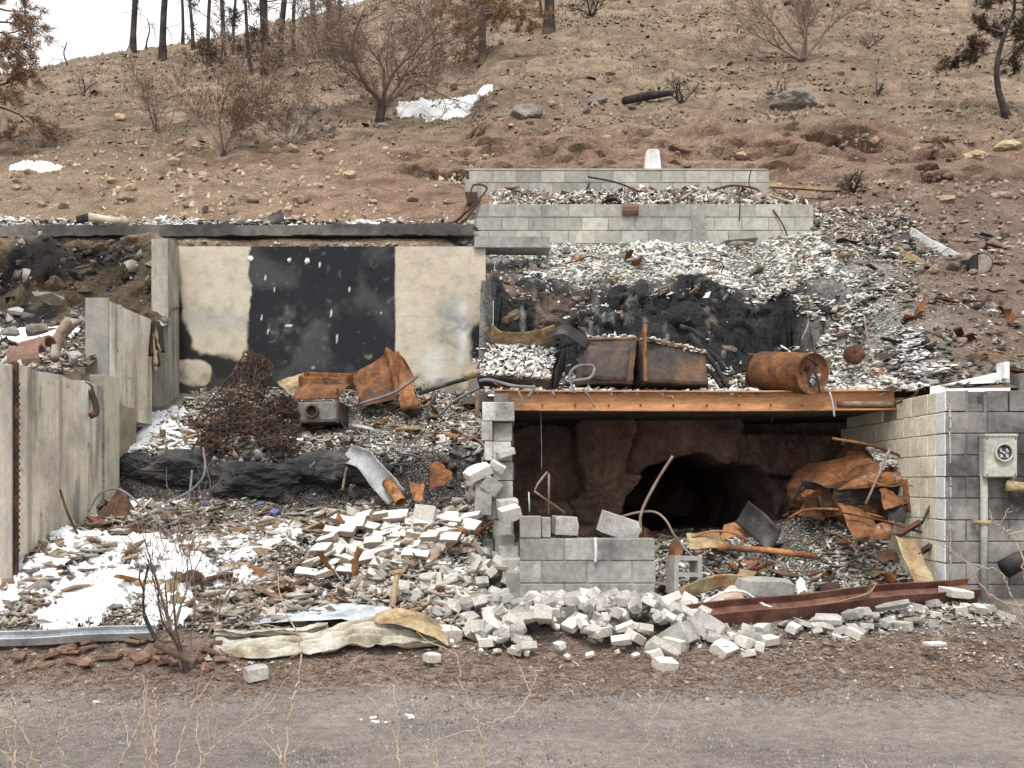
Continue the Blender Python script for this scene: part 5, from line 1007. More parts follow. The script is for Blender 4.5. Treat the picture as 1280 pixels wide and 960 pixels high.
for i, (pts, r, lab, mt) in enumerate(((((1040, 548, 10.9), (1090, 557, 10.8), (1130, 572, 10.7), (1162, 588, 10.6)), .016, 'long rusty bar across the top of the crushed casing', m_rust), (((1112, 562, 10.7), (1100, 590, 10.6), (1082, 630, 10.5)), .015, 'pale rod leaning on the crushed casing', m_rebar), (((1180, 600, 9.9), (1165, 628, 9.95), (1152, 655, 10)), .014, 'black rod leaning on the cream wall', m_soot),
        (((1085, 600, 10.6), (1110, 608, 10.5), (1135, 606, 10.4), (1158, 618, 10.3), (1170, 645, 10.2), (1171, 670, 10.1)), .009, 'thin curved wire bowing before the cream wall', m_rust), (((985, 648, 10.8), (1010, 637, 10.7), (1060, 638, 10.6), (1110, 648, 10.5)), .014, 'long curved rusty pipe across the rubble under the casing', m_rust), (((1050, 640, 10.4), (1100, 650, 10.3), (1140, 662, 10.2), (1178, 672, 10)), .012, 'rusty bar reaching towards the cream wall', m_rust_dark),
        (((990, 625, 11.2), (1000, 608, 11.1), (1012, 600, 11)), .02, 'dark curved strip at the edge of the crushed casing', m_soot), (((1012, 680, 10.2), (1040, 667, 10.2), (1072, 683, 10.1)), .012, 'rusty arched rod lying on the pale rubble', m_rust), (((865, 672, 10.4), (890, 664, 10.4), (915, 666, 10.3), (935, 676, 10.2)), .012, 'rusty curved rod in front of the tunnel mouth', m_rust), (((840, 665, 10.2), (860, 690, 9.9), (896, 722, 9.6)), .012, 'thin dark cable running down behind the hollow block', m_cable))):
    rod('bent_rod', lab, pts, r, mt)
mb = MB(); mb.tube([P(897, 684, 10.1), P(960, 688, 10.05), P(1022, 696, 9.95)], .032, 9); T(build('rusty_pipe', mb, m_rust, smooth=True), 'straight rusty brown pipe lying on the rubble before the tunnel', 'pipe')
psheet('dark_slab', 'dark curved sheet tipped up before the tunnel mouth', 'sheet', [(926, 640, 10.6), (945, 655, 10.5), (968, 676, 10.3)], (.12, -.02, .22), m_soot, crumple=.02, curl=.03, thick=.02, seed=2)
for (c4, lab, s, mt) in (([(1048, 625, 10.6), (1090, 640, 10.5), (1108, 668, 10.3), (1068, 672, 10.2)], 'bent rusty plate below the crushed casing', 61, m_rust), ([(1092, 655, 10.3), (1118, 650, 10.3), (1112, 672, 10.2), (1085, 675, 10.1)], 'small rusty plate by the bent one', 62, m_rust), ([(1102, 610, 10.5), (1110, 608, 10.6), (1138, 628, 10.4), (1108, 636, 10.3)], 'pointed rusty plate strewn with ash below the casing end', 63, m_rust),
        ([(1128, 598, 10.5), (1140, 598, 10.5), (1144, 640, 10.4), (1132, 640, 10.4)], 'narrow upright rusty plate by the cream wall', 64, m_rust), ([(858, 665, 10.5), (900, 663, 10.6), (908, 680, 10.3), (862, 684, 10.2)], 'tan plate lying before the tunnel mouth', 65, m_tan_metal), ([(905, 655, 10.7), (935, 648, 10.8), (940, 668, 10.6), (900, 672, 10.5)], 'rusty plate behind the dark curved sheet', 66, m_rust),
        ([(1108, 632, 10.4), (1136, 630, 10.4), (1132, 652, 10.3), (1114, 652, 10.3)], 'dark plate hanging under the pointed one', 67, m_soot), ([(1092, 692, 10), (1118, 682, 10.1), (1124, 700, 9.9), (1098, 700, 9.8)], 'small folded rusty scrap on the pale rubble', 68, m_rust_dark), ([(996, 725, 9.5), (1004, 720, 9.6), (1012, 735, 9.4), (1000, 738, 9.35)], 'white pointed shard standing in the pale rubble', 69, m_plaster)):
    quad_sheet('scrap_plate', lab, 'metal plate', c4, mt, n=14, crumple=.03, seed=s, fold=lambda u, v: .05*np.abs(u-.5))
for i, (a_, b_) in enumerate((((1122, 668, 10.1), (1155, 648, 10.2)), ((1155, 648, 10.2), (1178, 678, 10)), ((1146, 692, 9.9), (1176, 672, 9.95)))):
    d_ = P(*b_)-P(*a_); mb = MB(); mb.box((0, 0, 0), (d_.length, .08, .012)); mb.box((0, .04, -.03), (d_.length, .01, .06))
    o = build('angle_iron', mb, m_rust_red if i < 2 else m_rust_dark); o.location = (P(*a_)+P(*b_))/2; o.rotation_euler = d_.to_track_quat('X', 'Z').to_euler(); T(o, ('red angle iron of the broken frame by the cream wall', 'red angle iron running down to the corner of the cream wall', 'dark angle iron under the broken red frame')[i], 'angle iron')
psheet('tan_strip', 'tan folded metal strip leaning down beside the meter wall', 'metal strip', [(1132, 672, 9.95), (1143, 702, 9.8), (1153, 722, 9.65), (1163, 744, 9.5)], (.2, .0, -.03), m_tan_metal, crumple=.015, nv=8, thick=.006, seed=3, curl=.03)
psheet('yellow_strip', 'yellow-brown metal strip arching over the canvas mound', 'metal strip', [(846, 746, 9.1), (880, 732, 9.1), (920, 726, 9.1), (960, 742, 9.08), (995, 756, 9.05), (1030, 762, 9.05)], [(.02, -.02, .12), (.03, -.05, .15), (0, -.06, .12), (-.02, -.06, .1), (-.02, -.05, .06), (0, -.05, .02)], m_tan_metal, crumple=.012, thick=.006, seed=6)
psheet('yellow_strip', 'curled yellow-brown metal scrap behind the dark red beam', 'metal strip', [(1015, 762, 8.95), (1050, 757, 8.95), (1080, 748, 8.95), (1092, 735, 8.95), (1084, 736, 9.0)], (.01, -.08, .09), m_tan_metal, crumple=.012, thick=.006, seed=8)
# canvas mound
u, v = np.meshgrid(np.linspace(-1, 1, 34), np.linspace(-1, 1, 24), indexing='ij'); r2 = np.sqrt(u*u+v*v)
V = np.stack([X_(915, 8.9)+u*.36, 9.03+v*.22, .38+.3*np.exp(-(r2*1.15)**2*1.2)+.07*(fbm(u*3, v*3, seed=71)-.5)+.03*np.sin(u*9+v*3)*np.exp(-r2)], -1)
T(np_mesh('canvas_mound', V, gridq(34, 24), m_cloth, smooth=True), 'dusty canvas mound under the arching yellow strip', 'canvas')
rod('white_tube', 'white flexible tube draped over the canvas mound', [(880, 754, 8.92), (904, 741, 8.9), (930, 740, 8.88), (955, 756, 8.86), (990, 768, 8.84)], .013, m_plaster, 'tube')
# ------------------------------------------------------------------ along the road edge
def channel(name, label, a, b, mat):
    a, b = P(*a), P(*b); d = b-a; L = d.length; mb = MB(); pr = [(-.07, .05), (-.07, -.02), (-.02, -.045), (.05, -.045), (.07, -.01), (.07, .03), (.055, .03), (.055, -.005), (.04, -.03), (-.02, -.03), (-.055, -.01), (-.055, .05)]; V = []; n = 14; m = len(pr)
    for i in range(n+1): V += [(L*i/n, q[0], q[1]+.006*math.sin(i*.8)) for q in pr]
    mb.add(V, [(i*m+j, i*m+m+j, i*m+m+(j+1) % m, i*m+(j+1) % m) for i in range(n) for j in range(m)])
    o = build(name, mb, mat); o.location = a; o.rotation_euler = d.to_track_quat('X', 'Z').to_euler(); o.rotation_euler.rotate_axis('X', .5); return T(o, label, 'gutter')
channel('gutter', 'straight silver gutter lying along the verge at the picture edge', (-60, 802, 8.25), (192, 790, 8.35), m_zinc)
psheet('silver_sheet', 'pale silver sheet lying above the crumpled tan sheet', 'sheet', [(290, 778, 8.7), (350, 772, 8.7), (420, 766, 8.7), (490, 768, 8.65)], [(.02, -.1, -.02), (.03, -.3, -.07), (.03, -.4, -.1), (.02, -.3, -.1)], M('pale_sheet_metal', [(0, (.2, .22, .24)), (.4, (.42, .46, .5)), (1, (.66, .7, .72))], 3, rough=.5, bump=.2, spots=[((.3, .2, .1), 2.5, .6, .72)]), crumple=.035, seed=4, nv=18)
m_corr = M('tan_corrugated', [(0, (.14, .12, .09)), (.35, (.32, .29, .225)), (.65, (.48, .46, .4)), (1, (.62, .61, .58))], 5, rough=.6, bump=.25, spots=[((.32, .19, .07), 2.4, .6, .72)])
psheet('tan_sheet', 'crumpled tan corrugated sheet stretched along the verge', 'sheet', [(270, 808, 8.3), (330, 809, 8.26), (390, 802, 8.28), (430, 792, 8.32), (480, 787, 8.38), (530, 796, 8.4), (562, 804, 8.4)], [(.02, -.2, -.06), (.03, -.3, -.08), (.05, -.3, -.1), (.1, -.32, -.14), (.05, -.34, -.16), (.08, -.3, -.1), (.03, -.14, -.04)], m_corr, crumple=.05, cs=7, seed=14, nv=48, ribs=(.03, 4.2), smooth=False)
psheet('tan_sheet', 'narrow pleated end of tan sheeting curling above the crumpled one', 'sheet', [(272, 795, 8.42), (320, 792, 8.45), (372, 790, 8.45), (410, 780, 8.45)], [(.0, -.08, .1), (.02, -.1, .06), (.0, -.1, .06), (0, -.05, .05)], m_corr, crumple=.04, cs=6, seed=19, nv=20, ribs=(.02, 2.), smooth=False)
psheet('yellow_flap', 'yellow-brown flap folded over the end of the tan sheet', 'sheet', [(468, 772, 8.45), (500, 770, 8.4), (540, 785, 8.35), (560, 800, 8.3)], [(.0, -.1, -.06), (.02, -.26, -.1), (.02, -.26, -.1), (.01, -.14, -.06)], m_tan_metal, crumple=.03, seed=24)
mb = MB(); mb.tube([P(490, 762, 8.9), P(493, 738, 8.95), P(497, 716, 9.0)], [.03, .028, .026], 8); mb.box(P(497, 714, 9.0), (.14, .08, .025), rot=(0, -.15, 0)); T(build('wooden_stake', mb, m_board), 'stout wooden stake standing before the brick heap', 'stake')
mb = MB(); mb.tube([P(440, 735, 9.3), P(444, 730, 9.5), P(450, 724, 9.7)], .09, 12, False); o = build('dark_pipe', mb, m_soot, smooth=True); o.modifiers.new('thickness', 'SOLIDIFY').thickness = .012; T(o, 'dark curved pipe piece at the foot of the brick heap', 'pipe')
LARGE = {t_: [chunk('slab_fragment', (rr(.2, .34), rr(.12, .24), rr(.02, .045)), m_, 3, .2) for _ in range(3)] for t_, m_ in (('tan', m_board), ('grey', m_block_grey), ('brown', m_tile))}
TS = [chunk('tile_shard', (rr(.1, .2), rr(.08, .14), rr(.02, .05)), m_tile, 2) for _ in range(6)]
for i in range(46):
    px, py = rr(20, 290), rr(806, 836); D = 8.35-(py-806)/30*.4; x = X_(px, D)
    inst(random.choice(TS), 'tile_shard', (x, D, float(HL(x, D))+rr(.0, .05)), (rr(-.4, .4), rr(-.4, .4), rr(0, 6.3)), rr(.6, 1.1), 'brown clay tile shard '+('under the silver gutter' if px < 150 else 'around the foot of the dead bush'), 'tile shard', 'brown tile shards under the gutter')
for i in range(40):
    x, y = rr(-4.4, -.4), rr(8.7, 11.3); mt = random.choice(TS+SLABM[:2]); tile = mt in TS
    inst(mt, 'shard', (x, y, float(HL(x, y))+rr(.03, .09)), (rr(-.6, .6), rr(-.6, .6), rr(0, 6.3)), rr(.6, 1.1), 'brown shard lying in the bay rubble' if tile else 'pale slab fragment lying in the bay rubble', 'shard', 'brown shards in the bay rubble' if tile else 'pale slab fragments in the bay rubble')
for zone, box, n_ in (('open bay by the snow', (-4.3, -2.6, 8.9, 11.2), 20), ('middle of the open bay', (-2.6, -1.5, 9, 11.3), 16), ('rubble at the back of the open bay', (-3.5, -.5, 12.2, 14), 16), ('rubble under the beam', (.4, 3.8, 9.3, 11.8), 26)):
    for i in range(n_):
        x, y = rr(*box[:2]), rr(*box[2:]); tone = random.choice(('tan', 'grey', 'brown'))
        me = LARGE[tone][i % 3]
        inst(me, 'slab_fragment', (x, y, float(HL(x, y))+rr(.04, .1)), (rr(-.5, .5), rr(-.5, .5), rr(0, 6.3)), rr(.6, 1.15), 'large '+tone+' slab fragment in the '+zone, 'slab', 'slab fragments in the '+zone)
STICK = []
for i in range(6):
    mb = MB(); mb.box((0, 0, 0), (rr(.25, .6), rr(.03, .07), .02), jit=.008); STICK.append(mb)
for mat_, nm, lab, grp, n, box, H in ((m_board, 'board_scrap', 'scorched wood scrap in the rubble of the open bay', 'wood scraps in the open bay', 34, (-4.3, -.4, 8.8, 14), HL), (m_rust, 'rusty_scrap', 'rusty metal strip in the rubble of the open bay', 'rusty strips in the open bay', 30, (-4.3, -.4, 8.8, 14), HL), (m_rust, 'rusty_scrap', 'rusty metal strip in the rubble under the beam', 'rusty strips under the beam', 26, (.4, 3.9, 9.2, 12.5), HL),
        (m_board, 'board_scrap', 'wood scrap on the ash slope below the terrace', 'wood scraps on the ash slope', 18, (-.2, 4.6, 13.8, 15.4), HU), (m_rust_dark, 'rusty_scrap', 'dark metal strip on the bank behind the cream wall', 'metal strips on the bank', 22, (4.3, 7, 10.3, 15), HU), (m_rust_dark, 'rusty_scrap', 'dark metal strip among the terrace rubble', 'metal strips on the terrace', 16, (.5, 4.7, 15.9, 17), HU), (m_char, 'charred_scrap', 'charred stick on the flat roof above the beam', 'charred sticks on the roof', 18, (-.1, 4, 11.2, 12.8), HU), (m_soot, 'dark_scrap', 'sooty strip in the rubble under the beam', 'sooty strips under the beam', 18, (.4, 3.9, 9.2, 12.5), HL)):
    mes = []
    for mb in STICK:
        me = bpy.data.meshes.new(nm); me.from_pydata(mb.v, [], mb.f); me.materials.append(mat_); mes.append(me)
    for i in range(n):
        x, y = rr(*box[:2]), rr(*box[2:])
        if H is HL and 11.4 < y < 12.1: y += .8
        inst(random.choice(mes), nm, (x, y, float(H(x, y))+rr(.04, .1)), (rr(-.4, .4), rr(-.45, .45), rr(0, 6.3)), (rr(.5, 1), rr(.7, 1.6), 1), lab, 'scrap', grp)
def bent_strip(mat):
    L = rr(.25, .6); n_ = 5; p_ = [Vector((0, 0, 0))]; d_ = Vector((1, 0, 0))
    for i in range(n_): d_ = (d_+Vector((0, rr(-.4, .4), rr(-.55, .55)))).normalized(); p_.append(p_[-1]+d_*L/n_)
    c_ = sum(p_, Vector())/len(p_); w_ = rr(.05, .16)
    o = sheet('bent_scrap', [q-c_ for q in p_], [Vector((rr(-.02, .02), w_*rr(.6, 1), rr(-.05, .05))) for _ in p_], mat, nv=4, crumple=.012, seed=random.randrange(99)); me = o.data; bpy.data.objects.remove(o); return me
def bent_wire(mat):
    p_ = [Vector((0, 0, 0))]; d_ = Vector((1, 0, rr(-.2, .6))).normalized(); L = rr(.3, .9)
    for i in range(6): d_ = (d_+Vector((rr(-.3, .3), rr(-.5, .5), rr(-.5, .35)))).normalized(); p_.append(p_[-1]+d_*L/6)
    mb = MB(); mb.tube(catmull(p_, 3), rr(.006, .013), 4); me = bpy.data.meshes.new('wire_piece'); me.from_pydata(mb.v, [], mb.f); me.materials.append(mat); return me
for zone, box, H, ns, nw in (('in the open bay', (-4.2, -.4, 8.9, 14), HL, 46, 34), ('under the rusty beam', (.3, 3.9, 9.3, 12.4), HL, 44, 30), ('on the flat roof above the beam', (0, 4, 11.1, 12.7), HU, 16, 14), ('on the bank behind the cream wall', (4.3, 7, 10.3, 15.2), HU, 20, 16), ('in the terrace rubble', (-.2, 4.7, 15.9, 17), HU, 14, 8), ('on the ash slope', (.4, 4.4, 14.2, 15.5), HU, 10, 8), ('on the fill behind the side wall', (-6.5, -4.8, 10, 12.8), HU, 10, 6)):
    for mat_, tone in ((m_rust, 'orange rusty'), (m_rust_dark, 'dark rusty'), (m_tan_metal, 'tan scorched'), (m_soot, 'sooty black')):
        st_ = [bent_strip(mat_) for _ in range(2)]
        for i in range(ns//4+(tone == 'orange rusty')):
            x, y = rr(*box[:2]), rr(*box[2:])
            if H is HL and 11.4 < y < 12.1 and x < -.3: y += .8
            o = inst(random.choice(st_), 'bent_scrap', (x, y, float(H(x, y))+rr(.03, .09)), (rr(-.5, .5), rr(-.5, .5), rr(0, 6.3)), rr(.6, 1.6), tone+' bent metal scrap '+zone, 'metal scrap', 'metal scraps '+zone)
            o.modifiers.new('thickness', 'SOLIDIFY').thickness = .004
    for mat_, tone in ((m_rust_dark, 'rusty'), (m_cable, 'grey')):
        wr_ = [bent_wire(mat_) for _ in range(3)]
        for i in range(nw//2):
            x, y = rr(*box[:2]), rr(*box[2:])
            inst(random.choice(wr_), 'wire_piece', (x, y, float(H(x, y))+rr(.02, .07)), (rr(-.3, .3), rr(-.3, .3), rr(0, 6.3)), rr(.7, 1.1), tone+' wire tangled '+zone, 'wire', 'wires '+zone)
for (px, py, D) in ((324, 632, 11.0), (343, 642, 10.8), (256, 630, 11.2), (388, 676, 10.3), (308, 683, 10.2), (200, 681, 10.1)):
    T(inst(chunk('blue_shard', (rr(.09, .13), .08, .03), m_blue, 2), 'blue_shard', P(px, py, D)+Vector((0, 0, .02)), (rr(-.6, .2), rr(-.4, .4), rr(0, 6))), 'blue glazed shard lying in the bay rubble', 'shard', 'blue glazed shards in the bay')

# ------------------------------------------------------------------ snow
def snow(label, cx, cy, rx, ry, H, thr=.46, sc=2.2, thick=.05, seed=0, n=64, base=.03):
    X, Y = np.meshgrid(np.linspace(cx-rx, cx+rx, n), np.linspace(cy-ry, cy+ry, n), indexing='ij')
    e = 1-np.sqrt(((X-cx)/rx)**2+((Y-cy)/ry)**2); f = fbm(X*sc, Y*sc, seed=seed, oct=6, gain=.68)
    m = (f-thr)*2.2+np.minimum(e, .4)*1.3-.3
    Z = H(X, Y)+base+np.clip(m*.5, -.1, 0)+np.clip(m*.25, 0, thick)+.02*(fbm(X*9, Y*9, seed=seed+4)-.5)*(thick > .01)
    k = (m > -.12).ravel(); q = gridq(n, n); q = q[k[q].all(1)]
    o = np_mesh('snow_patch', np.stack([X, Y, Z], -1), q, m_snow, smooth=True); return K(o, 'stuff', label)
snow('wide snow patch at the foot of the board-marked wall', -3.6, 9.45, 1.3, .95, HL, thr=.51, sc=3.6, seed=3, n=200, base=.05)
snow('snow between the wall stub and the scorched ledge', X_(165, 11), 11.0, .42, .6, HL, thr=.42, seed=5)
snow('snow on the rubble above the scorched ledge', X_(200, 12.4), 12.5, .45, .5, HL, thr=.42, seed=7)
snow('snow patch beside the iron stove', X_(368, 12.5), 12.55, .22, .35, HL, thr=.42, seed=9)
snow('snow streak behind the spring panel', X_(355, 13.2), 13.2, .16, .3, HL, thr=.4, seed=11)
snow('snow streaks in the middle of the bay', X_(315, 10.2), 10.15, .55, .5, HL, thr=.5, seed=13)
snow('snow at the top corner of the bay by the side wall', X_(205, 13.3), 13.3, .4, .4, HL, thr=.46, seed=15)
snow('small snow patch on the fill behind the walls', X_(50, 12.6), 12.4, .6, .45, HU, thr=.5, seed=17)
p = hit(552, 137); snow('snow patch beside the big bare tree', p.x, p.y, 1.15, .8, HU, thr=.5, sc=1.7, seed=19, base=.05, n=240)
p = hit(45, 210); snow('snow streak on the soil slope under the brown pine', p.x, p.y, .45, .14, HU, thr=.52, sc=3, seed=21, base=.03, n=160)
snow('thin broken frost streak on the road', -.85, 6.95, .4, .14, HL, thr=.7, sc=16, seed=23, base=.003, thick=.004, n=90)

# ------------------------------------------------------------------ rocks
RK_T = [rockmesh('stone', m_stone_tan) for _ in range(6)]; RK_R = [rockmesh('stone', m_stone_red) for _ in range(6)]
for i in range(90):
    px, py = rr(5, 640), rr(170, 268); 
    if py < 215-.05*px and random.random() < .7: continue
    q = hit(px, py); s = rr(.05, .11) if i % 6 else rr(.11, .17)
    inst(random.choice(RK_T), 'stone', q+Vector((0, 0, s*.25)), (rr(-.4, .4), rr(-.4, .4), rr(0, 6.3)), s, 'tan stone on the bare soil slope '+('under the brown-needled pine' if px < 120 else 'below the sapling' if px < 330 else 'below the big bare tree' if px < 500 else 'beside the terrace walls'), 'stone', 'tan stones on the soil slope')
for i in range(70):
    px, py = rr(1030, 1275), rr(160, 345); q = hit(px, py, 12.5); s = rr(.04, .1) if i % 7 else rr(.1, .16)
    inst(random.choice(RK_R), 'stone', q+Vector((0, 0, s*.2)), (rr(-.4, .4), rr(-.4, .4), rr(0, 6.3)), s, 'reddish stone on the bank '+('near the charred tuft' if px < 1110 else 'around the white and tan strips' if py > 270 else 'below the yellow boulders'), 'stone', 'reddish stones on the bank')
for i in range(60):
    px, py = rr(610, 1100), rr(130, 212); q = hit(px, py); s = rr(.06, .14)
    inst(random.choice(RK_R+RK_T), 'stone', q+Vector((0, 0, s*.15)), (rr(-.4, .4), rr(-.4, .4), rr(0, 6.3)), s, 'stone stuck in the red cut bank '+('behind the rear terrace wall' if px < 960 else 'below the broad grey boulder'), 'stone', 'stones in the red cut bank')
for i in range(26):
    px, py = rr(60, 1270), rr(30, 150); q = hit(px, py); s = rr(.08, .16)
    inst(random.choice(RK_T), 'stone', q+Vector((0, 0, s*.15)), (rr(-.4, .4), rr(-.4, .4), rr(0, 6.3)), s, 'tan stone high on the hillside '+('around the thin shrubs' if px < 420 else 'between the snow patch and the charred log' if px < 850 else 'around the multi-stemmed bush'), 'stone', 'stones on the hillside')
def boulder(name, label, loc, d, mat, seed, rot=0, amp=.35, sub=4):
    """faceted rock: sphere cut by random planes, roughened"""
    bm = bmesh.new(); bmesh.ops.create_icosphere(bm, subdivisions=sub, radius=1); co = np.array([v.co[:] for v in bm.verts]); rg = np.random.default_rng(seed)
    pn = rg.normal(size=(13, 3)); pn /= np.linalg.norm(pn, axis=1)[:, None]; pd = rg.uniform(.62, 1.0, 13)
    f = np.minimum((pd/np.maximum(co@pn.T, 1e-3)).min(1), 1.05)
    f = f*(1+amp*.9*(fbm(co[:, 0]*2.2+seed, co[:, 1]*2.2, co[:, 2]*2.2, seed=seed, oct=6, gain=.62)-.5))
    for v, k in zip(bm.verts, f): v.co = Vector((v.co.x*d[0]*k, v.co.y*d[1]*k, v.co.z*d[2]*k))
    me = bpy.data.meshes.new(name); bm.to_mesh(me); bm.free(); me.materials.append(mat); o = link(me, name, mat); o.location = loc; o.rotation_euler = (0, 0, rot); return T(o, label, 'boulder')
for (px, py, w, h, mt, lab) in ((657, 147, 25, 16, m_boulder, 'grey boulder on the hillside right of the snow patch'), (993, 136, 34, 18, m_boulder, 'broad grey boulder below the hillside bush'), (968, 118, 14, 8, m_boulder, 'small grey rock behind the broad boulder'), (1258, 188, 22, 10, m_stone_yel, 'yellow boulder on the bank at the picture edge'), (1222, 198, 22, 9, m_stone_yel, 'yellowish split boulder beside the yellow one'), (1182, 254, 20, 7, m_stone_tan, 'flat pale rock on the reddish bank'),
        (1150, 188, 9, 5, m_stone_yel, 'small yellow rock below the broad boulder'), (1072, 172, 5, 9, m_stone_yel, 'pale upright stone in the red cut bank'), (1205, 306, 20, 8, m_stone_red, 'reddish rock above the fallen white strip'), (225, 168, 6, 3, m_stone_tan, 'small pale rock by the thin shrub'), (252, 207, 7, 5, m_stone_yel, 'cream rock under the sapling'), (330, 203, 10, 5, m_stone_tan, 'long tan rock on the lip of the soil slope'), (228, 176, 8, 3, m_stone_tan, 'flat tan rock near the thin shrub'), (480, 160, 12, 7, m_boulder, 'grey rock at the root of the big bare tree')):
    q = hit(px, py); s = q.y/F; boulder('boulder', lab, q+Vector((0, .1, h*s*.12)), (w*s, w*s*.8, h*s*.95), mt, int(px), rr(0, 3), .6)
boulder('rounded_rock', 'grey rounded rock beside the charred log end', hit(1205, 330, 11.5)+Vector((0, 0, .05)), (.16, .14, .11), m_stone_red, 3)
for (px, py, w, h, lab) in ((60, 372, 34, 16, 'pale rock on the fill behind the side wall'), (45, 412, 26, 14, 'angular tan rock above the brown roof tile'), (95, 448, 28, 16, 'angular pale rock at the side wall foot'), (12, 415, 18, 12, 'tan rock at the picture edge on the fill'), (20, 388, 16, 9, 'small rock under the burnt bank'), (80, 430, 12, 12, 'grey rock beside the pipe bend')):
    D = 12.2-(py-370)/90*1.6; q = P(px, py, D); s = D/F; T(inst(rockmesh('rock', random.choice((m_boulder, m_block_grey, m_stone_tan)), 14), 'rock', q, (rr(-.2, .2), rr(-.2, .2), rr(0, 6)), (w*s*.75, w*s*.6, h*s)), lab, 'rock')
for (px, py, D, w, h, lab) in ((230, 590, 11.9, 44, 24, 'black rock of the ledge under the spring bundle'), (330, 600, 11.85, 60, 26, 'long black rock in the middle of the ledge'), (415, 590, 11.9, 44, 24, 'black rock of the ledge under the flashing'), (470, 600, 11.95, 30, 18, 'small black rock at the end of the ledge'), (180, 585, 11.95, 24, 18, 'black rock of the ledge beside the snow')):
    s = D/F; boulder('ledge_rock', lab, P(px, py, D), (w*s*1.25, .3, h*s*1.15), m_blackrock, int(px)+3, 0, .75, 5)
# broken scorched rock and burnt soil lumps, many sizes
BMS = []
for k in range(8):
    tmp = boulder('tmp', 'x', (0, 0, 0), (1, .9, .75), m_blackrock, 300+k, 0, .8, 3); BMS.append(tmp.data); bpy.data.objects.remove(tmp)
m_soilrock = M('scorched_brown_rock', [(0, (.03, .025, .022)), (.4, (.1, .075, .058)), (.75, (.2, .145, .11)), (1, (.3, .22, .17))], 2, detail=10, rough=.95, bump=.7, bscale=14, world=True, objrand=.4)
BMB = []
for me in BMS: m2 = me.copy(); m2.materials.clear(); m2.materials.append(m_soilrock); BMB.append(m2)
for i in range(60):
    px, py = rr(606, 1065), rr(335, 440); q = P(px, py, 13)
    if py < 350 and px > 760: py += 25
    q = hit(px, py, 12.3); s = rr(.04, .12) if i % 6 else rr(.12, .2); br = px < 800 and i % 2 or i % 5 == 0
    z_ = ('beside the tall wall corner' if px < 700 else 'above the washer box' if px < 800 else 'above the dryer box' if px < 930 else 'above the tank')
    inst(random.choice(BMB if br else BMS), 'scorched_stone', q+Vector((0, .05, -s*.1)), (rr(-.5, .5), rr(-.5, .5), rr(0, 6.3)), (s*rr(.9, 1.5), s, s*rr(.6, 1)), ('brown scorched stone ' if br else 'black scorched stone ')+z_, 'stone', 'scorched stones under the ash slope')
for i in range(46):
    px, py = rr(0, 192), rr(300, 372); q = hit(px, py, 12.8); s = rr(.05, .2); br = i % 2
    inst(random.choice(BMB if br else BMS), 'burnt_clod', q+Vector((0, .04, -s*.15)), (rr(-.5, .5), rr(-.5, .5), rr(0, 6.3)), (s*1.3, s, s*.8), ('brown' if br else 'black')+' burnt clod on the bank under the concrete curb', 'clod', 'burnt clods on the bank')
m_outcrop = M('red_outcrop', [(0, (.1, .06, .045)), (.5, (.2, .125, .095)), (1, (.3, .2, .155))], 1.6, detail=10, rough=.95, bump=.8, bscale=9, world=True, bdist=.05, stretch=(1, 1, 3))
OUT = []
for me in BMS[:5]: m2 = me.copy(); m2.materials.clear(); m2.materials.append(m_outcrop); OUT.append(m2)
for i in range(12):
    px, py = (rr(720, 1110), rr(160, 205)); q = hit(px, py); s = rr(.15, .3)
    z_ = 'behind the rear terrace wall' if px < 960 else 'beyond the end of the rear terrace wall'
    inst(random.choice(OUT), 'rock_outcrop', q+Vector((0, s*.45, -s*.12)), (rr(-.2, .2), rr(-.15, .15), rr(-.5, .5)), (s*rr(1.2, 2), s*.8, s*rr(.35, .6)), 'red rock outcrop in the cut bank '+z_, 'rock', 'outcrops in the red cut bank')
mb = MB(); V = []
for i in range(9):
    q = math.pi*i/8
    V += [(0, .13*math.cos(q), .13*math.sin(q)), (.3, .13*math.cos(q), .13*math.sin(q)), (.3, .11*math.cos(q), .11*math.sin(q)), (0, .11*math.cos(q), .11*math.sin(q))]
mb.add(V, [(i*4+j, i*4+4+j, i*4+4+(j+1) % 4, i*4+(j+1) % 4) for i in range(8) for j in range(4)]+[(0, 1, 2, 3), (32, 35, 34, 33)])
o = build('roof_tile', mb, m_tile, smooth=False, loc=P(15, 450, 10.2), rot=(.6, -.12, .1)); T(o, 'brown curved roof tile lying on the fill at the wall top', 'tile')
o = build('roof_tile', mb, m_tile, smooth=False, loc=P(32, 442, 10.6), rot=(.5, -.2, -.15)); T(o, 'second brown roof tile with a ridge, beside the first on the fill', 'tile')
mb = MB(); mb.tube(catmull([P(68, 450, 10.9), P(72, 425, 11), P(80, 408, 11.05), P(84, 403, 11.2)], 5), .05, 9); T(build('pipe_bend', mb, m_rebar, smooth=True), 'tan bent pipe on the fill beside the roof tiles', 'pipe')
rod('iron_hook', 'rusty iron hook pipe hanging at the end of the board-marked wall', [(112, 488, 10.9), (118, 500, 10.9), (120, 515, 10.85), (113, 520, 10.8)], .035, m_rust_dark, 'hook')
rod('wall_top_wire', 'thin cable lying along the top of the board-marked wall', [(6, 452, 9.3), (40, 462, 9.8), (80, 472, 10.4), (112, 480, 10.9), (118, 492, 11)], .01, m_cable, 'cable')
for i in range(9):
    a_ = (188+rr(-6, 14), 398+rr(-10, 10), 12.9); b_ = (196+rr(-8, 12), 455+rr(-25, 12), 12.8)
    rod('splintered_wood', 'splintered scorched wood hanging between the side wall and pilaster', [a_, ((a_[0]+b_[0])/2+rr(-4, 4), (a_[1]+b_[1])/2, 12.85), b_], rr(.015, .035), m_board if i % 2 else m_char, 'wood', 5, group='splintered wood at the side wall')

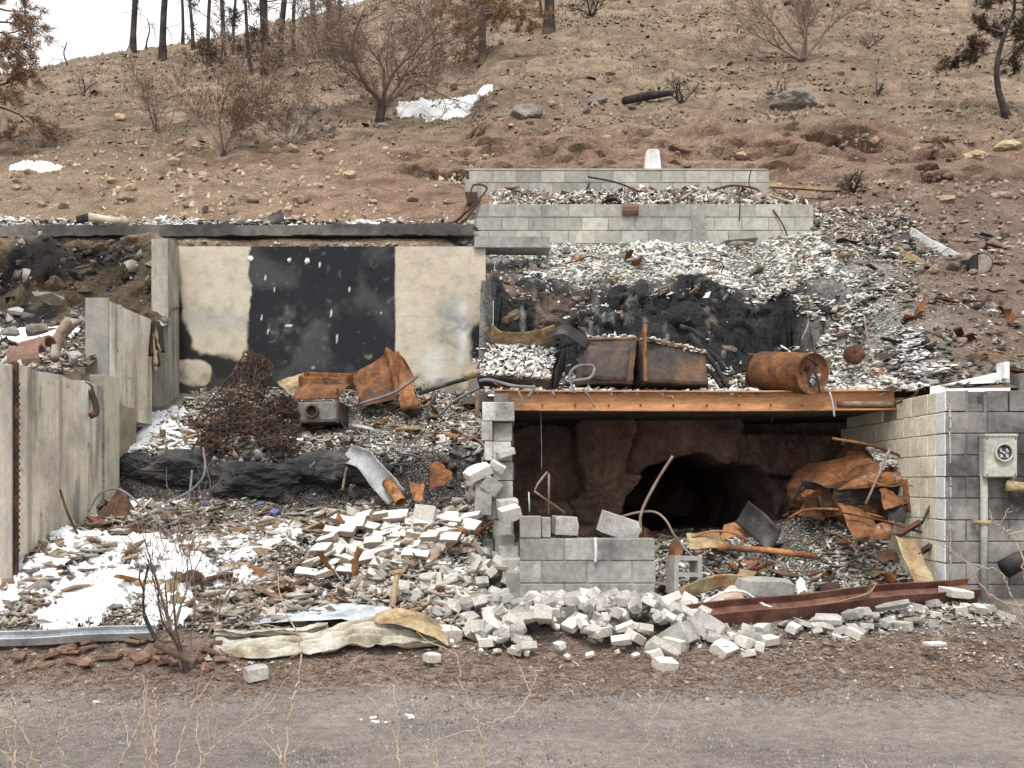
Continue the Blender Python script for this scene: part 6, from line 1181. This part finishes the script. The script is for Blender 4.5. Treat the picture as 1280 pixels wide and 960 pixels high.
# ------------------------------------------------------------------ curb and terrace litter
mb = MB(); mb.tube([P(112, 272, 15.5), P(135, 275, 15.45), P(160, 277, 15.4)], [.075, .06, .05], 9); T(build('pale_log', mb, M('pale_wood', [(0, (.25, .19, .14)), (.5, (.42, .35, .27)), (1, (.58, .53, .46))], 6, bump=.3), smooth=True), 'pale short log lying on the curb', 'log')
mb = MB(); mb.tube([P(97, 275, 15.5), P(113, 272, 15.5)], [.06, .078], 9); T(build('charred_log_end', mb, m_char), 'charred stub at the end of the pale log', 'log')
quad_sheet('dark_shingle', 'dark bent shingle sticking up on the curb rubble', 'shingle', [(334, 270, 15.5), (352, 261, 15.5), (356, 276, 15.4), (340, 279, 15.4)], m_soot, n=8, crumple=.02, seed=3)
for (pts, lab, r) in ((((545, 285, 15.3), (575, 272, 15.4), (588, 240, 15.6), (593, 231, 15.7), (607, 233, 15.7), (604, 243, 15.7), (570, 278, 15.4)), 'bent steel rod hooked over the end of the terrace wall', .016), (((550, 290, 15.3), (580, 276, 15.4), (600, 250, 15.6)), 'dark rod lying under the hooked one', .022), (((735, 221, 17.2), (770, 228, 17), (800, 240, 16.8)), 'thin stick leaning on the rear terrace wall', .016), (((890, 238, 16.6), (915, 232, 16.6), (945, 236, 16.5), (950, 246, 16.4)), 'bent pipe arch over the terrace rubble', .018), (((920, 232, 16.2), (925, 250, 15.6), (924, 276, 15.56)), 'thin cable hanging down the terrace wall', .01), (((966, 262, 15.6), (978, 280, 15.55), (988, 305, 15.53)), 'black cable hanging near the end of the terrace wall', .011), (((733, 240, 16.9), (737, 228, 17)), 'upright stub before the rear terrace wall', .02)):
    rod('bent_rod', lab, pts, r, m_rust_dark)
for (a_, b_, w, lab) in (((962, 233, 17.2), (1043, 238, 17.0), .12, 'long weathered board beyond the rear terrace wall'), ((966, 245, 16.6), (1012, 262, 15.9), .26, 'pale board slanting over the end of the terrace wall'), ((905, 250, 16.2), (918, 262, 15.9), .2, 'brown board stuck in the terrace rubble')):
    d_ = P(*b_)-P(*a_); mb = MB(); mb.box((0, 0, 0), (d_.length, w, .035), jit=.006); o = build('board', mb, m_board); o.location = (P(*a_)+P(*b_))/2; o.rotation_euler = d_.to_track_quat('X', 'Z').to_euler(); T(o, lab, 'board')
mb = MB(); mb.tube([P(778, 262, 15.6), P(798, 262, 15.58)], .09, 10); T(build('clay_pipe_stub', mb, m_tile), 'brown clay pipe stub on the terrace wall top', 'pipe')
def gp(px, py, lift=.0):
    q = hit(px, py, 11.5); d = q.y-.12-lift; return (px, py, d)
psheet('white_strip', 'long white metal strip lying on the bank', 'metal strip', [gp(1136, 290), gp(1156, 303), gp(1180, 315), gp(1203, 326)], [(.04, -.06, .16), (.05, -.1, .14), (.05, -.12, .1), (.05, -.12, .06)], m_white_metal, crumple=.02, seed=2)
psheet('tan_strip', 'tan metal strip in front of the white strip on the bank', 'metal strip', [gp(1113, 308), gp(1130, 319), gp(1150, 330), gp(1172, 341)], [(.06, -.14, .06), (.08, -.16, .06), (.08, -.16, .05), (.05, -.12, .04)], m_tan_metal, crumple=.02, seed=5)
quad_sheet('dark_flap', 'dark triangular flap joining the two strips on the bank', 'metal strip', [gp(1112, 305), gp(1135, 288), gp(1140, 303), gp(1120, 309)], m_soot, n=8, crumple=.02)
lg_ = empty('charred_log_end', P(*gp(1222, 332, .1))); T(lg_, 'charred log end with a grey cut face lying on the bank by the white strip', 'log')
mb = MB(); mb.tube([(.06, .3, .06), (.02, .1, .0), (0, -.1, 0)], [.13, .15, .16], 12); build('charred_wood', mb, m_char, lg_)
mb = MB(); mb.tube([(0, -.1, 0), (-.003, -.108, 0)], [.14, .125], 12); build('cut_face', mb, m_boulder, lg_)
boulder('rusted_lump', 'rusty motor-like lump in rubble right of the tank', P(1068, 445, 12.0), (.12, .12, .12), m_rust_dark, 5, 0, .5, 3)
boulder('rusted_lump', 'orange rusted tangle lump below the motor-like one', P(1105, 470, 11.6), (.16, .12, .13), m_rust, 9, 0, .7, 3)
# ------------------------------------------------------------------ trees and shrubs
def rvec(s=1): return Vector((random.gauss(0, s), random.gauss(0, s), random.gauss(0, s)))
def grow(mb, p, d, L, r, lev, o, tips=None):
    """one wandering branch with children"""
    n = max(3, int(o['seg']*(1 if lev else 1.4))); pts = [p]; rs = [r]; dd = d.copy()
    for i in range(n):
        dd = (dd+rvec(o['wob'])+Vector((0, 0, o['up']))*(.5 if lev == 0 else 1)).normalized(); pts.append(pts[-1]+dd*(L/n)); rs.append(max(r*(1-(i+1)/n*o['tap']), o['rmin']))
    mb.tube(pts, rs, 5 if r > .03 else 3, False)
    if tips is not None and lev >= o['lev']-1: tips.append((pts, dd))
    if lev >= o['lev']: return
    for c in range(o['kids'][min(lev, len(o['kids'])-1)]):
        t = random.uniform(o['from'] if lev == 0 else .15, 1); i = min(int(t*n), n-1); q = pts[i].lerp(pts[i+1], t*n-i)
        base = (pts[i+1]-pts[i]).normalized(); side = base.cross(rvec()).normalized()
        grow(mb, q, (base*math.cos(o['ang'])+side*math.sin(o['ang'])).normalized(), L*random.uniform(*o['len']), max(rs[i]*o['rr'], o['rmin']), lev+1, o, tips)
def shrub(name, label, base, H, stems, spread, lev=3, kids=(7, 6, 4), r=.03, up=.06, wob=.16, rmin=.0045, mat=None, trunk_mat=None, ang=.6, needles=None, cat='shrub', trunk=None, seg=5, ln=(.35, .6)):
    root = empty(name, base); T(root, label, cat); tb = MB(); cb = MB(); o = dict(seg=seg, wob=wob, up=up, tap=.75, rmin=rmin, lev=lev, kids=kids, ang=ang, rr=.55, len=ln); o['from'] = .25
    tips = []; st = Vector((0, 0, 0))
    if trunk:
        pts = catmull([Vector(q) for q in trunk], 4); tb.tube(pts, [trunk_r*(1-.35*i/len(pts)) for i in range(len(pts))] if (trunk_r := r*2.2) else r, 8); st = pts[-1]-Vector((0, 0, .06))
    else: tb.tube([(0, 0, -.12), (0, 0, .02), (.01, 0, .1)], [r*2.3, r*2, r*1.3], 7)
    for i in range(stems):
        a_ = 2*math.pi*(i+rr(-.3, .3))/stems; s = spread*rr(.35, 1); d = Vector((math.cos(a_)*s, math.sin(a_)*s, 1)).normalized()
        grow(cb, st+Vector((math.cos(a_), math.sin(a_), 0))*r*.8, d, H*rr(.75, 1.05), r*rr(.7, 1.1), 0, o, tips)
    build('trunk', tb, trunk_mat or m_bark, root); build('crown', cb, mat or m_twig, root)
    if needles:
        nm, cnt, ln_, w_ = needles; nb = []; Q = []
        tips_ = [random.choice(tips) for _ in range(cnt)]
        for (pts, dd) in tips_:
            p = pts[random.randrange(1, len(pts))]+rvec(.03)
            for _k in range(5):
                v = (dd*.6+rvec(.6)+Vector((0, 0, -.1))).normalized()*ln_*rr(.6, 1.2); sd2 = v.cross(rvec()).normalized()*w_
                nb += [p-sd2, p+sd2, p+v+sd2*.4, p+v-sd2*.4]
        np_mesh('foliage', np.array([tuple(q) for q in nb]), np.arange(len(nb)).reshape(-1, 4), nm, root)
    return root
def Hpx(q, npx): return npx/F*q.y
q = hit(197, 168); shrub('bare_shrub', 'thin bare grey shrub on the hillside near the picture edge', q, Hpx(q, 62), 7, .75, 3, (6, 4, 3), .02, mat=m_twig)
q = hit(279, 194); shrub('bare_sapling', 'upright brownish sapling standing on the lip of the soil slope', q, Hpx(q, 95), 5, .3, 3, (12, 6, 3), .028, up=.04, mat=m_twig, needles=(m_needle, 900, .07, .006), cat='sapling')
q = hit(365, 183); shrub('bare_shrub', 'low pale wispy shrub beside the upright sapling', q, Hpx(q, 48), 8, 1.1, 3, (6, 5, 3), .012, mat=M('wispy_twigs', [(0, (.09, .075, .065)), (1, (.22, .19, .17))], 4, bump=0, island=.6))
q = hit(476, 151); shrub('big_bare_tree', 'big bare spreading tree with a black forked trunk by the snow patch', q, Hpx(q, 128), 13, 1.6, 4, (8, 6, 4, 2), .05, up=.06, wob=.2, rmin=.0045, mat=m_twig, cat='tree', trunk=[(-.05, 0, -.15), (0, 0, .15), (.06, 0, .38)], ang=.8, seg=6, ln=(.38, .6))
q = hit(1003, 76); shrub('bare_shrub', 'multi-stemmed bare bush high on the open hillside', q, Hpx(q, 92), 9, .85, 3, (9, 6, 4), .04, up=.05, mat=m_twig, ang=.5)
q = hit(852, 130); shrub('charred_limbs', 'curved charred limbs at the end of the fallen log', q, Hpx(q, 46), 7, 1.6, 2, (5, 3), .028, up=-.03, wob=.22, mat=m_bark)
q = hit(738, 22); shrub('fallen_branches', 'tangle of dark fallen branches near the top of the hillside', q, Hpx(q, 36), 8, 2.2, 3, (5, 4, 2), .03, up=-.02, mat=m_bark)
q = hit(1067, 243); shrub('charred_tuft', 'black charred tuft on the bank by the terrace end', q, .32, 14, 1.3, 2, (4, 3), .016, mat=m_bark)
q = hit(1098, 119); shrub('charred_tuft', 'small charred stub on the open hillside', q, .35, 5, 1., 1, (3,), .02, mat=m_bark)
q = hit(1085, 62); shrub('charred_tuft', 'low dry tuft beside the hillside bush', q, .45, 7, 1.6, 2, (4, 3), .012, mat=m_bark)
q = hit(970, 130); shrub('charred_tuft', 'charred twigs in front of the broad boulder', q, .5, 6, 1.2, 2, (4, 3), .014, mat=m_bark)
q = hit(106, 118); shrub('charred_tuft', 'small charred stub on the slope near the skyline', q, .6, 4, 1.4, 1, (3,), .02, mat=m_bark)
for (px, py, hp, lab) in ((300, 92, 60, 'twiggy brown shrub at the foot of the skyline stand'), (345, 98, 48, 'dark twiggy shrub under the leaning skyline trunk'), (392, 75, 70, 'brown twiggy shrub between the skyline stand and the big bare tree'), (255, 95, 34, 'small dark shrub at the near end of the skyline stand')):
    q = hit(px, py); shrub('bare_shrub', lab, q, Hpx(q, hp), 6, .8, 3, (7, 5, 3), .02, mat=m_twig, needles=(m_needle_d, 260, .09, .008))
# pines with scorched needles
def pine(name, label, base, H, r, z0, nb, Lb, mat_n, cnt, nl=.09, nw=.006, lean=(0, 0), droop=-.02, tm=None, bend=None):
    root = empty(name, base); T(root, label, 'pine tree'); tb = MB(); cb = MB(); tips = []; o = dict(seg=5, wob=.13, up=droop, tap=.8, rmin=.006, lev=2, kids=(7, 4), ang=.7, rr=.5, len=(.3, .5)); o['from'] = .25
    pts = [Vector((lean[0]*t*H, lean[1]*t*H, t*H-.1)) for t in [i/10 for i in range(11)]]
    if bend: pts = [p+Vector((bend(i/10), 0, 0)) for i, p in enumerate(pts)]
    tb.tube(pts, [r*(1.25 if i == 0 else 1)*(1-.8*i/10) for i in range(11)], 9)
    for b in range(nb):
        t = z0+(1-z0)*(b+rr(0, 1))/nb; i = min(int(t*10), 9); p = pts[i].lerp(pts[i+1], t*10-i); a_ = rr(0, 6.28)
        grow(cb, p, Vector((math.cos(a_), math.sin(a_), rr(-.1, .35))).normalized(), Lb*(1.15-.8*(t-z0)/(1-z0+1e-6))*rr(.6, 1.1), r*.28, 0, o, tips)
    build('trunk', tb, tm or m_bark_b, root); build('branches', cb, m_twig, root)
    V = []
    for _ in range(cnt):
        ps, dd = random.choice(tips); p = ps[random.randrange(1, len(ps))]+rvec(.02)
        for _k in range(7):
            v = (dd*.5+rvec(.6)).normalized()*nl*rr(.6, 1.2); s_ = v.cross(rvec()).normalized()*nw; V += [p-s_, p+s_, p+v+s_*.4, p+v-s_*.4]
    np_mesh('crown', np.array([tuple(x) for x in V]), np.arange(len(V)).reshape(-1, 4), mat_n, root)
    return root
q = hit(-8, 195); pine('scorched_pine', 'brown-needled pine leaning into the picture edge below the sky', q, 4.8, .09, .06, 44, 1.0, m_needle, 6000, nl=.1, nw=.006)
q = hit(603, 79); pine('scorched_pine', 'tan-needled pine with a bare lower trunk beside the big bare tree', q, Hpx(q, 190), .11, .24, 26, 1.6, M('tan_needles', [(0, (.14, .085, .04)), (.5, (.27, .17, .085)), (1, (.38, .26, .14))], 2, bump=0, island=.75), 5200, nl=.12, nw=.008)
q = hit(1262, 148); pine('scorched_pine', 'dark half-burnt pine with a bent black trunk at the picture edge', q, 3.4, .075, .36, 22, 1.0, m_needle_d, 3600, tm=m_bark, bend=lambda t: -.28*math.sin(t*5) if t < .63 else .03+.1*t)
def snag(label, px, py, wpx, H, lean=0, stubs=8, twigs=0, name='burnt_tree', needles=0):
    q = hit(px, py); r = wpx/2/F*q.y; root = empty(name, q); T(root, label, 'tree'); mb = MB()
    pts = [Vector((lean*t*H+.06*math.sin(t*7+px), 0, t*H-.2)) for t in [i/9 for i in range(10)]]
    mb.tube(pts, [r*(1.45 if i == 0 else 1)*(1-.55*i/9) for i in range(10)], 9); build('trunk', mb, m_bark, root)
    cb = MB(); tips = []; o = dict(seg=4, wob=.2, up=.02, tap=.8, rmin=.008, lev=1 if not twigs else 2, kids=(4, 4), ang=.7, rr=.5, len=(.35, .6)); o['from'] = .2
    for s in range(stubs):
        t = rr(.12, .95); i = min(int(t*9), 8); a_ = rr(0, 6.28); grow(cb, pts[i].lerp(pts[i+1], t*9-i), Vector((math.cos(a_), math.sin(a_), rr(-.2, .4))).normalized(), rr(.4, 1.1)*(1+.5*twigs), r*.25, 0, o, tips)
    build('crown', cb, m_bark, root)
    if needles:
        V = []
        for _ in range(needles):
            ps, dd = random.choice(tips); p = ps[random.randrange(1, len(ps))]+rvec(.03)
            for _k in range(5):
                v = (dd*.5+rvec(.6)).normalized()*.13*rr(.6, 1.2); s_ = v.cross(rvec()).normalized()*.012; V += [p-s_, p+s_, p+v+s_*.4, p+v-s_*.4]
        np_mesh('foliage', np.array([tuple(x) for x in V]), np.arange(len(V)).reshape(-1, 4), m_needle_d, root)
for (px, py, w, H, ln_, st_, tw, lab, nd) in ((168, 66, 8, 8, .01, 3, 0, 'lone straight burnt trunk farthest along the skyline', 0), (205, 76, 9, 8, .02, 4, 0, 'second thick burnt trunk on the skyline', 0), (227, 56, 4, 7, 0, 4, 0, 'thin burnt trunk behind the two skyline trunks', 0), (240, 62, 4.5, 7, -.04, 5, 0, 'thin leaning burnt trunk on the skyline', 0), (261, 83, 5, 8, .03, 8, 1, 'slim burnt trunk with twiggy branches on the skyline', 120), (278, 78, 6, 8, 0, 6, 0, 'dark straight trunk in the middle of the skyline stand', 0), (293, 66, 4, 6, .02, 9, 1, 'thin twiggy trunk in the skyline stand', 200), (318, 95, 5, 5, -.13, 9, 1, 'leaning trunk with brown twigs in the skyline stand', 260),
        (328, 94, 9, 8.5, .0, 8, 1, 'thickest dark trunk of the skyline stand', 0), (336, 78, 5, 8, -.02, 6, 0, 'slim trunk just behind the thickest skyline trunk', 0), (350, 85, 8, 8.5, .06, 5, 0, 'black trunk leaning outward at the end of the stand', 0), (368, 70, 5, 7, .02, 12, 1, 'twiggy dark trunk at the edge of the big bare tree', 240), (392, 45, 7, 7, .0, 12, 1, 'dark trunk behind the big bare tree', 240), (410, 40, 8, 7, .01, 12, 1, 'thick dark trunk showing through the big bare tree', 240), (425, 30, 5, 6, .02, 8, 1, 'slim dark trunk behind the crown of the bare tree', 100),
        (685, 42, 14, 7, -.01, 5, 0, 'broad black burnt trunk standing alone near the picture top', 0), (674, 20, 4, 5, 0, 3, 0, 'thin pole-like trunk beside the broad burnt trunk', 0), (82, 83, 2.5, 1.0, 0, 2, 0, 'tiny burnt stub on the skyline near the pine', 0), (185, 62, 2.5, 1.3, 0, 3, 0, 'short burnt stub between the two skyline trunks', 0)):
    snag(lab, px, py, w, H, ln_, st_, tw, needles=nd)
q1, q2 = hit(780, 134), hit(840, 122); mb = MB(); mb.tube([q1+Vector((0, 0, .1)), q1.lerp(q2, .5)+Vector((0, 0, .13)), q2+Vector((0, 0, .1))], [.085, .095, .06], 9); lg = build('fallen_log', mb, m_char, smooth=True); T(lg, 'charred log lying on the hillside above the terrace', 'log')
q1, q2 = hit(732, 134), hit(758, 126); mb = MB(); mb.tube([q1+Vector((0, 0, .04)), q2+Vector((0, 0, .05))], .045, 7); T(build('fallen_log', mb, m_cable), 'thin grey pole lying left of the charred log', 'log')
# dead bush and dry twigs at the road
b0 = P(232, 822, 7.95); b0.z = float(HL(b0.x, b0.y))
shrub('dead_bush', 'dead leafless bush at the road edge before the snow', b0, 1.2, 6, .5, 3, (5, 3, 2), .015, up=.1, wob=.15, rmin=.0022, mat=M('dead_bush_twigs', [(0, (.08, .06, .048)), (.5, (.17, .13, .105)), (1, (.3, .24, .195))], 5, bump=0, island=.6), trunk_mat=m_bark_b)
mb = MB(); mb.tube(catmull([P(205, 812, 7.95), P(190, 790, 7.95), P(180, 765, 7.95), P(180, 735, 7.95), P(186, 705, 7.95)], 5), [.017]*10+[.01]*11, 7); mb.tube(catmull([P(180, 740, 7.95), P(174, 722, 7.95), P(178, 708, 7.95)], 4), .007, 5); T(build('crooked_branch', mb, m_bark), 'thick dark crooked branch rising beside the dead bush', 'branch')
mb = MB(); mb.tube(catmull([P(195, 805, 7.9), P(215, 815, 7.85), P(245, 828, 7.75)], 5), .028, 8); T(build('dead_root', mb, m_bark_b), 'knobbly root lying at the foot of the dead bush', 'root')
def twig(label, pts, r0, r1, side=3, name='dry_twig'):
    p = catmull([P(*q) for q in pts], 8); p = [q+rvec(.006) for q in p]; n = len(p); mb = MB(); mb.tube(p, [r0+(r1-r0)*i/(n-1) for i in range(n)], 5, False)
    for s in range(side):
        i = random.randrange(n//4, n-2); d = (p[i+1]-p[i]).normalized(); v = (d+rvec(.5)).normalized(); L = rr(.1, .3); pp = [p[i]]
        for k_ in range(6): v = (v+rvec(.14)).normalized(); pp.append(pp[-1]+v*L/6)
        mb.tube(pp, [r1*1.2*(1-.1*k_) for k_ in range(7)], 4, False)
    return T(build(name, mb, m_twig_pale), label, 'twig')
twig('tall pale twig rising from the picture bottom before the tan sheet', [(352, 990, 4.3), (362, 900, 4.3), (374, 850, 4.32), (373, 795, 4.35), (352, 760, 4.4)], .006, .003, 3)
twig('pale forked twig rising from the picture bottom near the middle', [(604, 990, 4.2), (600, 912, 4.2), (580, 858, 4.22), (568, 800, 4.25), (574, 745, 4.3)], .006, .0025, 2)
twig('pale side twig branching from the forked one', [(602, 905, 4.2), (640, 895, 4.22), (666, 860, 4.25), (678, 830, 4.28)], .004, .002, 1)
twig('thin twig at the road behind the forked twig', [(795, 975, 4.4), (808, 920, 4.4), (838, 862, 4.45)], .003, .0015, 2)
for i in range(20):
    px = rr(-60, 240) if i < 16 else rr(240, 560); l = rr(30, 95); a_ = rr(-1.0, 1.1)
    twig(('pale dry twig in the tangle at the very corner' if px < 90 else 'pale dry twig in the tangle beside the corner one') if i < 16 else 'small dry twig at the bottom edge of the road', [(px, 985, 4.1), (px+math.sin(a_)*l*.5, 985-l*.55, 4.12), (px+math.sin(a_)*l*1.1, 985-l-rr(0, 40), 4.15), (px+math.sin(a_)*l*1.9, 985-l*1.35, 4.2)], .0045, .0018, 4)['group'] = 'dry twigs in the bottom corner' if i < 16 else 'dry twigs along the bottom edge'
for i, pts in enumerate((((1290, 760, 8.4), (1240, 745, 8.3), (1205, 700, 8.3), (1190, 690, 8.3)), ((1290, 790, 8.2), (1262, 740, 8.2), (1250, 715, 8.2), (1205, 700, 8.25), (1180, 678, 8.3)), ((1285, 745, 8.3), (1275, 690, 8.3), (1262, 665, 8.3), (1245, 655, 8.3), (1236, 650, 8.35)), ((1290, 660, 8.3), (1262, 668, 8.3), (1248, 660, 8.3), (1262, 635, 8.3)), ((1295, 800, 8.1), (1270, 775, 8.1), (1252, 762, 8.1)))):
    twig(('pale twig reaching left before the meter wall', 'longest pale twig curving up before the conduit', 'twig crossing the conduit clamp', 'thin twig below the tan pipe stub', 'short twig at the foot of the meter wall')[i], pts, .008, .003, 3)
